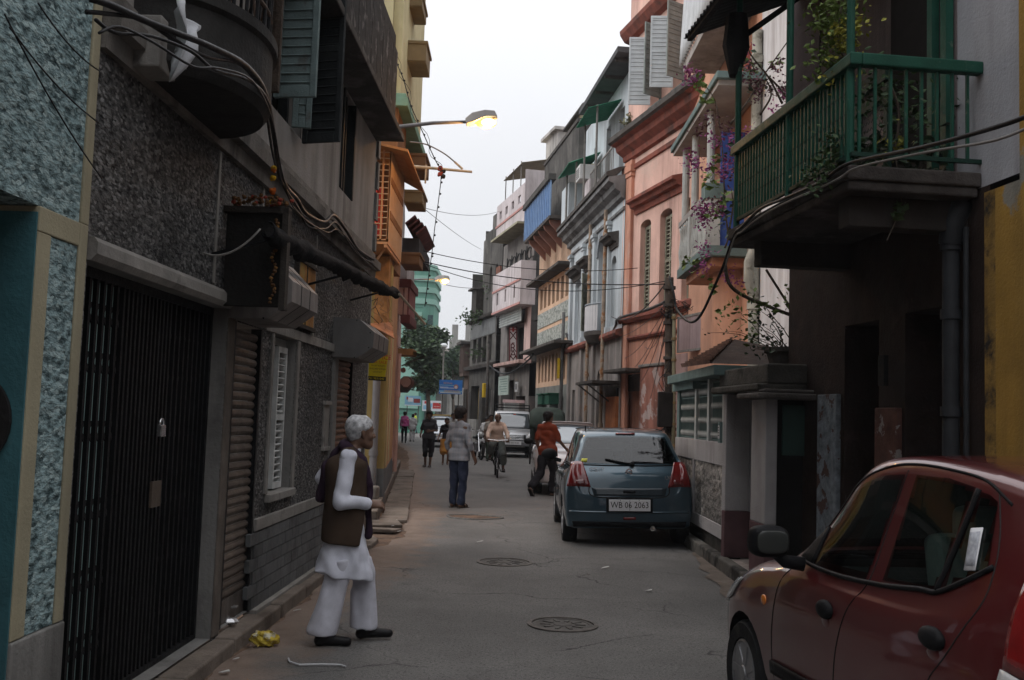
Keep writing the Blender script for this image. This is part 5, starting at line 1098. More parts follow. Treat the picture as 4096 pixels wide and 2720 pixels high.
def louvres(parent,s0,s1,z0,z1,d,m,n=None,th=.03):
 f=MB();f.box(s0,s0+.06,d-.03,d+.03,z0,z1);f.box(s1-.06,s1,d-.03,d+.03,z0,z1)
 for z in(z0,(z0+z1)/2-.04,z1-.08):f.box(s0+.06,s1-.06,d-.03,d+.03,z,z+.08)
 f=f.build('louvre_leaf',m,parent);n=n or int((z1-z0)/.11)
 me=MB().box(0,s1-s0-.12,-.035,.02,-.006,.006).mesh('louvre_slat',m)
 pieces('louvre_slat',me,f,[Matrix.Translation((s0+.06,d,z0+.1+i*(z1-z0-.16)/n))@Matrix.Rotation(-.8,4,'X')for i in range(n)])
 return f
def drip(parent,s0,s1,z,dep,m,name='window_hood'):
 mb=MB();mb.sweep([(0,z-.3),(.05,z-.3),(.08,z-.15),(dep*.6,z-.12),(dep*.7,z-.03),(dep,z),(dep,z+.08),(0,z+.16)],s0,s1)
 return mb.build(name,m,parent)
# salmon colonial house
t=bldg('salmon_house','salmon pink colonial house with sooty cornice and white louvred shutters upstairs',R4)
W1,W2,W3=(2.98,3.74,4.62,7.1,.14),(1.56,2.34,4.62,7.13,.14),(.15,.9,4.62,7.13,.14)
mb=MB();wall_mesh(mb,-1.2,4.9,4.45,9.1,[W1,W2,W3],.3);mb.box(4.88,4.9,-5,-.001,0,13.5);mb.build('upper_wall',M_SALP,t)
mb=MB();wall_mesh(mb,-1.2,4.9,0,4.4,[(3.34,4.72,.1,2.92)],.3);mb.build('lower_wall',M_SALM,t)
mb=MB();mb.box(4.28,4.88,0,.1,4.5,9.);mb.box(4.2,4.91,0,.16,8.65,8.85);mb.box(4.24,4.9,0,.13,8.52,8.65);mb.box(4.4,4.9,0,.09,0,4.3);mb.pieces('pilaster',M_SALM,t,bevel=.01)
mb=MB();mb.sweep([(0,8.7),(.06,8.72),(.06,8.84),(0,8.86)],-1.2,4.2);mb.sweep([(0,9.02),(.1,9.06),(.12,9.2),(.3,9.34),(.34,9.48),(.5,9.54),(.5,9.64),(0,9.72)],-1.2,4.95,miter=(0,.2));mb.build('cornice',M_REDM,t)
mb=MB();mb.sweep([(.49,9.53),(.56,9.58),(.56,9.72),(.3,9.86),(0,9.9)],-1.2,5.,miter=(0,.1));mb.build('cornice_top',M_SOOT,t)
mb=MB();mb.sweep([(0,4.34),(.1,4.36),(.16,4.44),(.16,4.56),(.08,4.62),(0,4.64)],-1.2,4.95);mb.sweep([(0,3.84),(.06,3.86),(.09,3.92),(.03,3.97),(0,3.98)],-1.2,4.97);mb.build('string_course',M_REDM,t)
drip(t,2.5,4.1,7.66,.32,M_REDM);drip(t,.85,2.6,7.66,.32,M_REDM)
for w in(W1,W2,W3):
 win=MB().box(w[0],w[1],-.3,-.29,w[2],w[3]).build('window',M_GLSD,t)
 louvres(win,w[0]+.02,(w[0]+w[1])/2,w[2]+.03,w[3]-.14,-.14,M_LOUV);louvres(win,(w[0]+w[1])/2+.01,w[1]-.02,w[2]+.03,w[3]-.14,-.17,M_LOUV)
mb=MB();wall_mesh(mb,-1.2,4.9,9.9,14.5,[(2.45,3.2,10.2,12.3,.3),(.95,1.65,10.2,12.3,.3)],.25);mb.build('attic_wall',M_SALP,t)
mb=MB();mb.sweep([(0,12.55),(.16,12.6),(.3,12.8),(.32,12.92),(0,13.)],-1.2,4.95);mb.build('upper_cornice',M_REDM,t)
M_WSH=mat('white_shutter',(.55,.58,.6),.65,.1,4,.15,40,rnd=.12);M_GSH=mat('grey_green_shutter',(.24,.27,.255),.7,.2,4,.2,40,rnd=.1)
for w0,w1 in((2.45,3.2),(.95,1.65)):
 win=MB().box(w0,w1,-.24,-.23,10.2,12.3).build('window',M_GLSD,t)
 MB().box(w0-.1,w1+.1,0,.04,10.,10.18).build('sill',M_TGRN,win)
 louvre_leaf(win,(w0,.02),1.95,.62,1.95,10.2,M_GSH,rows=15);louvre_leaf(win,(w1,.02),1.25,.6,1.9,10.25,M_WSH,rows=15)
dr=MB().box(3.36,4.7,-.2,-.16,.1,2.9).build('boarded_door',mat('brown_boards',(.23,.105,.075),.8,.2,3,.3,40,streak=.5),t)
me=MB().box(0,.155,-.01,.02,0,2.6).mesh('door_board',mat('brown_board_piece',(.25,.115,.08),.8,.2,3,.3,40,streak=.5,rnd=.25));pieces('door_board',me,dr,[Matrix.Translation((3.37+i*.165,-.165,.12))for i in range(8)])
MB().box(3.2,5.,0,.55,2.94,3.04).build('door_hood',M_SOOT,t,bevel=.02);MB().box(3.36,4.7,-.15,-.1,2.45,2.92).build('dark_transom',M_SOOT,t)
mb=MB();mb.box(1.7,3.2,0.,.14,0,3.05);mb.build('patched_wall',mat('patched_wall',(.36,.16,.12),.9,.25,1.8,.4,30,streak=1.,dirt=(.06,.035,.03),patch=(1.5,.52,.04),patchcol=(.56,.45,.42)),t,bevel=.03)
MB().box(1.65,3.25,-0.,.18,3.05,3.13).build('wall_coping',M_LINT,t,bevel=.02)
MB().box(-1.2,1.68,0.,.08,0,3.3).build('pink_panel',mat('pinkish_panel',(.36,.24,.22),.85,.2,2,.3,30,streak=.6),t)
bd=thing('blank_signboard','faded pinkish blank board with a white border behind the bamboo pole','signboard',R4 .M);a=R4 .hit(A5(150,25),.5);b=R4 .hit(A5(318,208),.5)
MB().box(b[0],a[0],.42,.46,b[1],a[1]).build('board',mat('faded_board',(.33,.25,.255),.8,.15,2,.2,30,streak=.7,dirt=(.16,.1,.09)),bd);mb=MB();mb.box(b[0],a[0],.455,.475,a[1]-.05,a[1]);mb.box(b[0],a[0],.455,.475,b[1],b[1]+.05);mb.box(a[0]-.05,a[0],.455,.475,b[1],a[1]);mb.box(b[0],b[0]+.05,.455,.475,b[1],a[1]);mb.build('border',M_LINT,bd)
# bluish white colonial house
t=bldg('blue_white_house','bluish white colonial house with arched doorway, tall pilasters and green awnings on its roof terrace',R5)
A=(1.5,2.75,4.3,7.4,.6);WA=(5.75,6.9,4.32,6.55,.2);WB=(.05,.75,4.4,6.5,.25);WC=(3.95,4.75,4.35,6.55,.25)
mb=MB();wall_mesh(mb,-.9,8.05,4.2,8.,[A,WA,WB,WC],.3);mb.build('upper_wall',M_BLUW,t)
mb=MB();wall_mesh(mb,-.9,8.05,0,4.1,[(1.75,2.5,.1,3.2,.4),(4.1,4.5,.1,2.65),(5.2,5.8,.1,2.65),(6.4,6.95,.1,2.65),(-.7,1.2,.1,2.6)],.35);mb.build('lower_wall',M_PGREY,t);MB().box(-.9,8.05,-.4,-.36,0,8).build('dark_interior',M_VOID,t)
mb=MB()
for s in(.98,3.2,5.1,7.55):mb.box(s-.17,s+.17,0,.1,4.25,7.55);mb.box(s-.24,s+.24,0,.17,7.5,7.62);mb.box(s-.2,s+.2,0,.13,7.4,7.5);mb.box(s-.22,s+.22,0,.14,4.2,4.4)
mb.pieces('pilaster',M_BLUW,t,bevel=.01)
mb=MB()
for s in(3.,5.1,7.5):mb.box(s-.17,s+.17,0,.09,0,4.05)
mb.pieces('lower_pilaster',M_PGREY,t,bevel=.01)
mb=MB();mb.sweep([(0,7.62),(.06,7.64),(.06,7.72),(0,7.74)],-.9,8.1);mb.sweep([(0,7.95),(.12,8.),(.14,8.14),(.3,8.24),(.34,8.38),(.5,8.44),(.5,8.56),(0,8.66)],-.9,8.2,miter=(0,.2));mb.build('cornice',mat('grey_moulding',(.2,.2,.2),.9,.3,1.5,.4,30,streak=.5,patch=(1.4,.54,.1),patchcol=(.09,.088,.085)),t)
mb=MB();mb.sweep([(.3,8.6),(.56,8.58),(.56,8.7),(.2,8.86),(0,8.9)],-.9,8.2);mb.build('cornice_top',M_SOOT,t)
mb=MB();mb.sweep([(0,4.),(.16,4.03),(.2,4.1),(.18,4.2),(0,4.24)],-.9,8.1);mb.build('string_course',M_REDM,t)
for s0,s1,z in((5.4,7.2,6.85),(-.2,1.,7.),(3.6,5.,6.9)):drip(t,s0,s1,z,.35,M_SOOT)
ar=MB()
for i in range(14):
 a0,a1=PI*i/14,PI*(i+1)/14;P_=lambda a,r:(2.125+r*math.cos(a),6.8+r*.96*math.sin(a))
 q=[P_(a0,.63),P_(a1,.63),P_(a1,.8),P_(a0,.8)];ar.add([(x,.05,z)for x,z in q]+[(x,0,z)for x,z in q],[(0,1,2,3),(3,2,6,7),(0,4,5,1)])
ar.build('arch_moulding',M_BLUG,t)
fr=MB();fr.box(1.5,2.75,-.2,-.15,6.2,6.32);[fr.box(s-.03,s+.03,-.2,-.15,4.3,7.4)for s in(1.53,2.12,2.72)];fr=fr.build('window',M_BLUG,t);louvres(fr,1.56,2.1,4.4,6.2,-.14,M_BLUG);louvres(fr,2.16,2.7,4.4,6.2,-.14,M_BLUG);MB().box(1.5,2.75,-.25,-.22,4.3,7.4).build('pane',M_GLSD,fr)
for w in(WA,WB,WC):
 win=MB().box(w[0],w[1],-.3,-.28,w[2],w[3]).build('window',M_GLSD,t)
 mb=MB();mb.box(w[0],w[0]+.06,-.2,-.1,w[2],w[3]-.2);mb.box(w[1]-.06,w[1],-.2,-.1,w[2],w[3]-.2);mb.box((w[0]+w[1])/2-.05,(w[0]+w[1])/2+.05,-.2,-.06,w[2],w[3]-.2);mb.build('frame',M_BLUW,win)
louvre_leaf(t,(3.98,.02),2.5,.6,1.9,4.5,mat('mossy_shutter',(.22,.23,.19),.75,.2),rows=14)
bal=MB();N=12;
for i in range(N):
 a0,a1=PI*i/N,PI*(i+1)/N;e=lambda a,k:(2.15+.92*k*math.cos(a),.5*k*math.sin(a))
 for k0,z0,k1,z1 in((.75,4.,1.,4.22),(1.,4.22,1.,4.34),(1.,4.34,0,4.34),(.75,4.,0,4.)):bal.add([(*e(a0,k0),z0),(*e(a1,k0),z0),(*e(a1,k1),z1),(*e(a0,k1),z1)],[(0,1,2,3)])
bal=bal.build('balcony',M_SOOT,t,auto=35);me=MB().box(-.012,.012,-.012,.012,0,.82).mesh('railing_bar',M_BLUG);pieces('railing_bar',me,bal,[Matrix.Translation((2.15+.87*math.cos(PI*(i+.5)/16),.47*math.sin(PI*(i+.5)/16),4.34))for i in range(16)])
mb=MB();mb.tube([(2.15+.88*math.cos(PI*i/16),.48*math.sin(PI*i/16),5.18)for i in range(17)],.03,6);mb.build('hand_rail',M_BLUG,bal)
V=[(2.15+.885*math.cos(PI*(.2+.62*i/10)),.485*math.sin(PI*(.2+.62*i/10)),z)for z in(4.36,5.14)for i in range(11)];MB().add(V,[(i,i+1,i+12,i+11)for i in range(10)]).build('white_screen',mat('white_screen',(.58,.57,.58),.8,.08),bal)
for s in(1.,3.42):mb=MB();mb.tube([(s,.16,.2),(s,.16,8.)],.055,10);[mb.tube([(s,.16,z),(s,.16,z+.12)],.075,10)for z in(1.4,3.,4.6,6.,7.2)];mb.build('downpipe',M_RIPE,t,auto=50)
MB().box(-.75,1.85,0,.8,2.66,2.74).build('sheet_awning',M_SOOT,t);mb=MB();mb.bar((.2,0.,2.1),(.2,.75,2.66),.04,.04);mb.bar((1.6,0,2.1),(1.6,.75,2.66),.04,.04);mb.pieces('awning_bracket',M_SOOT,t);MB().box(-.7,.6,-.2,.1,.1,2.3).build('orange_stall',mat('orange_stall',(.32,.12,.05),.8,.3,3,.3),t)
mb=MB();wall_mesh(mb,-.9,8.05,8.9,12.3,[(1.,1.7,9.,11.3),(3.,3.7,9.,11.3),(5.2,5.8,9.6,11.2)],.2,d=-.35);mb.box(-.9,8.05,-3,-.351,8.8,8.95);mb.build('attic_wall',M_BLUW,t);MB().box(-.9,8.05,-.7,-.62,8.9,12.2).build('dark_interior',M_VOID,t)
MB().box(-1.,5.2,-4,.35,12.2,12.36).build('roof_slab',mat('dark_roof_slab',(.075,.075,.078),.9,.2),t);mb=MB();[mb.box(s,s+.08,-.3,.3,12.1,12.2)for s in(-.5,1,2.5,4)];mb.pieces('rafter',M_SOOT,t)
gA=R5 .hit(k3(1000,135),.5)[1]
corrugated('green_awning',(1.2,-.3,11.55),(3.4,-.3,11.55),(1.2,.75,11.2),(3.4,.75,11.2),10,.02,M_GAWN,t);corrugated('green_awning',(4.3,-.3,10.7),(6.6,-.3,10.7),(4.3,.8,10.25),(6.6,.8,10.25),10,.02,M_GAWN,t)
me=MB().tube([(0,0,0),(0,0,2.6)],.035,8).mesh('awning_post',M_LINT);pieces('awning_post',me,t,[Matrix.Translation((s,.45,8.75))for s in(1.3,3.3)]);me=MB().tube([(0,0,0),(0,0,1.6)],.035,8).mesh('awning_post',M_LINT);pieces('awning_post',me,t,[Matrix.Translation((s,.5,8.75))for s in(4.5,6.4)])
mb=MB();mb.box(-.5,3.,.28,.31,9.55,9.6);[mb.box(s,s+.02,.28,.3,8.85,9.58)for s in[-.5+.22*i for i in range(17)]];mb.build('terrace_railing',M_LINT,t)
MB().box(3.,4.2,0.,.32,8.85,9.45).build('terrace_parapet',M_WPNK,t);MB().box(6.4,8.,-.2,.42,8.75,10.1).build('pale_parapet',M_BLUW,t,bevel=.02);MB().box(4.4,5.1,-.1,0.,9.2,10.3).build('yellow_screen',mat('yellowish_screen',(.44,.4,.22),.8),t)
ac=thing('air_conditioner','white window air conditioner on the roof terrace under the green awning','air conditioner',R5 .M@LOC(3.9,.25,9.55));MB().box(-.35,.35,-.3,.3,0,.5).build('case',mat('white_case',(.55,.55,.54),.5,.08,bump=0),ac,bevel=.02);mb=MB();[mb.box(-.28,.28,.301,.312,z,z+.02)for z in(.08,.15,.22,.29,.36)];mb.pieces('vent',M_SOOT,ac)
mb=MB();mb.box(3.4,6.5,-2.5,-1.2,12.36,14.2);mb.build('stair_head',mat('slate_wall',(.16,.17,.185),.9,.15,1,.2,30,streak=.5),t);MB().tube([(4.,-1.6,14.2),(4.,-1.6,15.6)],.03,6).build('mast',M_LINT,t)
# peach house with the blue balcony
t=bldg('blue_balcony_house','peach house with pebble panels, rows of slim windows and a long blue balcony',R6)
wins=lambda s0,s1,z0,z1,n,g:[(s0+i*(s1-s0)/n+g,s0+(i+1)*(s1-s0)/n-g,z0,z1)for i in range(n)]
U=wins(.1,6.4,6.25,7.15,7,.17);Lw=wins(.3,6.3,3.1,4.2,8,.16)
mb=MB();wall_mesh(mb,-.35,6.72,4.4,9.2,U,.25);wall_mesh(mb,-.35,6.72,2.9,4.4,Lw,.25);mb.build('wall',M_PEA,t);MB().box(-.35,6.72,-.32,-.28,2.5,9).build('dark_interior',M_GLSD,t)
for k,(w,nm)in enumerate([(x,'u')for x in U]+[(x,'l')for x in Lw]):
 win=MB().box(w[0],w[1],-.2,-.18,w[2],w[3]).build('window',mat('greenish_pane',(.1,.12,.1),.3,.3,3,0)if nm=='u' else M_GLSD,t);mb=MB();mb.box(w[0],w[0]+.05,-.18,-.02,w[2],w[3]);mb.box((w[0]+w[1])/2-.02,(w[0]+w[1])/2+.02,-.18,-.12,w[2],w[3]);mb.build('frame',mat('buff_frame',(.42,.34,.25),.7),win)
MB().box(-.4,6.9,0,.55,7.32,7.44).build('window_hood',M_SOOT,t,bevel=.02);MB().box(-1.,6.9,0,.75,4.34,4.46).build('lower_hood',M_SOOT,t,bevel=.02)
for z0,z1 in((5.45,6.08),(4.68,5.28)):MB().box(.05,6.6,0,.03,z0,z1).build('pebble_panel',M_STONE,t)
mb=MB();wall_mesh(mb,-.35,6.72,0,2.9,[(1.6,3.4,.1,2.3),(4.,6.2,.1,2.2)],.4);mb.build('lower_wall',mat('grey_pebble_base',(.17,.18,.17),.9,.3,2,.5,30),t)
sh=MB().box(4.,6.2,-.3,-.28,.1,2.2).build('roller_shutter',M_DKSH,t);me=MB().sweep([(0,0),(.03,.03),(.03,.09),(0,.12)],0,2.2).mesh('shutter_slat',mat('far_shutter_slat',(.14,.13,.12),.6));pieces('shutter_slat',me,sh,[Matrix.Translation((4.,-.28,.12+i*.13))for i in range(16)]);MB().box(1.6,3.4,-.45,-.4,.1,2.3).build('doorway',M_VOID,t)
b0,b1=.3,6.2;bal=MB().box(b0,b1,0,.8,9.15,9.28).build('balcony',M_SOOT,t);n=15
me=MB().box(0,(b1-b0)/n-.05,-.02,.012,0,1.3).mesh('balcony_panel',M_BLUB);pieces('balcony_panel',me,bal,[Matrix.Translation((b0+.02+i*(b1-b0)/n,.78,9.28))for i in range(n)]);me=MB().box(-.03,.03,-.02,.04,0,1.35).mesh('balcony_post',mat('pale_blue_post',(.2,.3,.46),.6));pieces('balcony_post',me,bal,[Matrix.Translation((b0+i*(b1-b0)/n,.78,9.25))for i in range(n+1)])
MB().box(b0-.1,b1+.1,.6,.9,10.6,10.85).build('balcony_coping',M_SMOKE,bal,bevel=.02)
me=MB().prism([(0,9.15),(.75,9.15),(.7,9.),(0.,8.3)],lambda p,q,w:Vector((w,p,q)),-.06,.06).mesh('bracket',mat('brick_bracket',(.25,.12,.09),.85,.2));pieces('bracket',me,bal,[Matrix.Translation((b0+.4+i*1.15,0,0))for i in range(5)])
MB().box(-.35,6.72,-3,-.1,9.2,12.85).build('upper_wall',M_SMOKE,t);mb=MB();mb.box(-.3,6.7,-3.1,-.05,12.75,12.9);mb.build('parapet',M_SOOT,t);mb=MB();mb.box(3.,6.3,-2.6,-1.,12.85,14.3);mb.build('tank_room',mat('yellow_grey_wall',(.3,.26,.16),.9,.25,1,.3,30,streak=.6),t);MB().box(2.4,6.4,-2.8,-.8,14.3,14.38).build('tank_roof',M_SMOKE,t)
MB().box(0.,6.6,-.1,0.,7.45,9.1).build('smooth_wall',M_PEA,t)
tb=MB()
for q,s in enumerate((1.1,2.6)):tb.box(s-.45,s+.45,.1,.55,2.15,2.52);tb.box(s-.5,s+.5,.08,.6,2.52,2.57)
tag(tb.build('green_meter_boxes',mat('green_box',(.02,.085,.055),.6,.3),None),'pair of green electrical boxes mounted under the lower windows','electrical box');bpy.data.objects['green_meter_boxes'].matrix_basis=R6 .M;bpy.data.objects['green_meter_boxes'].name='electrical_box'
# white storeys with the X-RAY sign
t=bldg('clinic_building','tall grey building with pinkish white balconies and a lattice band',R7)
mb=MB();wall_mesh(mb,0,6.1,0,10.4,[(.5,4.6,4.2,6.05),(3.,5.6,.1,3.4),(.6,2.4,.1,2.6)],.6);mb.build('wall',mat('soiled_plaster',(.2,.185,.175),.9,.2,1.2,.35,25,streak=.8,dirt=(.06,.055,.05),patch=(.9,.56,.15),patchcol=(.3,.25,.23)),t);MB().box(0,6.1,-.7,-.62,0,6.2).build('dark_interior',M_VOID,t)
MB().box(0.,1.1,0.,.03,4.2,8.5).build('pink_pier',mat('pale_pink_wash',(.52,.37,.34),.85,.1,1.5,.2,30,streak=.3),t);MB().box(.9,2.2,-.3,-.25,4.25,6.).build('brown_screen',mat('brown_screen',(.26,.13,.08),.8,.2),t)
mb=MB();wall_mesh(mb,-.6,5.2,6.85,8.7,[(3.9,4.3,7.1,7.7),(2.2,2.5,7.1,7.7),(.4,.7,7.1,7.7)],.2,d=.7);mb.box(-.6,-.58,0,.7,6.85,8.7);mb.box(-.6,5.2,0,.7,6.7,6.85);mb.box(5.18,5.2,0,.7,6.85,8.7);mb.build('white_band',M_WPNK,t);mb=MB();mb.box(-.6,5.2,.7,.74,7.78,7.88);mb.box(-.6,5.2,.7,.74,6.7,6.8);mb.build('pink_moulding',mat('pink_moulding',(.42,.22,.2),.8),t);MB().box(-.5,5.1,.45,.5,7,7.8).build('pane',M_GLSD,t)
mb=MB();mb.box(.5,5.,.3,.33,6.05,6.7)
lat=mb.build('lattice_band',mat('lattice_back',(.12,.13,.125),.8),t);me=MB().box(-.02,.02,0,.03,0,.66).mesh('lattice_bar',mat('pale_lattice',(.46,.49,.48),.7));pieces('lattice_bar',me,lat,[Matrix.Translation((.55+i*.16,.33,6.04))for i in range(28)]);me=MB().box(.5,5.,0,.025,-.02,.02).mesh('lattice_bar',_MATS['pale_lattice']);pieces('lattice_bar',me,lat,[Matrix.Translation((0,.34,6.1+i*.12))for i in range(5)])
mb=MB();mb.box(-.3,5.,.02,.04,9.,9.9);
gr=mb.build('terrace_wall',_MATS['soiled_plaster'],t)
gi=MB()
for i in range(5):
 s=.4+i*1.;gi.tube([(s+.35*math.cos(a)*(1+.3*math.cos(3*a)),.08,9.2+.28*math.sin(a))for a in[PI*2*k/16 for k in range(17)]],.025,5);gi.box(s+.46,s+.5,.06,.1,8.8,9.6)
gi.build('scroll_grille',M_GATE,t)
MB().box(-.4,5.2,0,.9,10.4,10.5).build('sunshade',mat('mossy_sheet',(.3,.28,.2),.85,.25,2,.3),t)
mb=MB();wall_mesh(mb,-.5,5.3,10.5,12.3,[(a,a+.5,11.5,11.9)for a in(.3,1.6,2.9,4.2)],.1,d=.6);mb.box(-.5,-.48,-3,.6,10.5,12.9);mb.box(5.28,5.3,-3,.6,10.5,12.3);mb.build('parapet',M_WPNK,t);MB().box(-.5,5.3,-3,.5,10.5,10.6).build('roof_floor',M_SMOKE,t);MB().box(-.5,5.35,.6,.64,11.15,11.25).build('pink_stripe',_MATS['pink_moulding'],t)
mb=MB();mb.box(0.,2.,-2.5,-1.,12.3,15.);mb.box(-.2,2.3,-2.7,-.8,15.,15.15);mb.build('stair_head',mat('pale_block',(.42,.4,.38),.85,.2,1,.3,30,streak=.6),t)
corrugated('roof_shed',(1.,-1.5,14.),(5.,-1.5,14.),(1.,.4,13.6),(5.,.4,13.6),14,.02,mat('buff_sheet',(.36,.32,.24),.7),t);me=MB().tube([(0,0,0),(0,0,1.6)],.03,6).mesh('shed_post',M_LINT);pieces('shed_post',me,t,[Matrix.Translation((s,.3,12.2))for s in(1.6,3.2,4.8)])
MB().box(-.3,5.,0,.6,4.06,4.22).build('ledge',mat('pink_ledge',(.44,.29,.26),.85,.15,1.5,.2,30,streak=.5),t,bevel=.02)
xs=thing('xray_sign','tall narrow hanging sign with red cross and dark red X-RAY letters','sign',None);p0,p1,p2,p3=[atY(*k4(*q),48.6)for q in((475,405),(537,405),(518,692),(450,690))]
fm=frame3((p0+p1+p2+p3)/4,p1-p0,p0-p3);w_,h_=(p1-p0).length,(p0-p3).length
xs.matrix_basis=fm;WORLD_M[xs.name]=fm
MB().box(-w_/2,w_/2,-h_/2,h_/2,-.08,0).build('panel',mat('sign_white',(.52,.5,.5),.6,.08),xs);mb=MB();[mb.box(*b,-.09,.012)for b in((-w_/2,-w_/2+.05,-h_/2,h_/2),(w_/2-.05,w_/2,-h_/2,h_/2),(-w_/2,w_/2,-h_/2,-h_/2+.05),(-w_/2,w_/2,h_/2-.05,h_/2))];mb.build('frame',mat('sign_frame',(.16,.04,.045),.7),xs)
for i,ch in enumerate('X-RAY'):text(ch,.58,(0,h_*(.24-.165*i),.006),None,mat('dark_red_ink',(.085,.02,.025),.6,bump=0),xs,sx=.92)
mb=MB();mb.box(-.05,.05,h_*.36,h_*.47,.004,.01);mb.box(-.14,.14,h_*.4,h_*.43,.004,.01);mb.build('red_cross',mat('red_cross',(.42,.06,.06),.6,bump=0),xs)
gs=thing('pale_green_board','pale green notice board with rows of small writing on the sooty wall','signboard',R7 .M);MB().box(2.6,4.7,.3,.36,2.66,3.58).build('board',mat('mint_board',(.38,.45,.41),.7,.08),gs);mb=MB();[mb.box(2.8,4.5-(i%3)*.2,.362,.366,3.42-i*.12,3.45-i*.12)for i in range(6)];mb.build('writing',mat('grey_green_ink',(.13,.2,.18),.7),gs)
ws=thing('white_vertical_sign','small white vertical sign with dark writing beside the clinic doorway','sign',R7 .M);a=R7 .hit(k4(513,840),.2);b=R7 .hit(k4(535,915),.2);MB().box(b[0],b[0]+.5,.2,.25,b[1],a[1]).build('board',mat('white_plate',(.5,.5,.5)),ws);mb=MB();[mb.box(b[0]+.15,b[0]+.35,.251,.255,z,z+.06)for z in np.linspace(b[1]+.1,a[1]-.15,6)];mb.build('lettering',M_KTXT,ws)
ks=thing('stall_canopy','small pink and white stall canopy above the parked jeep','awning',R7 .M);a=R7 .hit(k4(460,990),.9);MB().box(.4,a[0]+.2,.1,1.1,a[1]-.06,a[1]+.08).build('canopy',mat('pink_white_canopy',(.5,.36,.36),.8),ks);MB().box(.5,.62,.3,1.,0,a[1]-.06).build('leg',M_WPOST,ks);MB().box(.8,a[0],.1,1.,.1,1.2).build('counter',M_SOOT,ks)
# blackened houses at the bend
t=bldg('blackened_house','soot blackened old house with tall dark windows and plants growing on its ledge',R8)
wn=[(1.+i*1.32,1.95+i*1.32,4.6,6.)for i in range(4)];mb=MB();wall_mesh(mb,0,6.75,0,7.,wn+[(1.2,3.,.1,3.3),(3.8,6.,.1,3.3)],.5);mb.box(6.73,6.75,-4,0,0,10);mb.build('wall',M_SMOKE,t);MB().box(0,6.75,-.6,-.52,0,7).build('dark_interior',M_VOID,t)
me=MB().box(-.03,.03,-.25,-.2,4.6,6.).mesh('window_bar',M_DARK);pieces('window_bar',me,t,[Matrix.Translation((w[0]+(w[1]-w[0])*k,0,0))for w in wn for k in(.33,.66)])
mb=MB();mb.sweep([(0,6.95),(.25,7.),(.3,7.12),(0,7.2)],-.1,6.85);mb.sweep([(0,4.2),(.3,4.22),(.35,4.4),(0,4.5)],-.1,6.85);mb.build('ledge',M_SOOT,t);MB().box(.2,6.6,-.05,.02,6.05,6.9).build('sheet_panel',mat('grey_sheet',(.15,.155,.155),.7,.2,2,.2,30,streak=.5),t)
mb=MB();wall_mesh(mb,0,4.4,7.2,12.,[(2.4,3.,8.5,9.9,.3),(1.,1.6,8.5,9.9,.3)],.3,d=-.2);mb.box(4.38,4.4,-4,-.2,7.2,12.2);mb.build('upper_wall',M_SMOKE,t);MB().box(0,4.4,-3,-.6,12.,13.1).build('parapet',M_SMOKE,t);MB().box(.1,1.,-.2,-.1,7.2,9.6).build('brick_strip',mat('brick_red',(.16,.07,.05),.9,.3,3,.5,30),t)
mb=MB();mb.box(4.4,6.7,-4,-.6,7.2,12.);mb.build('rear_block',mat('blackened_wall_pale',(.15,.145,.135),.92,.25,1,.4,25,streak=.7),t);wdn=MB().box(5.,6.3,-.8,.1,7.4,8.9).build('box_window',M_WOODD,t);MB().box(4.9,6.5,-.8,.3,8.9,9.).build('sheet_hood',M_SOOT,t)
me=MB().box(0,.1,0,.06,0,2.9).mesh('lower_pilaster',_MATS['soiled_plaster']);pieces('lower_pilaster',me,t,[Matrix.Translation((s,0,.1))for s in(.4,3.3,6.3)]);mb=MB();mb.box(3.85,5.2,-.3,-.28,1.3,3.2);mb.build('ochre_panel',mat('ochre_panel',(.26,.18,.05),.85),t);mb=MB();mb.box(3.8,6.2,-.2,.1,.1,1.4);mb.build('whitish_base',mat('whitish_wall',(.34,.33,.31),.9,.25,1.5,.3,30,streak=.6),t)
yb=R8 .hit(k4(280,905),.25);o=MB().box(yb[0]-.16,yb[0]+.16,.2,.42,yb[1]-.38,yb[1]+.38).build('post_box',mat('yellow_box_paint',(.55,.36,.02),.5),None,bevel=.03);o.matrix_basis=R8 .M;tag(o,'small yellow box fixed to the blackened wall above the motorcycles','box')
t=bldg('brown_corner_house','brown shuttered corner house at the far end of the blackened row',R9)
mb=MB();mb.box(0,1.75,-4,0,4.,6.);mb.box(0,1.75,-4,-.3,0,4.);mb.build('wall',mat('brown_brick_far',(.12,.085,.072),.9,.25,1,.4,20,streak=.5),t);me=MB().box(0,.12,0,.05,4.2,5.8).mesh('shutter_board',mat('brown_far_board',(.1,.07,.06),.8,rnd=.3));pieces('shutter_board',me,t,[Matrix.Translation((.1+i*.28,0,0))for i in range(6)])
MB().box(-.2,1.8,-4,.25,5.95,6.1).build('roof',M_SOOT,t);MB().box(-.6,.6,-4,-.5,6.1,9.2).build('pale_block',mat('pale_block',(.42,.4,.38)),t);mb=MB();[mb.box(.1+i*.8,.7+i*.8,-.3,-.25,.2,3.2)for i in range(2)];mb.pieces('shopfront',M_WOODD,t)
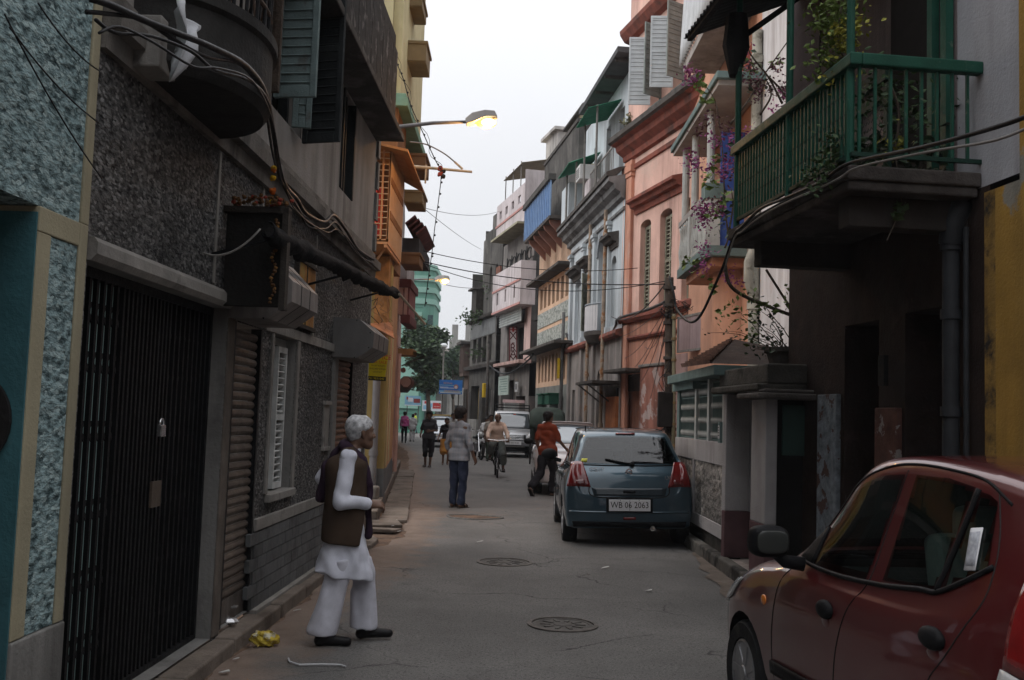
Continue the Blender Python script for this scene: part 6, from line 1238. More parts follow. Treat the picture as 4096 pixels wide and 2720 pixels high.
# far blocks closing the street
def block(name,label,x0,x1,y0,y1,h,m,extra=None):
 t=thing(name,label,'building',LOC((x0+x1)/2,y0));mb=MB();w=(x1-x0)/2;wl_=[(a,a+.9,z,z+1.3)for z in np.arange(1.2,h-1.5,3.)for a in np.arange(-w+.7,w-1,2.)]
 wall_mesh(mb,-w,w,0,h,[],0);mb=MB();fl=MB();wall_mesh(fl,-w,w,0,h,wl_,.25,d=0);
 fl.v=[(x,-y if abs(y)>1e-6 else 0,z)for x,y,z in fl.v];fl.build('wall',m,t);MB().box(-w,w,.26,y1-y0,0,h).build('core',M_VOID if False else m,t)
 for a in wl_:MB().box(a[0],a[1],.2,.24,a[2],a[3]).build('window',M_GLSD,t)
 if extra:extra(t,w,h)
 return t
hx=lambda q,Y:atY(*q,Y)
M_FARG=mat('far_grey',(.3,.29,.275),.9,.15,.6,.2,20,streak=.5)
def ex1(t,w,h):
 mb=MB();mb.box(-w+.2,-w+.75,.5,1.2,h,h+1.5);mb.box(-w+1.5,-w+2.,.5,1.2,h,h+1.8);mb.pieces('chimney',M_FARG,t);MB().box(-w+2.1,w,.5,3,h,h+1.2).build('roof_room',mat('orange_roof_room',(.34,.2,.09),.8),t)
a,b=hx(A4(745,180),96),hx(A4(960,180),96);block('grey_block','plain grey block with two chimneys at the end of the street',a.x,b.x+3,96,104,a.z,M_FARG,ex1)
a,b=hx(A4(590,290),110),hx(A4(745,250),110);block('pale_far_block','pale far block half hidden between the two trees',a.x,b.x,110,118,a.z,mat('pale_far',(.42,.38,.35),.9,.15,.5,.2,20,streak=.5))
mb=tag(MB().box(-22,10,100,101,0,4.5).build('market_hall',mat('dim_market',(.1,.1,.095),.9,.4,.5,.2),None),'long dim market building closing the street behind the far crowd','building')
# the street goes on behind the camera
for nm,lb,x0,x1,y0,y1,h in(('house','grey terrace continuing the left side of the street behind the camera',-8,-2.3,-26,-3,9),('house','brown terrace continuing the right side of the street behind the camera',4.3,9,-26,-1,9),('house','plain house closing the view far behind the camera',-8,9,-32,-27,8)):
 tag(MB().box(x0,x1,y0,y1,0,h).build(nm,M_GREYP if x0<0 else M_BRWN),lb,'building')
# VEHICLES
from mathutils.bvhtree import BVHTree
M_RUB=mat('tyre_rubber',(.018,.018,.019),.8,.25,20,.3,60,patch=(6,.55,.1),patchcol=(.05,.045,.04));M_PLB=mat('black_plastic',(.009,.009,.01),.5,.2,20,.1,120,spec=.06)
M_ALLOY=mat('wheel_cover',(.3,.3,.31),.35,.15,8,0,metal=.7);M_CABIN=mat('dark_cabin',(.028,.03,.03),.8,.3,4,0);M_SEAT=mat('grey_seat',(.3,.36,.34),.85,.2,4,.2)
M_GLS=glass('tinted_glass',(.62,.72,.7),.3);M_GLS2=glass('rear_glass',(.38,.45,.47),.3);M_CHR=mat('chrome',(.6,.6,.6),.15,.05,metal=1,bump=0)
def lens(name,col):return mat(name,col,.12,.15,30,.05,200,coat=1.)
M_RLAMP=lens('red_lamp',(.14,.008,.008));M_CLAMP=lens('clear_lamp',(.42,.42,.42));M_ALAMP=lens('amber_lamp',(.55,.16,.02))
def catm(P,k):
 P=np.array(P,float);out=[]
 for i in range(len(P)-1):
  p0,p1,p2,p3=P[max(i-1,0)],P[i],P[i+1],P[min(i+2,len(P)-1)]
  for j in range(k):
   t=j/k;out.append(.5*(2*p1+(p2-p0)*t+(2*p0-5*p1+4*p2-p3)*t*t+(3*p1-p0-3*p2+p3)*t**3))
 out.append(P[-1]);return np.array(out)
class Car:
 """body lofted through stations (x, bottom, half width, shoulder z, belt half width, belt z, roof half width, top z); x forward, y left"""
 def __init__(s,name,label,cat,M,st,m_body,arches=(),R=.36,k=5,group=None):
  s.root=thing(name,label,cat,M,group);S=catm(st,k);nv=0;V=[];F=[]
  for x,zb,w,zs,wb,zl,wr,zt in S:
   zl=min(zl,zt-.02);zs=min(zs,zl-.02);P=[(0,zb),(w*.86,zb),(w*.97,zb+.1),(w,zb*.5+zs*.5),(w*.99,zs),(wb,zl),(wb+(wr-wb)*.62,zl+(zt-zl)*.62),(wr,zt-.045),(wr*.78,zt-.012),(0,zt)]
   C=catm(P,3);C=[(max(y,0),z)for y,z in C];ring=[(x,y,z)for y,z in C]+[(x,-y,z)for y,z in C[-2:0:-1]];nv=len(ring);V+=ring
  n=len(S)
  for i in range(n-1):
   for j in range(nv):F.append((i*nv+j,i*nv+(j+1)%nv,(i+1)*nv+(j+1)%nv,(i+1)*nv+j))
  F.append(tuple(range(nv)));F.append(tuple((n-1)*nv+j for j in range(nv)))
  mb=MB();mb.v=V;mb.f=F;mb.m=[0]*len(F);me=mb.mesh('body',m_body,smooth=True)
  s.bvh=BVHTree.FromPolygons([Vector(v)for v in V],F);s.V=V
  if arches:
   tmp=bpy.data.objects.new('tmp',me);COL.objects.link(tmp);cut=MB()
   for ax,az in arches:cut.lathe([(R,-1),(R,1)],28,Matrix.Translation((ax,0,az))@Matrix.Rotation(PI/2,4,'X'))
   cut.m=[0]*len(cut.f);cm=bpy.data.objects.new('tmpc',cut.mesh('cut',M_PLB));COL.objects.link(cm);b=tmp.modifiers.new('b','BOOLEAN');b.object=cm;b.operation='DIFFERENCE';b.solver='EXACT'
   me2=bpy.data.meshes.new_from_object(tmp.evaluated_get(bpy.context.evaluated_depsgraph_get()));bpy.data.objects.remove(tmp);bpy.data.objects.remove(cm);me2 .name='body';me=me2
   me.materials.clear();me.materials.append(m_body);me.materials.append(M_PLB)
   for p in me.polygons:
    c=p.center;p.material_index=1 if any(abs(math.hypot(c.x-ax,c.z-az)-R)<.012 for ax,az in arches)and abs(p.normal.y)<.3 else 0
  me.polygons.foreach_set('use_smooth',[True]*len(me.polygons))
  try:me.set_sharp_from_angle(angle=math.radians(38))
  except Exception:pass
  s.body=link('body',me,s.root)
 def on(s,a,b,d):
  """project (a,b) on the skin: d 'L'/'R' sides give (x,z); 'B' rear, 'F' front give (y,z); 'T' top gives (x,y)"""
  o,v={'L':((a,3,b),(0,-1,0)),'R':((a,-3,b),(0,1,0)),'B':((-4,a,b),(1,0,0)),'F':((7,a,b),(-1,0,0)),'T':((a,b,4),(0,0,-1))}[d]
  h=s.bvh.ray_cast(Vector(o),Vector(v));return(h[0],h[1]if h[1].dot(Vector(v))<0 else-h[1])if h[0]else(Vector(o)+Vector(v)*2.5,-Vector(v))
 def patch(s,name,lo,hi,d,m,off=.006,n=14,k=6,parent=None,depth=.012):
  """panel between two outlines, laid on the skin with its own thickness"""
  A,B=np.array(lo,float),np.array(hi,float)
  def res(P,n):
   L=np.concatenate([[0],np.cumsum(np.hypot(*np.diff(P,axis=0).T))]);t=np.linspace(0,L[-1],n+1);return np.stack([np.interp(t,L,P[:,i])for i in(0,1)],1)
  A,B=res(A,n),res(B,n);V=[];F=[]
  for j in range(k+1):
   for i in range(n+1):
    q=A[i]+(B[i]-A[i])*j/k;p,nr=s.on(q[0],q[1],d);V.append(p+nr*off)
  for j in range(k):
   for i in range(n):a=j*(n+1)+i;F.append((a,a+1,a+n+2,a+n+1))
  mb=MB();mb.v=V;mb.f=F;mb.m=[0]*len(F);o=mb.build(name,m,parent or s.root,smooth=True)
  if depth:q=o.modifiers.new('t','SOLIDIFY');q.thickness=depth;q.offset=0
  return o
 def seam(s,pts,d,r=.004,name='seam',m=None,off=0.,k=5):
  P=catm(pts,k);return MB().tube([s.on(a,b,d)[0]+s.on(a,b,d)[1]*off for a,b in P],r,5).build(name,m or M_DARK,s.root,smooth=True)
 def wheel(s,x,y,r=.29,w=.19,spokes=7,cover=None):
  side=1 if y>0 else-1;mb=MB();M=Matrix.Translation((x,y,r))@Matrix.Rotation(-side*PI/2,4,'X')
  mb.lathe([(r*.6,-w/2),(r*.93,-w/2),(r,-w*.34),(r,w*.34),(r*.93,w/2),(r*.66,w/2*.98),(r*.62,w*.3)],32,M);t=mb.build('wheel',M_RUB,s.root,auto=40)
  mb=MB();mb.lathe([(r*.64,w*.45),(r*.6,w*.5),(r*.5,w*.38),(r*.16,w*.44),(r*.13,w*.52),(.001,w*.53)],28,M)
  for i in range(spokes):
   a=2*PI*i/spokes;mb.cbox((math.cos(a)*r*.36,math.sin(a)*r*.36,w*.42),(r*.44,r*.15,.022),M=M,rot=Matrix.Rotation(a,4,'Z'))
  mb.build('rim',cover or M_ALLOY,t,auto=35);return t
# red hatchback, nearest on the right
MR=LOC(2.37,3.43,0,math.radians(96.5))
st=[(-.46,.42,.6,.6,.6,.7,.5,.76),(-.44,.3,.7,.7,.7,.86,.56,.95),(-.36,.26,.76,.76,.735,1.,.56,1.22),(-.2,.24,.785,.8,.75,1.07,.575,1.42),(.1,.23,.795,.93,.74,1.09,.585,1.505),(.5,.22,.8,.9,.738,1.03,.595,1.545),(.9,.22,.8,.89,.738,1.005,.6,1.552),(1.2,.22,.8,.88,.738,.995,.59,1.505),(1.45,.22,.8,.87,.738,.99,.57,1.36),(1.72,.22,.8,.84,.73,.955,.58,1.13),(1.95,.22,.795,.76,.74,.9,.56,1.),(2.3,.23,.79,.72,.72,.85,.54,.93),(2.6,.25,.76,.66,.68,.76,.5,.84),(2.82,.28,.68,.58,.6,.64,.42,.72),(2.95,.34,.52,.5,.46,.54,.32,.58),(2.99,.4,.4,.46,.34,.48,.22,.5)]
M_REDP=paint('deep_red_paint',(.088,.008,.01),.2,.45,1.,.12)
c=Car('red_hatchback','dark red hatchback seen from behind its left doors at the right edge','car',MR,st,M_REDP,[(2.28,.27),(0.,.27)],.345)
for y in(.7,-.7):
 for x in(2.28,0.):c.wheel(x,y,.285,.18)
for d in 'LR':
 f1=c.patch('side_window',[(1.46,.995),(1.2,.998),(.94,1.01)],[(1.46,1.14),(1.38,1.27),(1.2,1.395),(1.,1.445),(.82,1.462)],d,M_GLS,.004,depth=0)
 f2=c.patch('side_window',[(.8,1.03),(.6,1.045),(.4,1.06)],[(.73,1.465),(.5,1.466),(.325,1.445)],d,M_GLS,.004,depth=0)
 c.patch('quarter_window',[(.36,1.075),(.25,1.12),(.11,1.19)],[(.285,1.432),(.23,1.425),(.175,1.405)],d,M_GLS,.004,depth=0)
 c.seam([(.385,1.06),(.33,1.25),(.3,1.44)],d,.012,'window_bar',M_PLB,.004)
 c.seam([(1.62,.99),(1.2,.985),(.8,1.01),(.5,1.045),(.38,1.055),(.22,1.12),(.08,1.19)],d,.011,'belt_moulding',M_PLB,.004)
 c.seam([(1.62,1.05),(1.45,1.24),(1.27,1.395),(1.,1.482),(.77,1.507),(.5,1.497),(.28,1.47),(.1,1.4)],d,.007,'roof_channel',M_PLB,-.001)
 c.seam([(.81,1.48),(.86,1.25),(.915,1.),(1.03,.83),(1.1,.65),(1.12,.45),(1.12,.28)],d,.0035)
 c.seam([(.19,1.44),(.1,1.28),(.07,1.16),(.085,1.06),(.165,.94),(.25,.84),(.335,.75),(.38,.62),(.4,.45)],d,.0035)
 c.seam([(1.66,.98),(1.78,.86),(1.84,.6),(1.82,.3)],d,.0035);c.seam([(.4,.27),(1.1,.26),(1.82,.27)],d,.004)
 c.patch('side_moulding',[(1.82,.405),(1.2,.43),(.48,.45)],[(1.82,.465),(1.2,.49),(.48,.51)],d,M_PLB,.012,n=16,k=3,depth=.02)
 c.patch('mirror_sail',[(1.68,1.),(1.47,.995)],[(1.6,1.09),(1.47,1.17)],d,M_PLB,.006,n=6,k=4)
 for x,z,w in((1.2,.835,.09),(.31,.905,.1)):
  p,nr=c.on(x,z,d);mb=MB();mb.ball(p+nr*.008,1,18,0,(w*.8,.032,.042));h_=mb.build('door_handle',M_PLB,c.root,smooth=True);mb=MB();mb.ball(p+nr*0.-Vector((0.,0,.055)),1,12,0,(.05,.008,.028));mb.build('handle_cup',M_REDP,h_,smooth=True)
 p,nr=c.on(1.98,.735,d);MB().ball(p,1,12,0,(.036,.012,.028)).build('side_repeater',M_ALAMP,c.root,smooth=True)
 c.patch('tail_lamp',[(-.1,.9),(-.28,.88),(-.4,.86)],[(-.12,1.17),(-.22,1.2),(-.3,1.18)],d,M_RLAMP,.01);c.patch('reversing_lamp',[(-.06,.8),(-.25,.77),(-.41,.76)],[(-.09,.895),(-.26,.875),(-.4,.855)],d,M_CLAMP,.01)
 sgn=1 if d=='L' else-1;mh=MB();mh.ball((0,0,0),1,24);mh.v=[tuple(o_+d_*math.copysign(abs(q)**.62,q)for q,d_,o_ in zip(v,(.062,.098,.076),(1.55,sgn*.935,1.09)))for v in mh.v];mh.tube([(1.54,sgn*.76,.985),(1.55,sgn*.85,.995),(1.55,sgn*.9,1.04)],[.035,.032,.03],10);mh=mh.build('wing_mirror',M_PLB,c.root,smooth=True)
 mb=MB();mb.ball((0,0,0),1,24);mb.v=[tuple(o_+d_*math.copysign(abs(q)**.62,q)for q,d_,o_ in zip(v,(.012,.078,.056),(1.487,sgn*.935,1.092)))for v in mb.v];mb.build('mirror_glass',mat('mirror_glass',(.035,.037,.035),.2,.1,metal=0,bump=0),mh,smooth=True)  # dull near-black colour stands in for the mirror's dark reflection
 c.patch('headlamp',[(2.52,.66),(2.7,.6),(2.86,.56)],[(2.4,.78),(2.6,.74),(2.8,.66)],d,M_CLAMP,.008)
c.patch('windscreen',[(1.93,-.55),(1.93,0.),(1.93,.55)],[(1.32,-.5),(1.3,0),(1.32,.5)],'T',M_GLS,.006,depth=0)
c.patch('window_film',[(.235,1.155),(.165,1.165)],[(.27,1.3),(.2,1.31)],'L',mat('paper_sticker',(.5,.5,.52),.7,.05,bump=0),.01,n=4,k=4,depth=.002)
c.patch('sticker_print',[(.235,1.17),(.175,1.178)],[(.262,1.285),(.205,1.295)],'L',mat('sticker_grey',(.3,.31,.34),.7,.3,60,bump=0),.0125,n=4,k=4,depth=.001)
mb=MB()
for x in(.75,-.15):
 for y in(-.33,.33):mb.cbox((x,y,.98),(.14,.42,.5),rot=Matrix.Rotation(.2,4,'Y'));mb.cbox((x+0.,y,1.27),(.1,.24,.15))
def clear_glass(c,regions):
 """cut the painted skin away behind the panes so that one looks into the cabin"""
 me=c.body.data;bm=bmesh.new();bm.from_mesh(me)
 kill=[f for f in bm.faces if any(g(f.calc_center_median())for g in regions)];bmesh.ops.delete(bm,geom=kill,context='FACES');bm.to_mesh(me);bm.free()
seats=mb.build('seat',M_SEAT,c.root,bevel=.04,seg=3)
mb=MB();mb.box(-.3,1.55,-.7,.7,.3,.72);mb.box(1.45,1.9,-.68,.68,.7,.93);mb.box(-.42,-.2,-.6,.6,.3,1.);mb.build('cabin_floor',M_CABIN,c.root,bevel=.03)
mb=MB();mb.tube([(1.38-.02,-.33+.18*math.cos(a),.99+.18*math.sin(a))for a in[2*PI*i/20 for i in range(21)]],.015,6,cap=False);mb.build('steering_wheel',M_PLB,c.root,smooth=True)
yb=lambda p:abs(p.y)>.5
def in_poly(x,z,P):
 r=False
 for i in range(len(P)):
  (x0,z0),(x1,z1)=P[i-1],P[i]
  if(z0>z)!=(z1>z)and x<(x1-x0)*(z-z0)/(z1-z0)+x0:r=not r
 return r
sub=c.body.data;bm=bmesh.new();bm.from_mesh(sub)
sel=[e for e in bm.edges if all(.9<v.co.z<1.5 and-0.<v.co.x<1.95 for v in e.verts)];bmesh.ops.subdivide_edges(bm,edges=sel,cuts=2,use_grid_fill=True);bm.to_mesh(sub);bm.free()
PA=[(1.44,1.01),(.95,1.02),(.84,1.445),(1.,1.43),(1.2,1.38),(1.44,1.15)];PB=[(.785,1.045),(.41,1.07),(.34,1.43),(.5,1.45),(.72,1.45)];PC=[(.35,1.09),(.13,1.19),(.19,1.39),(.275,1.415)];PW=[(1.9,1.03),(1.34,1.42)]
clear_glass(c,[lambda p:yb(p)and any(in_poly(p.x,p.z,P)for P in(PA,PB,PC)),lambda p:abs(p.y)<.5 and 1.36<p.x<1.9 and p.z>1.])
# steel blue hatchback seen from behind
MS=LOC(1.606,13.66,0.,math.radians(90))@Matrix.Rotation(-.024,4,'X')
st=[(-.6,.36,.5,.5,.45,.6,.4,.66),(-.585,.27,.7,.56,.68,.68,.6,.73),(-.55,.25,.8,.7,.76,.86,.66,.92),(-.49,.24,.835,.8,.775,.97,.68,1.02),(-.38,.24,.845,.86,.765,1.03,.655,1.16),(-.2,.24,.845,.88,.75,1.05,.6,1.36),(-.06,.24,.845,.89,.745,1.05,.585,1.48),(.25,.23,.845,.89,.745,1.04,.59,1.525),(.8,.22,.845,.88,.745,1.02,.6,1.535),(1.3,.22,.845,.87,.745,1.,.585,1.48),(1.65,.22,.845,.86,.745,.98,.57,1.3),(2.,.22,.84,.83,.74,.95,.58,1.05),(2.4,.24,.83,.78,.7,.9,.55,.95),(2.8,.28,.78,.68,.62,.78,.45,.84),(3.1,.34,.55,.52,.42,.58,.25,.62)]
M_STBL=paint('steel_blue_paint',(.03,.068,.095),.2,.5,1.,.14)
c=Car('blue_hatchback','steel blue hatchback parked at the kerb with its rear to the camera','car',MS,st,M_STBL,[(2.39,.29),(0,.29)],.36)
for y in(.745,-.745):
 for x in(2.39,0.):c.wheel(x,y,.295,.19)
c.patch('rear_window',[(-.66,1.075),(-.3,1.068),(0,1.068),(.3,1.068),(.66,1.075)],[(-.53,1.415),(-.25,1.43),(0,1.433),(.25,1.43),(.53,1.415)],'B',M_GLS2,.009,n=18,depth=0)
c.seam([(-.68,1.06),(-.3,1.05),(0,1.05),(.3,1.05),(.68,1.06)],'B',.008,'window_seal',M_PLB,.004);c.patch('high_stop_lamp',[(-.13,1.445),(.13,1.445)],[(-.13,1.462),(.13,1.462)],'B',M_RLAMP,.012,n=6,k=2)
for sg in(1,-1):
 lo=[(.8,.78),(.66,.785),(.5,.775)];hi=[(.74,1.075),(.68,1.09),(.6,1.085)]
 q=lambda L:[(sg*a,b)for a,b in L];c.patch('tail_lamp',q(lo),q(hi),'B',M_RLAMP,.012,n=12,k=8,depth=.02)
 c.patch('lamp_inset',q([(.7,.8),(.56,.8)]),q([(.69,.86),(.585,.87)]),'B',lens('dark_red_lamp',(.1,.008,.008)),.026,n=5,k=3,depth=.004)
 mh=MB();mh.ball((1.55,sg*.955,1.12),1,16,0,(.08,.125,.085));mh.tube([(1.6,sg*.78,1.02),(1.58,sg*.88,1.05)],.03,8);mh.build('wing_mirror',M_PLB,c.root,smooth=True)
 d='L' if sg>0 else 'R';c.patch('side_window',[(1.45,1.03),(.8,1.05),(.05,1.08)],[(1.3,1.32),(.8,1.42),(.15,1.4)],d,M_GLS2,.004,depth=0)
 c.seam([(-.42,1.04),(-.2,1.045),(.5,1.03),(1.3,1.01)],d,.01,'belt_moulding',M_PLB,.003);c.seam([(.82,1.42),(.78,1.),(.74,.6),(.74,.26)],d,.004);c.seam([(.1,1.),(.3,.7),(.38,.5),(.4,.3)],d,.004)
c.patch('boot_lower_panel',[(-.46,.665),(0,.66),(.46,.665)],[(-.49,.765),(0,.76),(.49,.765)],'B',mat('dark_boot_band',(.022,.032,.04),.35,.2,6,0,coat=.5),.004,n=16,k=4,depth=.006);c.seam([(-.52,.8),(-.47,.66),(0,.645),(.47,.66),(.52,.8)],'B',.007,'boot_seam',M_DARK,.003);c.seam([(-.52,.8),(-.6,.93),(-.64,1.04)],'B',.005,'boot_seam');c.seam([(.52,.8),(.6,.93),(.64,1.04)],'B',.005,'boot_seam')
c.patch('boot_handle',[(-.08,.7),(.08,.7)],[(-.08,.735),(.08,.735)],'B',M_PLB,.012,n=6,k=2)
c.seam([(-.78,.46),(-.4,.455),(0,.452),(.4,.455),(.78,.46)],'B',.014,'bumper_crease',M_STBL,-.002);c.patch('bumper_valance',[(-.72,.27),(0,.268),(.72,.27)],[(-.74,.34),(0,.33),(.74,.34)],'B',M_PLB,.006,n=14,k=3)
pb=MB().box(-.635,-.6,-.3,.3,.455,.64).build('plate_recess',M_PLB,c.root,bevel=.01);MB().box(-.643,-.633,-.268,.268,.475,.622).build('number_plate',mat('plate_white',(.72,.71,.72),.4,.06,bump=0),pb,bevel=.003)
fm=frame3((-.646,0,.549),(0,-1,0),(0,0,1));text('WB 06 2063',.112,(0,0,0),fm,M_KTXT,pb,sx=.86);
mb=MB();[mb.ball((-.645,y,.612),.006,6)for y in(.12,-.12)];mb.box(-.6445,-.6435,-.002,.002,.48,.62);mb.build('plate_bolt',M_DARK,pb)
fb=lambda y,z:(lambda h:frame3(h[0]+h[1]*.006,(0,-1,0),(0,0,1)))(c.on(y,z,'B'))
text('MARUTI',.048,(0,.022,0),fb(.42,.985),M_CHR,c.root,'badge_lettering',sx=1.1,ext=.004);text('SUZUKI',.04,(0,-.022,0),fb(.42,.985),M_CHR,c.root,'badge_lettering',sx=1.2,ext=.004);text('LXi',.06,(0,0,0),fb(-.51,.9),M_CHR,c.root,'badge_lettering',ext=.004)
mb=MB();bp=[(-.05,.012),(0.,.055),(.05,.018),(.034,.006),(0.,.032),(-.018,.018),(.05,-.018),(0.,-.055),(-.05,-.016),(-.034,-.004),(0,-.032),(.018,-.018)];F_=fb(-0.,.965);mb.prism([(p*1.,q)for p,q in bp],lambda p,q,w:F_@Vector((p,q,w)),-.004,.006);mb.build('emblem',M_CHR,c.root)
wp=MB();wp.tube([c.on(y,z,'B')[0]+Vector((-.025,0,0))for y,z in((-.06,1.075),(.05,1.085),(.18,1.105),(.3,1.13))],[.012,.012,.016,.012],6);wp.ball(c.on(-.05,1.07,'B')[0]+Vector((-.03,0,0)),.035,8);wp.build('rear_wiper',M_PLB,c.root)
c.patch('fog_lamp',[(-.08,.36),(.08,.36)],[(-.08,.395),(.08,.395)],'B',M_RLAMP,.012,n=6,k=2);mb=MB();mb.tube([(-.3,-.3,.26),(-.62,-.3,.25)],.035,12);mb.build('exhaust',M_CHR,c.root);mb=MB();mb.tube([(.1,.52,1.5),(.12,.52,1.56)],.01,6);mb.build('aerial_base',M_PLB,c.root)
yl=c.patch('yellow_sticker',[(.62,1.09),(.54,1.088)],[(.6,1.13),(.53,1.128)],'B',mat('yellow_sticker',(.5,.5,.08),.6,bump=0),.014,n=4,k=2,depth=.001)
mb=MB();mb.box(-.3,1.5,-.7,.7,.3,.75);[mb.cbox((x,y,1.),(.14,.45,.5))for x in(.2,1.05)for y in(-.35,.35)];mb.box(1.5,1.95,-.7,.7,.7,.95);mb.build('cabin',M_CABIN,c.root,bevel=.03)
mb=MB();[mb.cbox((x,y,1.3),(.1,.26,.16))for x in(.2,1.05)for y in(-.35,.35)];mb.pieces('headrest',M_CABIN,c.root,bevel=.04,seg=3)
bm=bmesh.new();bm.from_mesh(c.body.data);sel=[e for e in bm.edges if all(1.<v.co.z<1.5 for v in e.verts)];bmesh.ops.subdivide_edges(bm,edges=sel,cuts=2,use_grid_fill=True);bm.to_mesh(c.body.data);bm.free()
RW=[(-.64,1.085),(.64,1.085),(.51,1.405),(-.51,1.405)];SW=[(1.44,1.045),(.06,1.095),(.16,1.385),(.8,1.4),(1.28,1.31)]
clear_glass(c,[lambda p:p.x<-.02 and in_poly(p.y,p.z,RW),lambda p:abs(p.y)>.5 and in_poly(p.x,p.z,SW),lambda p:1.62<p.x<2.05 and p.z>1.06 and abs(p.y)<.5])
c.patch('windscreen',[(2.05,-.55),(2.05,0),(2.05,.55)],[(1.5,-.5),(1.5,0),(1.5,.5)],'T',M_GLS,.006,depth=0)
# white car facing the camera behind the blue one
def front_car(name,label,X,Y,yaw,st,m,plate=None,w=.8,glz=(.98,1.36),R=.29,wb=2.4,group=None,wsx=(-2.,-1.35),hl=(.56,.7,.62,.78)):
 """car facing local +x; front axle at x=wb"""
 c=Car(name,label,'car',LOC(X,Y,0,yaw),st,m,k=4,group=group)
 for y in(w*.88,-w*.88):
  for x in(0,wb):c.wheel(x,y,R,.18)
 c.patch('windscreen',[(-w*.82,glz[0]),(0,glz[0]+.01),(w*.82,glz[0])],[(-w*.66,glz[1]),(0,glz[1]+.02),(w*.66,glz[1])],'F',mat('sky_toned_glass',(.11,.15,.18),.06,.1,bump=0,spec=1.,coat=1),.012,depth=.006)  # bluish sky reflection is put into the base colour of this glass
 for sg in(1,-1):
  c.patch('headlamp',[(sg*w*.88,hl[0]),(sg*w*.52,hl[0])],[(sg*w*.84,hl[1]),(sg*w*.52,hl[1]-.02)],'F',M_CLAMP,.014,n=6,k=4);mh=MB();mh.ball((wb-.75,sg*(w+.11),glz[0]+.04),1,12,0,(.06,.11,.07));mh.tube([(wb-.75,sg*(w-.06),glz[0]-.02),(wb-.75,sg*(w+.05),glz[0]+.02)],.025,6);mh.build('wing_mirror',M_PLB,c.root,smooth=True)
  c.patch('side_window',[(wb-.9,glz[0]+.02),(.2,glz[0]+.05)],[(wb-1.3,glz[1]-.02),(.45,glz[1]-.02)],'L' if sg>0 else 'R',_MATS['sky_toned_glass'],.006)
 c.patch('grille',[(-w*.48,hl[0]-.02),(w*.48,hl[0]-.02)],[(-w*.48,hl[1]-.03),(w*.48,hl[1]-.03)],'F',M_PLB,.01,n=6,k=3);c.patch('air_dam',[(-w*.6,.27),(w*.6,.27)],[(-w*.6,.38),(w*.6,.38)],'F',M_PLB,.01,n=6,k=3)
 for i in range(3):c.seam([(-w*.46,hl[0]+.02+i*.035),(0,hl[0]+.022+i*.035),(w*.46,hl[0]+.02+i*.035)],'F',.006,'grille_bar',M_CHR,.014)
 p=c.on(0,.45,'F')[0];pl=MB().box(p.x-.01,p.x+.025,-.25,.25,.4,.51).build('number_plate',mat('plate_white',(.72,.71,.72)),c.root)
 if plate:text(plate,.085,(0,0,0),frame3((p.x+.027,0,.455),(0,1,0),(0,0,1)),M_KTXT,pl,sx=.8)
 return c
hs=lambda L,w,h,hood,base=.22:[(-.62,.34,w*.75,.55,w*.7,.66,w*.6,.72),(-.58,base+.02,w*.95,.75,w*.9,.9,w*.72,1.),(-.3,base,w,.82,w*.91,1.,w*.72,h-.12),(.2,base,w,.84,w*.91,1.,w*.72,h-.02),(.9,base,w,.84,w*.91,.98,w*.73,h),(L-1.5,base,w,.83,w*.91,.97,w*.71,h-.08),(L-1.1,base,w,.8,w*.9,.94,w*.7,hood+.22),(L-.78,base,w*.99,.76,w*.88,hood-.03,w*.7,hood+.04),(L-.3,base+.01,w*.98,.7,w*.86,hood-.08,w*.66,hood-.03),(L+.25,base+.02,w*.95,.6,w*.82,hood-.16,w*.6,hood-.1),(L+.55,base+.05,w*.84,.52,w*.72,hood-.28,w*.5,hood-.22),(L+.62,.36,w*.6,.48,w*.5,.52,w*.35,.56)]
front_car('white_car','white car facing the camera half hidden behind the man in the rust shirt',1.36,24.2,-PI/2,hs(2.38,.8,1.57,1.),paint('white_car_paint',(.62,.56,.55),.25,.05,1,.12),None,glz=(1.06,1.48))
front_car('blue_white_car','pale car with a sky-toned windscreen far up the street behind the girl',-3.55,52.,-PI/2+.1,hs(2.4,.82,1.45,.92),paint('pale_blue_paint',(.42,.45,.5),.25,.1,1,.1),None)
front_car('yellow_taxi','yellow taxi roof showing above the pale car far up the street',-4.2,62.,-PI/2+.1,hs(2.4,.82,1.62,1.),paint('taxi_yellow',(.55,.34,.02),.3,0.,1,.1),None,glz=(1.1,1.5))
# silver jeep with roof rack
st=[(-.6,.5,.8,.9,.78,1.1,.7,1.75),(-.5,.42,.84,.95,.8,1.15,.72,1.84),(.6,.42,.85,.95,.81,1.15,.73,1.88),(1.3,.42,.85,.95,.81,1.15,.73,1.87),(1.55,.42,.85,.95,.81,1.14,.72,1.8),(1.86,.42,.85,.92,.8,1.08,.72,1.28),(1.98,.42,.84,.9,.79,1.05,.7,1.14),(2.5,.44,.83,.86,.76,1.,.66,1.07),(2.85,.46,.82,.8,.74,.93,.64,1.),(2.95,.5,.78,.72,.7,.82,.6,.88),(2.99,.55,.6,.7,.55,.75,.5,.8)]
c=Car('silver_jeep','silver jeep with a black roof rack facing the camera','jeep',LOC(.1,42.9,0,-PI/2+.02),st,paint('silver_paint',(.42,.43,.45),.28,.4,1,.15),k=4)
for y in(.72,-.72):
 for x in(0,2.4):c.wheel(x,y,.34,.21)
c.patch('windscreen',[(-.74,1.14),(0,1.15),(.74,1.14)],[(-.66,1.74),(0,1.76),(.66,1.74)],'F',mat('jeep_glass',(.05,.06,.068),.05,.1,bump=0,spec=1.,coat=1),.012,depth=.006)
for sg in(1,-1):c.patch('headlamp',[(sg*.76,.72),(sg*.56,.72)],[(sg*.76,.88),(sg*.56,.88)],'F',M_CLAMP,.016,n=5,k=4);MB().cbox((1.75,sg*.97,1.2),(.05,.14,.2)).build('wing_mirror',M_PLB,c.root,bevel=.02)
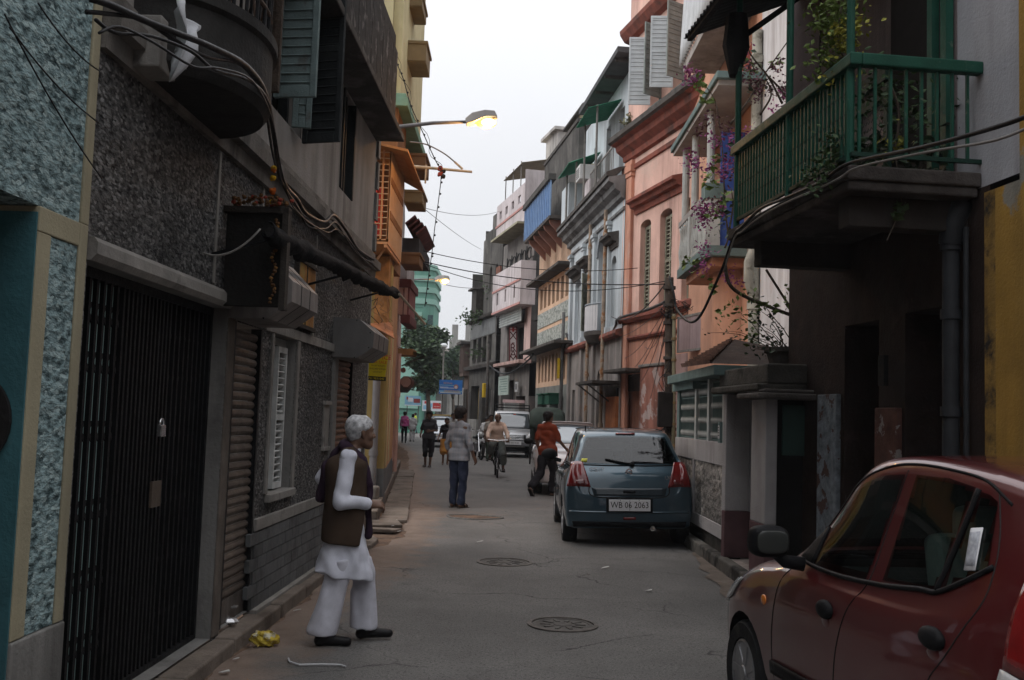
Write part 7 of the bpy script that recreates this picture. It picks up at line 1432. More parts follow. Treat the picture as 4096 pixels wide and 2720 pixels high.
c.patch('grille',[(-.52,.7),(.52,.7)],[(-.52,.9),(.52,.9)],'F',M_PLB,.012,n=6,k=3);[c.seam([(-.5,.73+i*.05),(0,.73+i*.05),(.5,.73+i*.05)],'F',.012,'grille_bar',M_CHR,.018)for i in range(4)]
mb=MB();mb.box(2.98,3.1,-.82,.82,.46,.62);mb.build('bumper',mat('grey_bumper',(.12,.12,.125),.5),c.root,bevel=.03);pl=MB().box(3.1,3.12,-.34,.34,.52,.66).build('number_plate',mat('plate_white',(.72,.71,.72)),c.root);text('WB 02N 4133',.1,(0,0,0),frame3((3.123,0,.59),(0,1,0),(0,0,1)),M_KTXT,pl,sx=.8)
mb=MB();mb.box(2.95,3.05,-.7,.7,.25,.42);mb.build('skid_bar',M_PLB,c.root);mb=MB()
for sg in(1,-1):mb.tube([(1.45,sg*.68,1.98),(-.5,sg*.7,2.)],.02,6);mb.tube([(1.5,sg*.68,1.8),(1.45,sg*.68,2.08)],.02,6);mb.tube([(1.45,sg*.68,2.1),(-.5,sg*.7,2.12)],.02,6)
for x in(1.45,.9,.3,-.4):mb.tube([(x,-.7,1.99),(x,.7,1.99)],.018,6)
mb.tube([(1.45,-.68,2.1),(1.45,.68,2.1)],.02,6);mb.build('roof_rack',M_GATE,c.root);mb=MB();mb.cbox((1.62,.08,1.7),(.02,.1,.08));mb.cbox((1.58,-.56,1.66),(.02,.1,.1));mb.pieces('red_sticker',mat('red_sticker',(.5,.05,.03),.6,bump=0),c.root)
# hand-pulled rickshaw with folding hood
RK=LOC(1.32,35.,0,-PI/2);t=thing('rickshaw','parked rickshaw with a dark green folding hood and tall spoked wheels','rickshaw',RK)
for sg in(1,-1):
 y=sg*.56;mb=MB();mb.tube([(.5*math.cos(a),y,.52+.5*math.sin(a))for a in[2*PI*i/28 for i in range(29)]],.026,6,cap=False);w_=mb.build('wheel',M_RUB,t,smooth=True);mb=MB()
 for i in range(14):a=2*PI*i/14;mb.tube([(0,y+.03*(-1)**i,.52),(.48*math.cos(a),y,.52+.48*math.sin(a))],.006,4)
 mb.ball((0,y,.52),.06,8);mb.build('spoke',M_GATE,w_)
mb=MB();mb.box(-.35,.35,-.42,.42,.66,.76);mb.box(-.42,-.32,-.42,.42,.7,1.25);mb.box(-.3,.3,-.4,.4,.55,.66);mb.build('seat',mat('dark_seat',(.03,.02,.02),.6),t,bevel=.03);mb=MB();[mb.tube([(-.4,s_*.44,.6),(.8,s_*.4,.62),(1.7,s_*.34,.4)],.02,6)for s_ in(1,-1)];mb.tube([(1.65,-.34,.42),(1.65,.34,.42)],.018,6);mb.tube([(0,-.56,.52),(0,.56,.52)],.022,6);mb.build('shaft',M_WOODD,t)
V=[];F=[]
for i in range(9):
 a=PI*.02+PI*.62*i/8
 for j in range(11):b=j/10;y=-.62+1.24*b;q=abs(2*b-1)**4;V.append((-.28+.68*math.cos(a)*(1-.1*q),y,1.22+(.78-.2*q)*math.sin(a)+.02*(i%2)))
for i in range(8):
 for j in range(10):F.append((i*11+j,i*11+j+1,i*11+j+12,i*11+j+11))
me=bpy.data.meshes.new('hood');me.from_pydata(V,[],F);me.materials.append(mat('green_canvas',(.045,.058,.048),.85,.25,4,.3));me.polygons.foreach_set('use_smooth',[True]*len(F));o=link('hood',me,t);o.modifiers.new('t','SOLIDIFY').thickness=.02
MB().box(-.42,-.36,-.58,.58,.72,1.8).build('hood_back',mat('green_canvas',(.045,.058,.048)),t)
# PEOPLE
cm_=lambda n,c,**k:mat('cloth_'+n,c,.9,.16,9,.08,130,**k)
def plaid():
 m,nt,b,pos=base_mat('cloth_plaid');t=nt.nodes.new('ShaderNodeTexCoord');sp=nt.nodes.new('ShaderNodeSeparateXYZ');nt.links.new(t.outputs['Object'],sp.inputs[0]);c=(.17,.19,.22)
 for ax,sc,col in(('X',19,(.08,.1,.14)),('Y',19,(.09,.11,.15)),('Z',17,(.09,.11,.15)),('X',9.3,(.24,.21,.22)),('Z',8.5,(.25,.24,.25))):
  w=nt.nodes.new('ShaderNodeMath');w.operation='SINE';nt.links.new(_mul(nt,sp.outputs[ax],sc*2*PI),w.inputs[0]);c=_mix(nt,_mul(nt,_ramp(nt,w.outputs[0],.55,.9),.34),c,col)
 c=_mix(nt,_ramp(nt,_noise(nt,t.outputs['Object'],6,4),.35,.7),c,_mix(nt,.5,c,(.3,.31,.34)));nt.links.new(c,b.inputs['Base Color']);b.inputs['Roughness'].default_value=.9;return m
M_COT=cm_('white_cotton',(.52,.52,.58));M_COTK=cm_('kurta_white',(.56,.57,.64));M_VEST=cm_('brown_vest',(.05,.033,.023));M_SHAWL=cm_('dark_shawl',(.03,.017,.03));M_SILV=mat('hair_white',(.4,.4,.41),.7,.5,40,.12,120)
# old man in white on the left
q=gnd(*DD(800,1482));YW=-1.42
P=dict(pel=(0,-.05,.93),wai=(0,-.05,1.06),che=(0,-.05,1.25),nek=(0,-.025,1.42),hed=(0,.035,1.555),shL=(-.15,-.06,1.37),shR=(.15,-.05,1.37),elL=(-.21,-.25,1.2),elR=(.215,-.1,1.05),wrL=(-.12,-.1,.98),wrR=(.15,.115,1.035),hiL=(-.085,-.04,.9),hiR=(.085,-.05,.9),knL=(-.1,.1,.5),knR=(.095,-.08,.5),anL=(-.11,.13,.095),anR=(.1,-.17,.09),toL=(-.12,.31,.045),toR=(.12,0.,.035))
root,J=person('old man in white kurta, brown waistcoat and dark scarf looking up the street',(q.x,q.y),YW,1.63,P,.15,None,None,('shoe',(.012,.011,.012)),('short',M_SILV),.011,head=(.32,-.02,0),hands={'R':dict(dir=(-.25,1,.02),palm=(-.6,0.,-.7),curl=.75,side=1)})
sg=.96;a3=lambda*v:np.array(v,float)*sg
pr=[]
for S in 'LR':
 k,n,hp=J['kn'+S],J['an'+S],J['hi'+S];pr+=[('c',hp,k,.1,.085),('c',k,n+a3(0,-.01,.02),.08,.092),('c',k+a3(0,-.03,-.15),n+a3(0,-.045,.02),.06,.075)]
blob_obj('trousers',[blob(pr,.01,.02,[((0,0,1),.085),((0,0,-1),-.6)],fold=.01,fscale=(19,19,3.),seed=.7)],M_COT,root)
c2=lambda p,x,y0,y1,r:[('c',p+a3(-x,y0,0),p+a3(x,y0,0),r,r),('c',p+a3(-x,y1,0),p+a3(x,y1,0),r,r)]
kp=c2(J['che'],.06,-.02,.02,.085)+c2(J['wai'],.05,-.02,.02,.088)+[('c',J['shL'],J['shR'],.055,.055),('c',J['nek']-a3(0,0,.05),J['nek']+a3(0,.01,0.),.055,.058)]
for x in(-.07,0,.07):kp+=[('c',J['pel']+a3(x,-.02,-.08),J['pel']+a3(x*1.1,-.11,-.44),.092,.105),('c',J['pel']+a3(x,.03,-.08),J['pel']+a3(x*1.1,.11,-.44),.092,.1),('c',J['pel']+a3(x,0.,-.08),J['pel']+a3(x*1.1,0.,-.44),.092,.11)]
slv=[blob([('c',J['sh'+S],J['el'+S]+a3(0,.01,.01),.06,.055),('c',J['el'+S]+a3(0,.01,.01),J['el'+S]*.1+J['wr'+S]*.9,.054,.04)],.008,.014,fold=.0055,fscale=(11,13,15),seed=1.3)for S in 'LR']
blob_obj('kurta',[blob(kp,.0095,.022,[((0,.16,1),.475)],fold=.012,fscale=(20,20,11),seed=3.1)]+slv,M_COTK,root)
vp=[('c',J['che']+a3(x,y-.005,.04),J['pel']+a3(x,y,-.26),.098,.116)for x in(-.075,.075)for y in(-.05,.05)]+[('c',J['che']+a3(0,y-.005,.02),J['pel']+a3(0,y,-.26),.1,.118)for y in(-.05,.05)]+[('c',J['shL']+a3(.045,0,.012),J['shR']+a3(-.045,0,.012),.062,.062),('c',J['nek']+a3(-.06,-.02,-.02),J['nek']+a3(.06,-.02,-.02),.062,.062)]
blob_obj('waistcoat',[blob(vp,.0095,.025,[((0,.1,1),.71),((0,-1,.12),.03)],fold=.0075,fscale=(9,9,5),seed=5.)],M_VEST,root)
nk=J['nek'];sp=[('c',nk+a3(-.05,-.05,.03),nk+a3(.05,-.05,.03),.05,.05),('c',nk+a3(.06,-.03,.02),nk+a3(.075,.07,-.07),.045,.04),('c',nk+a3(-.06,-.03,.02),nk+a3(-.05,.075,-.07),.045,.04),('c',nk+a3(.07,.07,-.07),nk+a3(.06,.135,-.24),.04,.03),('c',nk+a3(.06,.135,-.24),nk+a3(.04,.15,-.62),.03,.026),('c',nk+a3(-.06,-.06,.02),nk+a3(-.1,-.17,-.14),.05,.05),('c',nk+a3(-.1,-.17,-.14),nk+a3(-.1,-.215,-.36),.05,.042)]
blob_obj('scarf',[blob(sp,.01,.02,fold=.006,fscale=(30,30,10),seed=2.)],M_SHAWL,root)
# man in the checked shirt, seen from behind
PL=plaid();M_JEAN=cm_('dark_denim',(.02,.026,.05),patch=(9,.55,.1),patchcol=(.035,.045,.075))
q=gnd(*DD(1054,1170))
person('man in grey checked shirt and baggy dark jeans seen from behind',(q.x,q.y),-.55,1.76,dict(elL=(-.225,-.05,1.1),wrL=(-.235,.05,.86),elR=(.235,-.04,1.1),wrR=(.27,.06,.87),knL=(-.09,.02,.49),anL=(-.09,-.01,.085),anR=(.085,-.02,.085),knR=(.09,.02,.49),toL=(-.1,.17,.03),toR=(.1,.15,.03)),.11,dict(mat=PL,sleeve=1.35,hem=.8,loose=.012,fold=.008,collar=PL),dict(mat=M_JEAN,loose=.021,flare=.008,end=1.98,fold=.009),('sandal',(.03,.022,.018)),('thick',None),.013,head=(-.25,0,0))
# man in the rust shirt stepping past the white car
q=gnd(*DD(1258,1143))
person('man in rust red shirt and black trousers walking away past the white car',(q.x,q.y),-.62,1.76,dict(pel=(0,.03,.93),che=(0,.04,1.26),wai=(0,.03,1.06),elR=(.22,.1,1.13),wrR=(.27,.3,.96),elL=(-.22,-.06,1.12),wrL=(-.22,.05,.88),knR=(.09,.12,.5),anR=(.08,.11,.085),toR=(.09,.29,.03),knL=(-.09,-.07,.47),anL=(-.09,-.4,.2),toL=(-.1,-.33,.05)),.14,dict(mat=cm_('rust',(.2,.042,.02)),sleeve=.85,hem=.8,loose=.026,fold=.009,collar=cm_('rust',(.2,.042,.02))),dict(mat=cm_('black',(.014,.013,.016)),loose=.026,flare=.018,end=1.92),('sandal',(.022,.018,.016)),('thick',None),.014,head=(-.15,0,0))
# young man in dark polo, girl, man behind
q=gnd(*DD(986,1077))
person('young man in charcoal polo and black three quarter trousers looking down at his hands',(q.x,q.y),PI-.15,1.72,dict(elL=(-.23,-.03,1.12),wrL=(-.09,.2,1.1),elR=(.24,-.06,1.12),wrR=(.22,.16,.98),anL=(-.08,.06,.085),toL=(-.09,.22,.03),anR=(.09,-.05,.085),toR=(.1,.11,.03)),.1,dict(mat=cm_('charcoal',(.042,.042,.046)),sleeve=.8,hem=.86,loose=.022,collar=cm_('charcoal',(.042,.042,.046))),dict(mat=cm_('black',(.014,.013,.016)),loose=.03,end=1.3),('sandal',(.05,.05,.05)),('thick',None),.017,head=(.25,.3,0))
q=gnd(*DD(1027,1072))
person('girl in black T-shirt and yellow knee length skirt walking beside the young man',(q.x,q.y),PI+.1,1.52,dict(elR=(.24,-.04,1.12),wrR=(.3,.12,.95),anL=(-.06,.05,.085),toL=(-.07,.2,.03)),.13,dict(mat=cm_('tee_black',(.02,.018,.02)),sleeve=.7,hem=.92,loose=.016),dict(mat=cm_('yellow',(.42,.2,.05)),loose=.05,end=.98,flare=.03,name='skirt'),('barefoot',(.1,.05,.03)),('tied',None),.017,build=.9)
q=atY(*DD(1045,1000),35.5)
person('man in pale grey shirt behind the girl and the checked shirt man',(q.x,q.y),PI,1.7,{},.13,dict(mat=cm_('pale_grey',(.34,.34,.33)),sleeve=.8,hem=.86),dict(mat=cm_('brown',(.05,.04,.035))),h=.02)
# pink shirt man and companion, far left; people far up the street
q=gnd(*DD(931,1021))
person('man in bright pink shirt walking away along the left wall',(q.x,q.y),.1,1.7,dict(anL=(-.09,.1,.085),toL=(-.09,.26,.03),anR=(.09,-.12,.1),toR=(.1,.04,.03)),.12,dict(mat=cm_('pink',(.42,.09,.24)),sleeve=1.6,hem=.9),dict(mat=cm_('black',(.014,.013,.016))),h=.024,face=False)
q=gnd(*DD(941,1019));person('woman in a white dress walking just ahead of the pink shirt man',(q.x+.1,q.y+1.2),.2,1.58,{},.13,dict(mat=cm_('dress_white',(.45,.44,.45)),sleeve=1.2,hem=.6,loose=.035),dict(mat=cm_('dress_white',(.45,.44,.45)),loose=.03),h=.026,hair=('tied',None),face=False)
FAR=[((957,990),80,'far pedestrian in a yellow green shirt crossing at the street end',(.35,.42,.05),(.03,.05,.08),1.4),((1016,990),78,'far pedestrian in a violet blue top below the white billboard',(.09,.08,.16),(.08,.16,.18),-1.2),((1003,985),86,'far pedestrian in a dark shirt between the two billboards',(.05,.05,.055),(.03,.03,.03),.4),((945,985),88,'far pedestrian in a grey shirt at the dim shop front',(.2,.2,.2),(.04,.04,.05),PI),((971,985),90,'far pedestrian in a maroon top near the market',(.16,.05,.05),(.05,.04,.04),1.)]
for(px,py),Y,lb,c1,c2,yw in FAR:
 q=atY(*DD(px,py),Y);person(lb,(q.x,q.y),yw,1.66,dict(anL=(-.09,.12,.085),toL=(-.09,.28,.03),anR=(.09,-.14,.1),toR=(.1,.02,.03)),.12,dict(mat=cm_('far%d'%px,c1),sleeve=.8,hem=.88),dict(mat=cm_('farl%d'%px,c2)),h=.034,face=False)
# cyclist on a black roadster
q=gnd(*DD(1146,1102));BM=LOC(q.x,q.y+.1,0,PI+.06)
t=thing('bicycle','black roadster bicycle ridden towards the camera','bicycle',BM)
def bwheel(y):
 mb=MB();mb.tube([(0,y+.335*math.cos(a),.345+.335*math.sin(a))for a in[2*PI*i/28 for i in range(29)]],.021,6,cap=False);w=mb.build('wheel',M_RUB,t,smooth=True);mb=MB()
 for i in range(16):a=2*PI*i/16;mb.tube([(.02*(-1)**i,y,.345),(0,y+.32*math.cos(a),.345+.32*math.sin(a))],.003,4)
 mb.build('spoke',M_CHR,w)
bwheel(0);bwheel(-1.12)
mb=MB();H0=(0,-.16,.92);[mb.tube(p,.017,6)for p in([H0,(0,-.12,.72),(.05,0,.345)],[(0,-.12,.72),(-.05,0,.345)],[(0,-.14,.8),(0,-.7,.8)],[(0,-.12,.7),(0,-.6,.3)],[(0,-.6,.3),(0,-.74,.88)],[(.06,-1.12,.345),(0,-.6,.3)],[(.05,-1.12,.345),(0,-.71,.76)],[(-.05,-1.12,.345),(0,-.71,.76)])];mb.build('frame',M_GATE,t)
mb=MB();mb.tube([(-.29,-.3,.98),(-.26,-.18,1.),(0,-.15,.98),(.26,-.18,1.),(.29,-.3,.98)],.013,8);mb.build('handlebar',M_CHR,t);mb=MB();mb.ball((0,-.8,.92),1,10,0,(.09,.14,.045));mb.build('saddle',M_PLB,t,smooth=True);mb=MB();mb.tube([(0,.36*math.cos(a),.345+.37*math.sin(a))for a in[PI*(.1+.75*i/10)for i in range(11)]],.025,5);mb.build('mudguard',M_GATE,t)
mb=MB();mb.tube([(-.06,-.6,.3),(-.12,-.58,.14),(-.2,-.58,.14)],.012,6);mb.tube([(.06,-.6,.3),(.12,-.62,.46),(.2,-.62,.46)],.012,6);mb.cbox((-.19,-.58,.13),(.1,.09,.03));mb.cbox((.19,-.62,.45),(.1,.09,.03));mb.build('pedal',M_GATE,t)
sB=1.;cp=BM@Vector((0,-.78,0))
person('bald cyclist in cream shirt and checked lungi riding towards the camera',(cp.x,cp.y),PI+.06,1.7,dict(pel=(0,.02,1.),wai=(0,.06,1.1),che=(0,.1,1.28),nek=(0,.12,1.45),hed=(0,.18,1.585),shL=(-.155,.11,1.4),shR=(.155,.11,1.4),elL=(-.26,.24,1.18),elR=(.26,.24,1.18),wrL=(-.27,.46,1.02),wrR=(.27,.46,1.02),hiL=(-.08,.04,.97),hiR=(.08,.04,.97),knL=(-.15,.36,.62),knR=(.15,.4,.84),anL=(-.18,.22,.24),anR=(.18,.2,.54),toL=(-.19,.38,.19),toR=(.19,.36,.49)),.13,dict(mat=cm_('cream',(.56,.42,.34)),sleeve=1.75,hem=.92,loose=.024,collar=cm_('cream',(.56,.42,.34))),dict(mat=cm_('lungi',(.085,.095,.09)),loose=.035,end=1.55,flare=.03,name='lungi'),('sandal',(.02,.018,.016)),('fringe',mat('hair_grey',(.08,.08,.08),.6,.3,40)),.015,head=(0,.1,0),hands={'L':dict(dir=(0,.6,-.3),palm=(0,-.3,-1),curl=1.1),'R':dict(dir=(0,.6,-.3),palm=(0,-.3,-1),curl=1.1)})
# motorcycles and the men beside them
def motorbike(x,y,yaw,label):
 t=thing('motorcycle',label,'motorcycle',LOC(x,y,0,yaw))
 for yy in(.62,-.62):
  mb=MB();mb.tube([(0,yy+.27*math.cos(a),.3+.27*math.sin(a))for a in[2*PI*i/20 for i in range(21)]],.045,8,cap=False);w=mb.build('wheel',M_RUB,t,smooth=True);MB().lathe([(.05,-.06),(.1,0),(.05,.06)],10,Matrix.Translation((0,yy,.3))@Matrix.Rotation(PI/2,4,'Y')).build('hub',M_ALLOY,w)
 mb=MB();mb.ball((0,.12,.8),1,12,0,(.14,.27,.14));mb.build('fuel_tank',mat('black_gloss',(.012,.012,.014),.15,.2,5,0,coat=1),t,smooth=True);mb=MB();mb.ball((0,-.35,.8),1,12,0,(.13,.36,.06));mb.build('seat',M_PLB,t,smooth=True)
 mb=MB();[mb.tube([(q*.08,.62,.3),(q*.08,.45,.78),(q*.08,.38,.98)],.022,6)for q in(1,-1)];mb.tube([(-.36,.28,1.02),(-.2,.36,1.06),(.2,.36,1.06),(.36,.28,1.02)],.014,6);mb.tube([(.3,.36,1.06),(.34,.36,1.2)],.008,5);mb.tube([(-.3,.36,1.06),(-.34,.36,1.2)],.008,5);mb.build('handlebar',M_CHR,t)
 mb=MB();mb.cbox((0,.05,.45),(.24,.34,.3));mb.tube([(.1,.2,.3),(.14,-.3,.28),(.14,-.85,.36)],.04,8);mb.build('engine',M_ALLOY,t,bevel=.03);mb=MB();mb.ball((0,.5,.92),.1,10,0,(1,.7,1));mb.build('headlamp',M_CLAMP,t,smooth=True);MB().cbox((0,.66,.7),(.2,.02,.14)).build('number_plate',mat('plate_white',(.55,.54,.55)),t);MB().cbox((0,.55,.66),(.12,.3,.04)).build('front_mudguard',mat('black_gloss',(.012,.012,.014)),t,bevel=.02)
motorbike(-1.15,37.6,PI+.25,'black motorcycle parked nearest the cyclist facing the camera');motorbike(-1.75,41.,PI+.1,'second motorcycle standing further back by the blackened wall')
q=atY(*DD(1112,1000),39.2);person('man in white shirt and flat cap leaning over the motorcycles',(q.x,q.y),PI+.7,1.66,dict(che=(0,.14,1.2),nek=(0,.22,1.36),hed=(0,.29,1.49),shL=(-.15,.2,1.32),shR=(.15,.2,1.32),elL=(-.22,.3,1.08),wrL=(-.2,.45,.95),elR=(.22,.3,1.08),wrR=(.2,.45,.95)),.12,dict(mat=cm_('white_shirt',(.48,.48,.48)),sleeve=.9,hem=.88),dict(mat=cm_('brown',(.05,.04,.035))),h=.022,face=False)
q=atY(*DD(1131,1000),36.2);person('man in dull green trousers just behind the cyclist',(q.x,q.y),PI+.3,1.68,{},.11,dict(mat=cm_('beige_shirt',(.3,.27,.23)),sleeve=.8,hem=.88),dict(mat=cm_('olive',(.06,.08,.06))),h=.022,face=False)
# PLANTS, LAMPS, POLES, WIRES, LITTER
def leafmat(n,c,v=.35):return mat('leaf_'+n,c,.6,v,2.5,0,obj=False,spec=.25)
M_LFD=leafmat('dark',(.03,.052,.026));M_LFM=leafmat('mid',(.045,.078,.03));M_LFL=leafmat('light',(.11,.16,.035));M_LFY=leafmat('yellow',(.26,.25,.04));M_BGV=mat('bougainvillea',(.27,.07,.19),.7,.3,20,0);M_BGD=mat('faded_blossom',(.15,.07,.09),.8,.35,20,0);M_TWIG=mat('twig_bark',(.075,.058,.045),.9,.3,12,.4,80)
def leaves(pts,size,seed=1,flat=.5,droop=.3):
 rnd=np.random.RandomState(seed);P=np.array(pts,float);n=len(P);d=rnd.normal(size=(n,3));d[:,2]=d[:,2]*flat-droop;d/=np.linalg.norm(d,axis=1)[:,None];s=np.cross(d,rnd.normal(size=(n,3)));s/=np.linalg.norm(s,axis=1)[:,None];u=np.cross(s,d);L=size*(.6+.8*rnd.rand(n))[:,None]
 V=np.stack([P-d*L*.5,P+s*L*.3+u*L*.08,P+d*L*.6,P-s*L*.3+u*L*.08],1).reshape(-1,3);F=[(4*i,4*i+1,4*i+2,4*i+3)for i in range(n)];return V.tolist(),F
def leaf_obj(name,pts,size,m,parent,seed=1,world=True,**k):
 V,F=leaves(pts,size,seed,**k);me=bpy.data.meshes.new(name);me.from_pydata(V,[],F);me.materials.append(m);return tag(link(name,me,parent,world=world),kind='stuff')
def tree(name,label,base,h,clumps,size,n,seed,trunk_r=.2):
 t=thing(name,label,'tree',LOC(*base));rnd=random.Random(seed);mb=MB();top=Vector((0,0,h*.42));mb.tube([(0,0,0),(.1,0,h*.2),top],[trunk_r,trunk_r*.8,trunk_r*.6],9)
 for c in clumps:c0=Vector(c[:3]);mb.tube([top,top.lerp(c0,.5)+Vector((rnd.uniform(-.3,.3),0,.2)),c0],[trunk_r*.45,trunk_r*.25,trunk_r*.08],6)
 mb.build('trunk',M_TWIG,t,smooth=True)
 for k,(m,f)in enumerate(((M_LFD,.45),(M_LFM,.4),(mat('leaf_grey',(.085,.115,.07),.6,.3,2,0),.15))):
  pts=[]
  for c in clumps:
   for _ in range(int(n*f)):
    v=Vector((rnd.gauss(0,.55),rnd.gauss(0,.55),rnd.gauss(0,.5)));w=1+.8*mnoise.noise((v*1.4+Vector(c[:3]))*1.7);pts.append((c[0]+v.x*c[3]*w,c[1]+v.y*c[3]*w,c[2]+v.z*c[3]*.85*w))
  leaf_obj('crown',pts,size,m,t,seed*7+k,world=False)
 return t
def cl(items,Y,base):
 out=[]
 for px,py,rpx in items:q=atY(*A4(px,py),Y+random.uniform(-1.5,1.5));out.append((q.x-base[0],q.y-base[1],q.z,rpx/3.135/FPX*Y))
 return out
random.seed(3);b=(atY(*A4(470,900),68).x,68)
tree('street_tree','large grey green tree in front of the green tower at the street end',b,9,cl([(300,60,85),(420,120,110),(250,200,90),(560,130,95),(640,160,65),(360,300,120),(520,280,110),(450,450,130),(540,480,110),(330,480,70),(480,620,130),(400,700,90),(580,640,90),(330,-60,45),(500,760,110)],68,b),.3,800,5)
b=(atY(*A4(790,900),88).x,88);tree('street_tree','smaller green tree behind the blue billboard',b,7,cl([(790,420,100),(850,380,75),(740,480,80),(830,520,100),(760,590,90),(840,330,45)],88,b),.34,600,9)
def path(px,Y,jit=.03):
 return smooth([atY(*q,Y+random.uniform(-jit,jit))for q in px],4)
t=thing('bougainvillea','leggy bougainvillea with magenta blossoms climbing past the baluster balcony','plant');random.seed(21)
stems=[path([r6(940,300),r5(960,1480),r5(940,1300),r5(935,1150),r5(920,900),r5(880,640),r5(800,520)],14.2),path([r5(960,1480),r5(990,1300),r5(980,1180)],14.),path([r5(940,1300),r5(850,1330),r5(790,1390)],14.2),path([r5(1300,650),r5(1210,480),r5(1100,340),r5(1080,250)],12.2),path([r5(1210,480),r5(1290,560),r5(1340,640)],12.2),path([r5(1160,720),r5(1230,600),r5(1200,500)],12.2),path([r5(975,780),r5(1080,640),r5(1200,450),r5(1370,210)],12.6)]
mb=MB();[mb.tube(p,[.016*(1-.6*i/len(p))for i in range(len(p))],5)for p in stems];mb.build('stem',M_TWIG,t,smooth=True,world=True)
def spray(spots,Y,spread,n):return[tuple(atY(*s,Y)+Vector((random.gauss(0,1),random.gauss(0,.6),random.gauss(0,1)))*spread)for s in spots for _ in range(n)]
fl=[r5(720,450),r5(740,490),r5(750,1040),r5(870,880),r5(1010,900),r5(1000,890),r5(860,1040),r5(960,1010),r5(800,1400),r5(850,1320),r5(900,1310),r5(730,985),r5(940,1080),r5(1110,825),r5(790,1330),r6(800,80),r6(815,310),r6(800,425),r6(975,490),r5(1000,230),r5(1030,300),r5(1270,700),r5(1320,590)]
leaf_obj('blossom',spray(fl,14.,.07,60),.05,M_BGV,t,3);leaf_obj('faded_blossom',spray([r5(790,800),r5(850,740),r5(940,790),r5(1145,540),r5(1150,600),r5(1220,570),r5(1290,560),r5(1335,640),r5(1260,420),r5(1100,420),r5(1050,480),r5(985,1100),r5(870,1300),r5(1330,570),r5(1140,510)],12.6,.06,45),.045,M_BGD,t,4);leaf_obj('leaf',spray([r5(780,530),r5(800,570),r5(835,640),r5(860,1150),r5(890,1000),r5(940,1250),r5(880,1350),r5(1170,810),r5(830,1130),r6(690,395),r6(740,380),r6(855,545),r5(1260,390),r5(1110,420)],13.6,.06,12),.09,M_LFL,t,5);leaf_obj('leaf',spray([r5(990,1250),r5(960,1350),r5(930,1450),r5(1080,400),r5(1150,520),r5(1000,960)],13.,.09,14),.08,M_LFD,t,6)
t=thing('potted_shrub','twiggy half bare shrub in a dark pot on the porch canopy','plant');random.seed(5);pc_=atY(*n2(560,560),10.7);mb=MB();mb.lathe([(.18,0),(.26,.3),(.29,.31),(.29,.36),(.25,.36),(.24,.3)],16,Matrix.Translation((pc_.x,10.7,pc_.z-.17)));mb.build('pot',M_SOOT,t,world=True);mb=MB();tips=[]
for i in range(26):
 a=random.uniform(-2.6,.5);ln=random.uniform(.35,.95);p0=Vector((pc_.x+random.uniform(-.1,.1),10.7+random.uniform(-.1,.1),pc_.z+.12));dr=Vector((math.cos(a)*.9-.25,random.uniform(-.5,.5),random.uniform(.25,1.))).normalized();pts=[p0]
 for j in range(5):dr=(dr+Vector((random.uniform(-.3,.3),random.uniform(-.2,.2),random.uniform(-.28,.16)))).normalized();pts.append(pts[-1]+dr*ln/5);
 mb.tube(pts,[.008,.007,.006,.005,.004,.002],4);tips+=pts[2:]
mb.build('branch',M_TWIG,t,world=True);leaf_obj('leaf',[tuple(p+Vector((random.gauss(0,.04),random.gauss(0,.04),random.gauss(0,.04))))for p in tips for _ in range(3)],.05,M_LFD,t,8);leaf_obj('leaf',spray([n2(250,280),n2(275,330),n2(320,310),n2(400,240),n2(430,270),n2(350,400),n2(520,280),n2(570,190)],10.6,.07,14),.06,M_LFL,t,9)
t=thing('climbing_branch','thick bare branch arching from the dark cable to the potted shrub','plant');mb=MB();[mb.tube(path(p,10.9),[r]*(4*len(p)-3),6)for p,r in(([n2(240,60),n2(260,160),n2(330,220),n2(470,280),n2(600,330),n2(640,355)],.02),([n2(440,95),n2(500,190),n2(560,280),n2(630,350)],.014),([n2(560,370),n2(575,440),n2(625,485)],.012))];mb.pieces('stem',M_TWIG,t,smooth=True,world=True)
t=thing('balcony_creeper','yellow green creeper spilling over the near corner of the green balcony','plant');random.seed(8)
vy=[n1(440,60),n1(470,110),n1(500,60),n1(520,120),n1(450,160),n1(480,220),n1(470,290),n1(460,330),n1(430,400),n1(520,20)];leaf_obj('leaf',spray(vy,7.3,.085,75),.045,M_LFL,t,1);leaf_obj('yellow_leaf',spray([n1(540,180),n1(560,230),n1(590,160),n1(530,260),n1(520,440),n1(830,830),n1(560,200)],7.15,.06,45),.04,M_LFY,t,2)
leaf_obj('dark_leaf',spray([n1(500,880),n1(460,930),n1(430,980),n1(540,850),n1(520,800),n1(600,880),n1(380,1020)],7.1,.08,60),.045,M_LFM,t,3);mb=MB();mb.tube(path([n1(530,330),n1(500,200),n1(520,60),n1(540,-40)],7.3),.008,5);mb.tube(path([n1(520,330),n1(440,400),n1(400,430)],7.3),.006,5);mb.tube(path([n1(830,900),n1(850,1050),n1(860,1180),n1(780,1370)],7.),.004,4);mb.build('stem',M_TWIG,t,world=True);leaf_obj('leaf',spray([n1(860,1185),n1(850,1240)],7.,.02,8),.09,M_LFM,t,12)
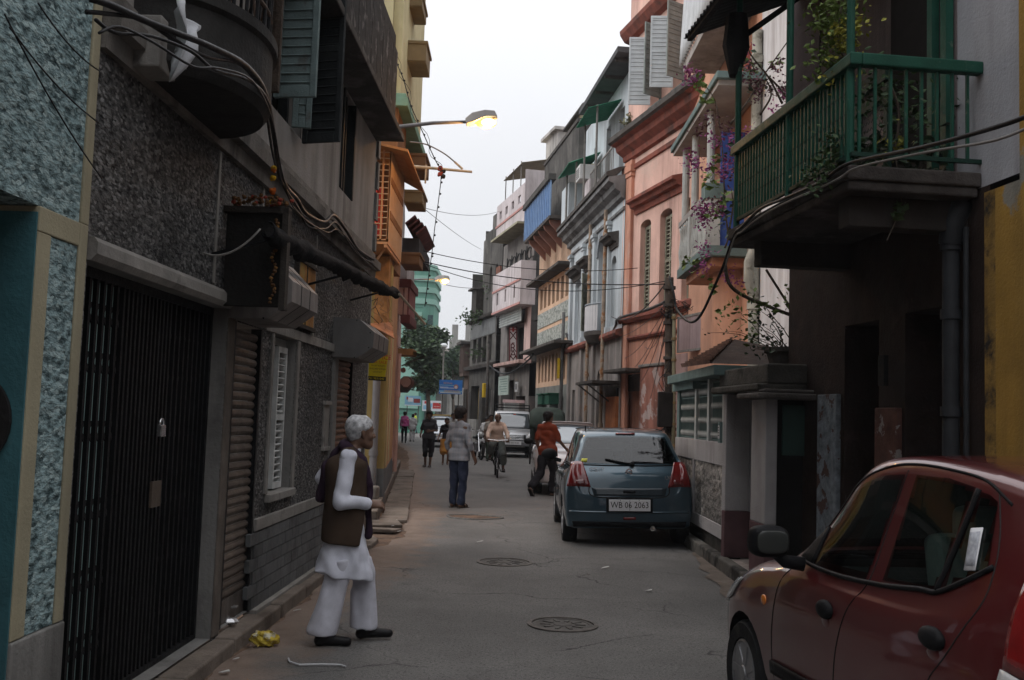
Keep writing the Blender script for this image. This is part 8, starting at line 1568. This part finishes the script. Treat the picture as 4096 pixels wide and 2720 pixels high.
t=thing('balcony_pot_plants','row of leafy pot plants standing behind the end railing of the green balcony','plant');leaf_obj('leaf',spray([n1(760,470),n1(860,480),n1(820,540),n1(900,690),n1(940,680),n1(740,540),n1(640,590),n1(700,560),n1(880,640)],7.4,.09,36),.05,M_LFM,t,2);leaf_obj('dark_leaf',spray([n1(1270,510),n1(1260,530),n1(1290,690),n1(1330,660),n1(1230,700),n1(660,850),n1(720,850),n1(1000,930),n1(1080,930),n1(900,900)],7.3,.08,36),.08,M_LFD,t,3);mb=MB();[mb.tube(path(p,7.35),.01,5)for p in([n1(1270,900),n1(1325,780),n1(1310,620),n1(1270,520)],[n1(1215,870),n1(1230,960)],[n1(820,900),n1(850,650),n1(800,480)])];mb.build('stem',M_TWIG,t,world=True)
t=thing('ledge_weeds','green weeds sprouting from the ledge of the blackened house','plant');leaf_obj('leaf',spray([cH(740,720),cH(720,740),cH(760,735),cH(790,710),cH(880,490),cH(830,1000),cH(780,1010),cH(820,720)],55.5,.22,40),.16,M_LFM,t,2)
t=thing('cornice_weeds','dry weeds growing on the cornice end of the salmon house','plant');leaf_obj('leaf',spray([r5(330,770),r5(350,750),r5(370,740)],28.2,.1,40),.12,leafmat('dry',(.16,.16,.09)),t,2)
M_BULB=emit('sodium_glow',(1.,.56,.16),1.)
def lamp(label,pa,pb,pc,Y,power,s):
 t=thing('street_lamp',label,'street lamp');a,b,c=atY(*pa,Y+.2),atY(*pb,Y),atY(*pc,Y);mb=MB();mb.tube([a,a.lerp(b,.5)+Vector((0,0,.02)),b],[.034,.03,.026],8);mb.build('arm',M_PIPE,t,smooth=True,world=True);L=(c-b).length
 X=(c-b).normalized();Zv=Vector((0,-1,0)).cross(X)*-1;Zv=Zv if Zv.z>0 else-Zv;P_=lambda x,y,z:b+X*x*L+Vector((0,1,0))*y+Zv*z*L
 mb=MB();V=[];prof=[(0,.02,.13,.09),(.25,.02,.25,.14),(.65,.1,.26,.15),(.95,.08,.2,.11),(1.,.05,.06,.05)]
 for x,z0,z1,w in prof:V+=[P_(x,-w*s,z0-.12),P_(x,w*s,z0-.12),P_(x,w*s*.8,z1-.05),P_(x,-w*s*.8,z1-.05)]
 mb.add(V,[(i*4+j,i*4+(j+1)%4,i*4+4+(j+1)%4,i*4+4+j)for i in range(4)for j in range(4)]+[(3,2,1,0),(16,17,18,19)]);mb.build('housing',mat('lamp_housing',(.3,.285,.27),.5,.15,4,.1),t,bevel=.012,world=True)
 mb=MB();mb.ball(P_(.62,0,-.14),L*.34,14,0,(1.,.42*s,.55));mb.build('glowing_bowl',M_BULB,t,smooth=True,world=True);mb=MB();mb.ball(P_(.7,-.07*s,-.19),L*.23,14,0,(1.,.35*s,.5));mb.build('hot_bulb',emit('sodium_core',(1,.86,.55),6),t,smooth=True,world=True)
 ld=bpy.data.lights.new('lamp_light','POINT');ld.energy=power;ld.color=(1.,.5,.16);ld.shadow_soft_size=.12;lo_=bpy.data.objects.new('lamp_light',ld);COL.objects.link(lo_);lo_.parent=t;lo_.location=P_(.62,0,-.32)
lamp('nearer lit sodium street lamp on a long arm from the yellow house',DD(922,292),DD(1074,281),DD(1146,268),15.2,110,1);lamp('further lit sodium street lamp in front of the green tower',cH(250,432),cH(470,425),cH(585,420),40,110,1.6)
rg=thing('bamboo_pole','bamboo cross pole with a bracket reaching out from the left houses against the sky','pole');mb=MB();pA=[atY(*cD(x,y),17)for x,y in((1130,1040),(1340,1058),(1550,1078))];mb.tube(pA,[.03,.026,.022],8);mb.tube([atY(*cD(1262,1035),17),atY(*cD(1256,1150),17)],.016,6);mb.tube([atY(*cD(1440,1015),17),atY(*cD(1490,1060),17)],.02,6);mb.build('pole',mat('bamboo',(.34,.29,.22)),rg,world=True);MB().tube(path([cD(1160,890),cD(1260,905),cD(1370,960),cD(1440,1015)],17,0),.012,6).build('curved_rod',M_PIPE,rg,world=True)
fs=thing('festoon','string of small dark festoon bulbs hanging from the roofs down past the lamp','festoon');P1=path([cD(960,20),cD(1000,160),cD(1080,400),cD(1120,500),cD(1165,660),cD(1245,840),cD(1310,985),cD(1345,1050)],16.8,0);P2=path([cD(1345,1050),cD(1355,1110),cD(1340,1250),cD(1315,1430),cD(1300,1568),cH(440,260),cH(415,440),cH(390,640)],17.2,0);mb=MB();mb.tube(P1,.009,5);mb.tube(P2,.008,5);mb.tube([p+Vector((.06*math.sin(i),.05,.02))for i,p in enumerate(P1)],.005,4)
for i,p in enumerate(P1+P2):
 if i%2==0:mb.ball(p+Vector((.015,0,-.015)),.021,6)
mb.build('wire',M_BLK,fs,world=True)
blossoms('knot','faded red cloth knot tying the festoon to the bamboo cross pole',[tuple(atY(*cD(1350+18*(i%2),1060+16*i),17))for i in range(4)],[M_RED,M_DARK],.05,'cloth')
def wire(label,pa,Ya,pb,Yb,sag,r=.01):cable(label,catenary(atY(*pa,Ya),atY(*pb,Yb),sag),r,M_BLK,5)
wire('highest wire crossing the sky from the left houses to the white parapet',DD(940,468),24,DD(1152,487),47,.25,.008);wire('wire slanting down across the sky to the blackened roof',DD(955,462),22,DD(1110,575),55,.1,.008)
wire('topmost of the wires crossing the street below the far lamp',DD(965,576),24,DD(1470,618),27,.25);wire('middle wire crossing the street to the dark pole',DD(965,600),24,DD(1535,655),20,.2,.012);wire('lowest wire crossing the street to the dark pole',DD(968,604),24,DD(1536,648),20,.42,.009);wire('thin wire from the further lamp to the blackened house',DD(1022,655),40,DD(1120,662),50,.1,.012)
wire('wire drooping from the dark pole along the salmon house',DD(1540,645),19.8,DD(1410,730),29,.35,.014);cable('looped cable bundle slung along the right hand string courses',smooth([atY(*B1(*q),Y)for q,Y in(((1385,10),19.5),((1200,90),23),((950,165),28),((920,240),29),((830,400),31),((700,515),34),((560,545),36),((470,430),37.5),((430,345),37.5),((300,410),40),((160,490),44),((0,625),47))]),.035)
for k in range(9):
 random.seed(60+k);wire(('frayed','slack','thin','loose','long','short','sagging','pale','crooked')[k]+' service wire fanning from the dark pole over the salmon wall',B1(1385,20+22*k),19.6,B1(960+46*k,(330,520,690,600,740,420,880,640,380)[k]),28.5-.55*k,.12+.08*(k%3),.007)
cable('cable bundle drooping between the blackened house and the clinic',smooth([atY(*cH(*q),Y)for q,Y in(((870,1075),53),((930,1130),50),((1010,1165),47),((1100,1140),45),((1200,1060),43),((1240,1010),42))]),.04)
def pole(label,ptop,pbot,Y,r,m,extra=None,name='utility_pole'):
 t=thing(name,label,'pole');a,b=atY(*ptop,Y),atY(*pbot,Y);b=b+(b-a)*((b.z)/(a.z-b.z));MB().tube([b,a.lerp(b,.5),a],[r,r*.9,r*.8],12).build('shaft',m,t,smooth=True,world=True)
 if extra:extra(t,a,b)
 return t
def px_(t,a,b):
 mb=MB()
 for z in np.linspace(1.5,a.z-.2,9):p=b.lerp(a,z/a.z);mb.tube([p-Vector((0,0,.03)),p+Vector((0,0,.03))],.125,12)
 mb.pieces('band',M_SOOT,t,world=True);p=b.lerp(a,.42);mb=MB();mb.box(p.x-.26,p.x+.02,p.y-.25,p.y-.1,p.z-.34,p.z+.34);mb.build('junction_box',M_DARK,t,bevel=.02,world=True);mb=MB();random.seed(4)
 for i in range(16):q=b.lerp(a,random.uniform(.3,.92))+Vector((0,-.1,0));mb.tube(smooth([q,q+Vector((random.uniform(-.25,.05),random.uniform(-.1,0),-.25)),q+Vector((random.uniform(-.15,.15),-.05,-random.uniform(.4,.9)))]),.008,4)
 for i in range(14):c=b.lerp(a,.86)+Vector((random.uniform(-.1,.35),-.1,random.uniform(-.12,.12)));mb.tube([c+Vector((.1*math.cos(x+i),.03*math.sin(3*x),.08*math.sin(x)))for x in[k*.8 for k in range(8)]],.007,4)
 mb.build('cable_tangle',M_BLK,t,world=True)
pole('dark wooden pole wrapped in cables in front of the salmon house',B1(1405,-200),B1(1410,1150),19.4,.105,mat('tarred_pole',(.045,.036,.03),.85,.35,5,.4,patch=(3,.52,.1),patchcol=(.13,.095,.07)),px_)
def bam(t,a,b):
 mb=MB();[mb.tube([b.lerp(a,k)-Vector((0,0,.025)),b.lerp(a,k)+Vector((0,0,.025))],.052,10)for k in np.linspace(.1,.98,9)];mb.build('joint',M_BEIGE,t,world=True)
pole('pale bamboo pole standing just right of the dark pole',B1(1448,125),B1(1445,800),19.2,.042,mat('green_bamboo',(.16,.15,.1),.6,.25,6,.2),bam,'bamboo_pole')
def yl_(t,a,b):p=b.lerp(a,.62);mb=MB();mb.box(p.x-.17,p.x-.08,p.y-.12,p.y,p.z-.35,p.z+.4);mb.build('yellow_strip',mat('yellow_box_paint',(.55,.36,.02)),t,world=True);p=b.lerp(a,.86);mb=MB();mb.tube(smooth([p+Vector((.1,-.1,0.)),p+Vector((.35,-.1,-.5)),p+Vector((.7,-.2,-.9)),p+Vector((1.2,-.2,-1.25))]),.05,6);mb.build('cable_bundle',M_PIPE,t,world=True)
pole('grey iron pole with a yellow strip in front of the blue balcony house',B1(460,110),B1(428,1000),36.6,.075,mat('iron_pole',(.1,.098,.095),.7,.25,4,.2),yl_);pole('slim pole with cables before the blackened house',cH(890,930),cH(880,1300),51,.09,M_SOOT)
lp=thing('unlit_lamp_post','slim pale lamp post with a small unlit lantern rising behind the blue billboard','lamp post');a,b=atY(*A4(675,280),66),atY(*A4(660,900),66);MB().tube([(b.x,66,0),a],.06,8).build('shaft',M_LINT,lp,world=True);mb=MB();mb.ball(a+Vector((0,0,.1)),.26,10,0,(1,1,.7));mb.build('lantern',mat('lantern',(.5,.52,.52),.4),lp,world=True)
def board(label,p0,p1,Y,m,print_,yaw=0):
 t=thing('billboard',label,'billboard');a,b=atY(*p0,Y),atY(*p1,Y);w,h=b.x-a.x,a.z-b.z;fm=frame3((a.lerp(b,.5)),(math.cos(yaw),math.sin(yaw),0),(0,0,1));t.matrix_basis=fm;WORLD_M[t.name]=fm;MB().box(-w/2,w/2,-h/2,h/2,-.12,0).build('panel',m,t);mb=MB();[mb.box(x-.03,x+.03,-b.z-h/2 if False else-h/2-1.2,h/2,-.2,-.13)for x in(-w*.35,w*.35)];mb.pieces('support',M_SOOT,t)
 for nm,m_,parts in print_:
  mb=MB();[mb.box(x0*w,x1*w,z0*h,z1*h,.002+.003*i,.004+.003*i)for i,(x0,x1,z0,z1)in enumerate(parts)];mb.build(nm,m_,t)
 return t,w,h
M_SKYB=mat('print_blue',(.03,.14,.42),.5,.25,.8,0);M_PW=mat('print_white',(.55,.58,.62),.5,.08,2,0);M_PR=mat('print_red',(.4,.04,.04),.5,.1,2,0);M_PO=mat('print_orange',(.55,.3,.08),.5,.1,2,0);M_PC=mat('print_cyan',(.2,.38,.52),.5,.2,1.5,0)
t,w,h=board('blue advertising billboard with a framed portrait and orange lettering',A4(620,685),A4(902,870),58,M_SKYB,[('white_swoosh',M_PW,[(-.45,.3,-.1,-.06),(-.48,-.1,-.03,0.),(-.45,.45,-.44,-.38)]),('cyan_sea',M_PC,[(-.5,.5,-.36,-.27),(-.5,.2,.1,.14)])]);text('FESTIVAL',.15*h,(-.12*w,.26*h,.02),None,M_PO,t,sx=1.1);text('GREETINGS',.2*h,(.05*w,-.3*h,.02),None,M_PO,t,sx=1.1);mb=MB();mb.lathe([(.17*h,.02),(.17*h,.03),(.001,.03)],18,Matrix.Translation((.23*w,.03*h,0)));mb.build('portrait_disc',mat('print_brown',(.25,.12,.09),.6),t);mb=MB();mb.lathe([(.11*h,.03),(.11*h,.035),(.001,.035)],14,Matrix.Translation((.23*w,-.02*h,0)));mb.build('portrait_face',mat('print_pale',(.5,.42,.42),.6),t)
t,w,h=board('white billboard with a red block leaning beside the crowd',A4(408,945),A4(655,1085),74,M_PW,[('red_block',M_PR,[(.02,.42,-.25,.3),(-.4,-.28,.2,.45)]),('grey_print',M_PC,[(-.45,-.05,-.35,.05),(-.3,0.,-.1,.25)])]);text('INSTANT',.14*h,(.22*w,-.05*h,.02),None,M_WTXT,t)
t,w,h=board('small pale blue billboard with a dark red block at far left',A4(188,885),A4(385,1015),72,M_PC,[('red_block',mat('print_maroon',(.22,.05,.05),.6),[(.05,.45,-.2,.22),(-.4,-.3,.1,.4)]),('white_band',M_PW,[(-.5,.5,-.5,-.42),(-.3,0.,-.1,.3)])])
pk=thing('snack_packet','crumpled shiny yellow snack packet lying at the foot of the left kerb','litter',LOC(*gnd(*DD(605,1490)).xy,0.));V,Q=blob([('e',(0,0,.05),(.085,.055,.055)),('e',(.05,.02,.04),(.06,.05,.035))],.012,.02,fold=.012,fscale=(60,60,50));o=blob_obj('foil',[(V,Q)],mat('yellow_foil',(.48,.36,.05),.22,.45,18,.6,60,metal=.25,patch=(16,.55,.08),patchcol=(.5,.47,.35)),pk);o.data.polygons.foreach_set('use_smooth',[False]*len(o.data.polygons))
random.seed(12);t=None;sp_=[(685,1412),(520,1555),(545,1525),(905,1222),(912,1208),(940,1068),(933,1090),(925,1122),(1497,1365),(1395,1312),(1105,1252),(920,1235)]
LIT=('on the dirt left of the old man below the louvred window','at the bottom edge of the picture beside the left kerb','on the left kerb just below the yellow packet','lying with another in the broken slab gap behind the old man','in the broken gutter just beyond the lower slab gap','farthest along the left gutter, near the polo shirted man','in the left gutter level with the concrete block','on the reddish paving beside the concrete block','on the open asphalt between the last manhole cover and the red car','on the asphalt ahead of the blue car left rear wheel','on the asphalt just right of the farther manhole cover','on the paving edge under the drainpipe')
for i,q in enumerate(sp_):
 g_=gnd(*DD(*q));g_.z=.02 if q[0]>930 or q[1]>1300 else .06;mb=MB();n=7;z_=random.uniform(.45,1.);pts=[(.042*z_*math.cos(2*PI*k/n)*random.uniform(.5,1.4),.03*z_*math.sin(2*PI*k/n)*random.uniform(.5,1.4))for k in range(n)];mb.prism(pts,lambda p,q_,w:g_+Vector((p,q_,w+.25*p)),-.002,.002)
 tag(mb.build('paper_scrap',mat('paper_scrap',(.5,.49,.47),.8,.15,8,.1)),'white paper scrap '+LIT[i],'litter','scraps of paper litter')
tag(MB().tube([Vector((*gnd(*DD(*q)).xy,.012))for q in((665,1522),(668,1530),(690,1537),(740,1536),(785,1537),(797,1541))],.006,5).build('white_string',mat('white_string',(.45,.45,.46),.8,.1)),'bent white string lying on the asphalt below the old man','litter')
mb=MB();mb.ball((0,0,.03),1,8,0,(.08,.05,.03));o=tag(mb.build('steel_latch',mat('bright_steel',(.55,.55,.56))),'shiny crumpled foil lump on the step below the first roller shutter','litter');o.location=(*gnd(*cC(1430,1220),.1).xy,.095)
hz=MB().box(-120,120,-30,240,-1.2,30).build('haze',None or mat('haze_tmp',(1,1,1)));hz.data.materials.clear();m=bpy.data.materials.new('haze_air');m.use_nodes=True;nt=m.node_tree;nt.nodes.clear();o_=nt.nodes.new('ShaderNodeOutputMaterial');v_=nt.nodes.new('ShaderNodeVolumePrincipled');v_.inputs['Color'].default_value=(.8,.86,.95,1);v_.inputs['Density'].default_value=.0006;nt.links.new(v_.outputs[0],o_.inputs['Volume']);hz.data.materials.append(m);tag(hz,kind='stuff')
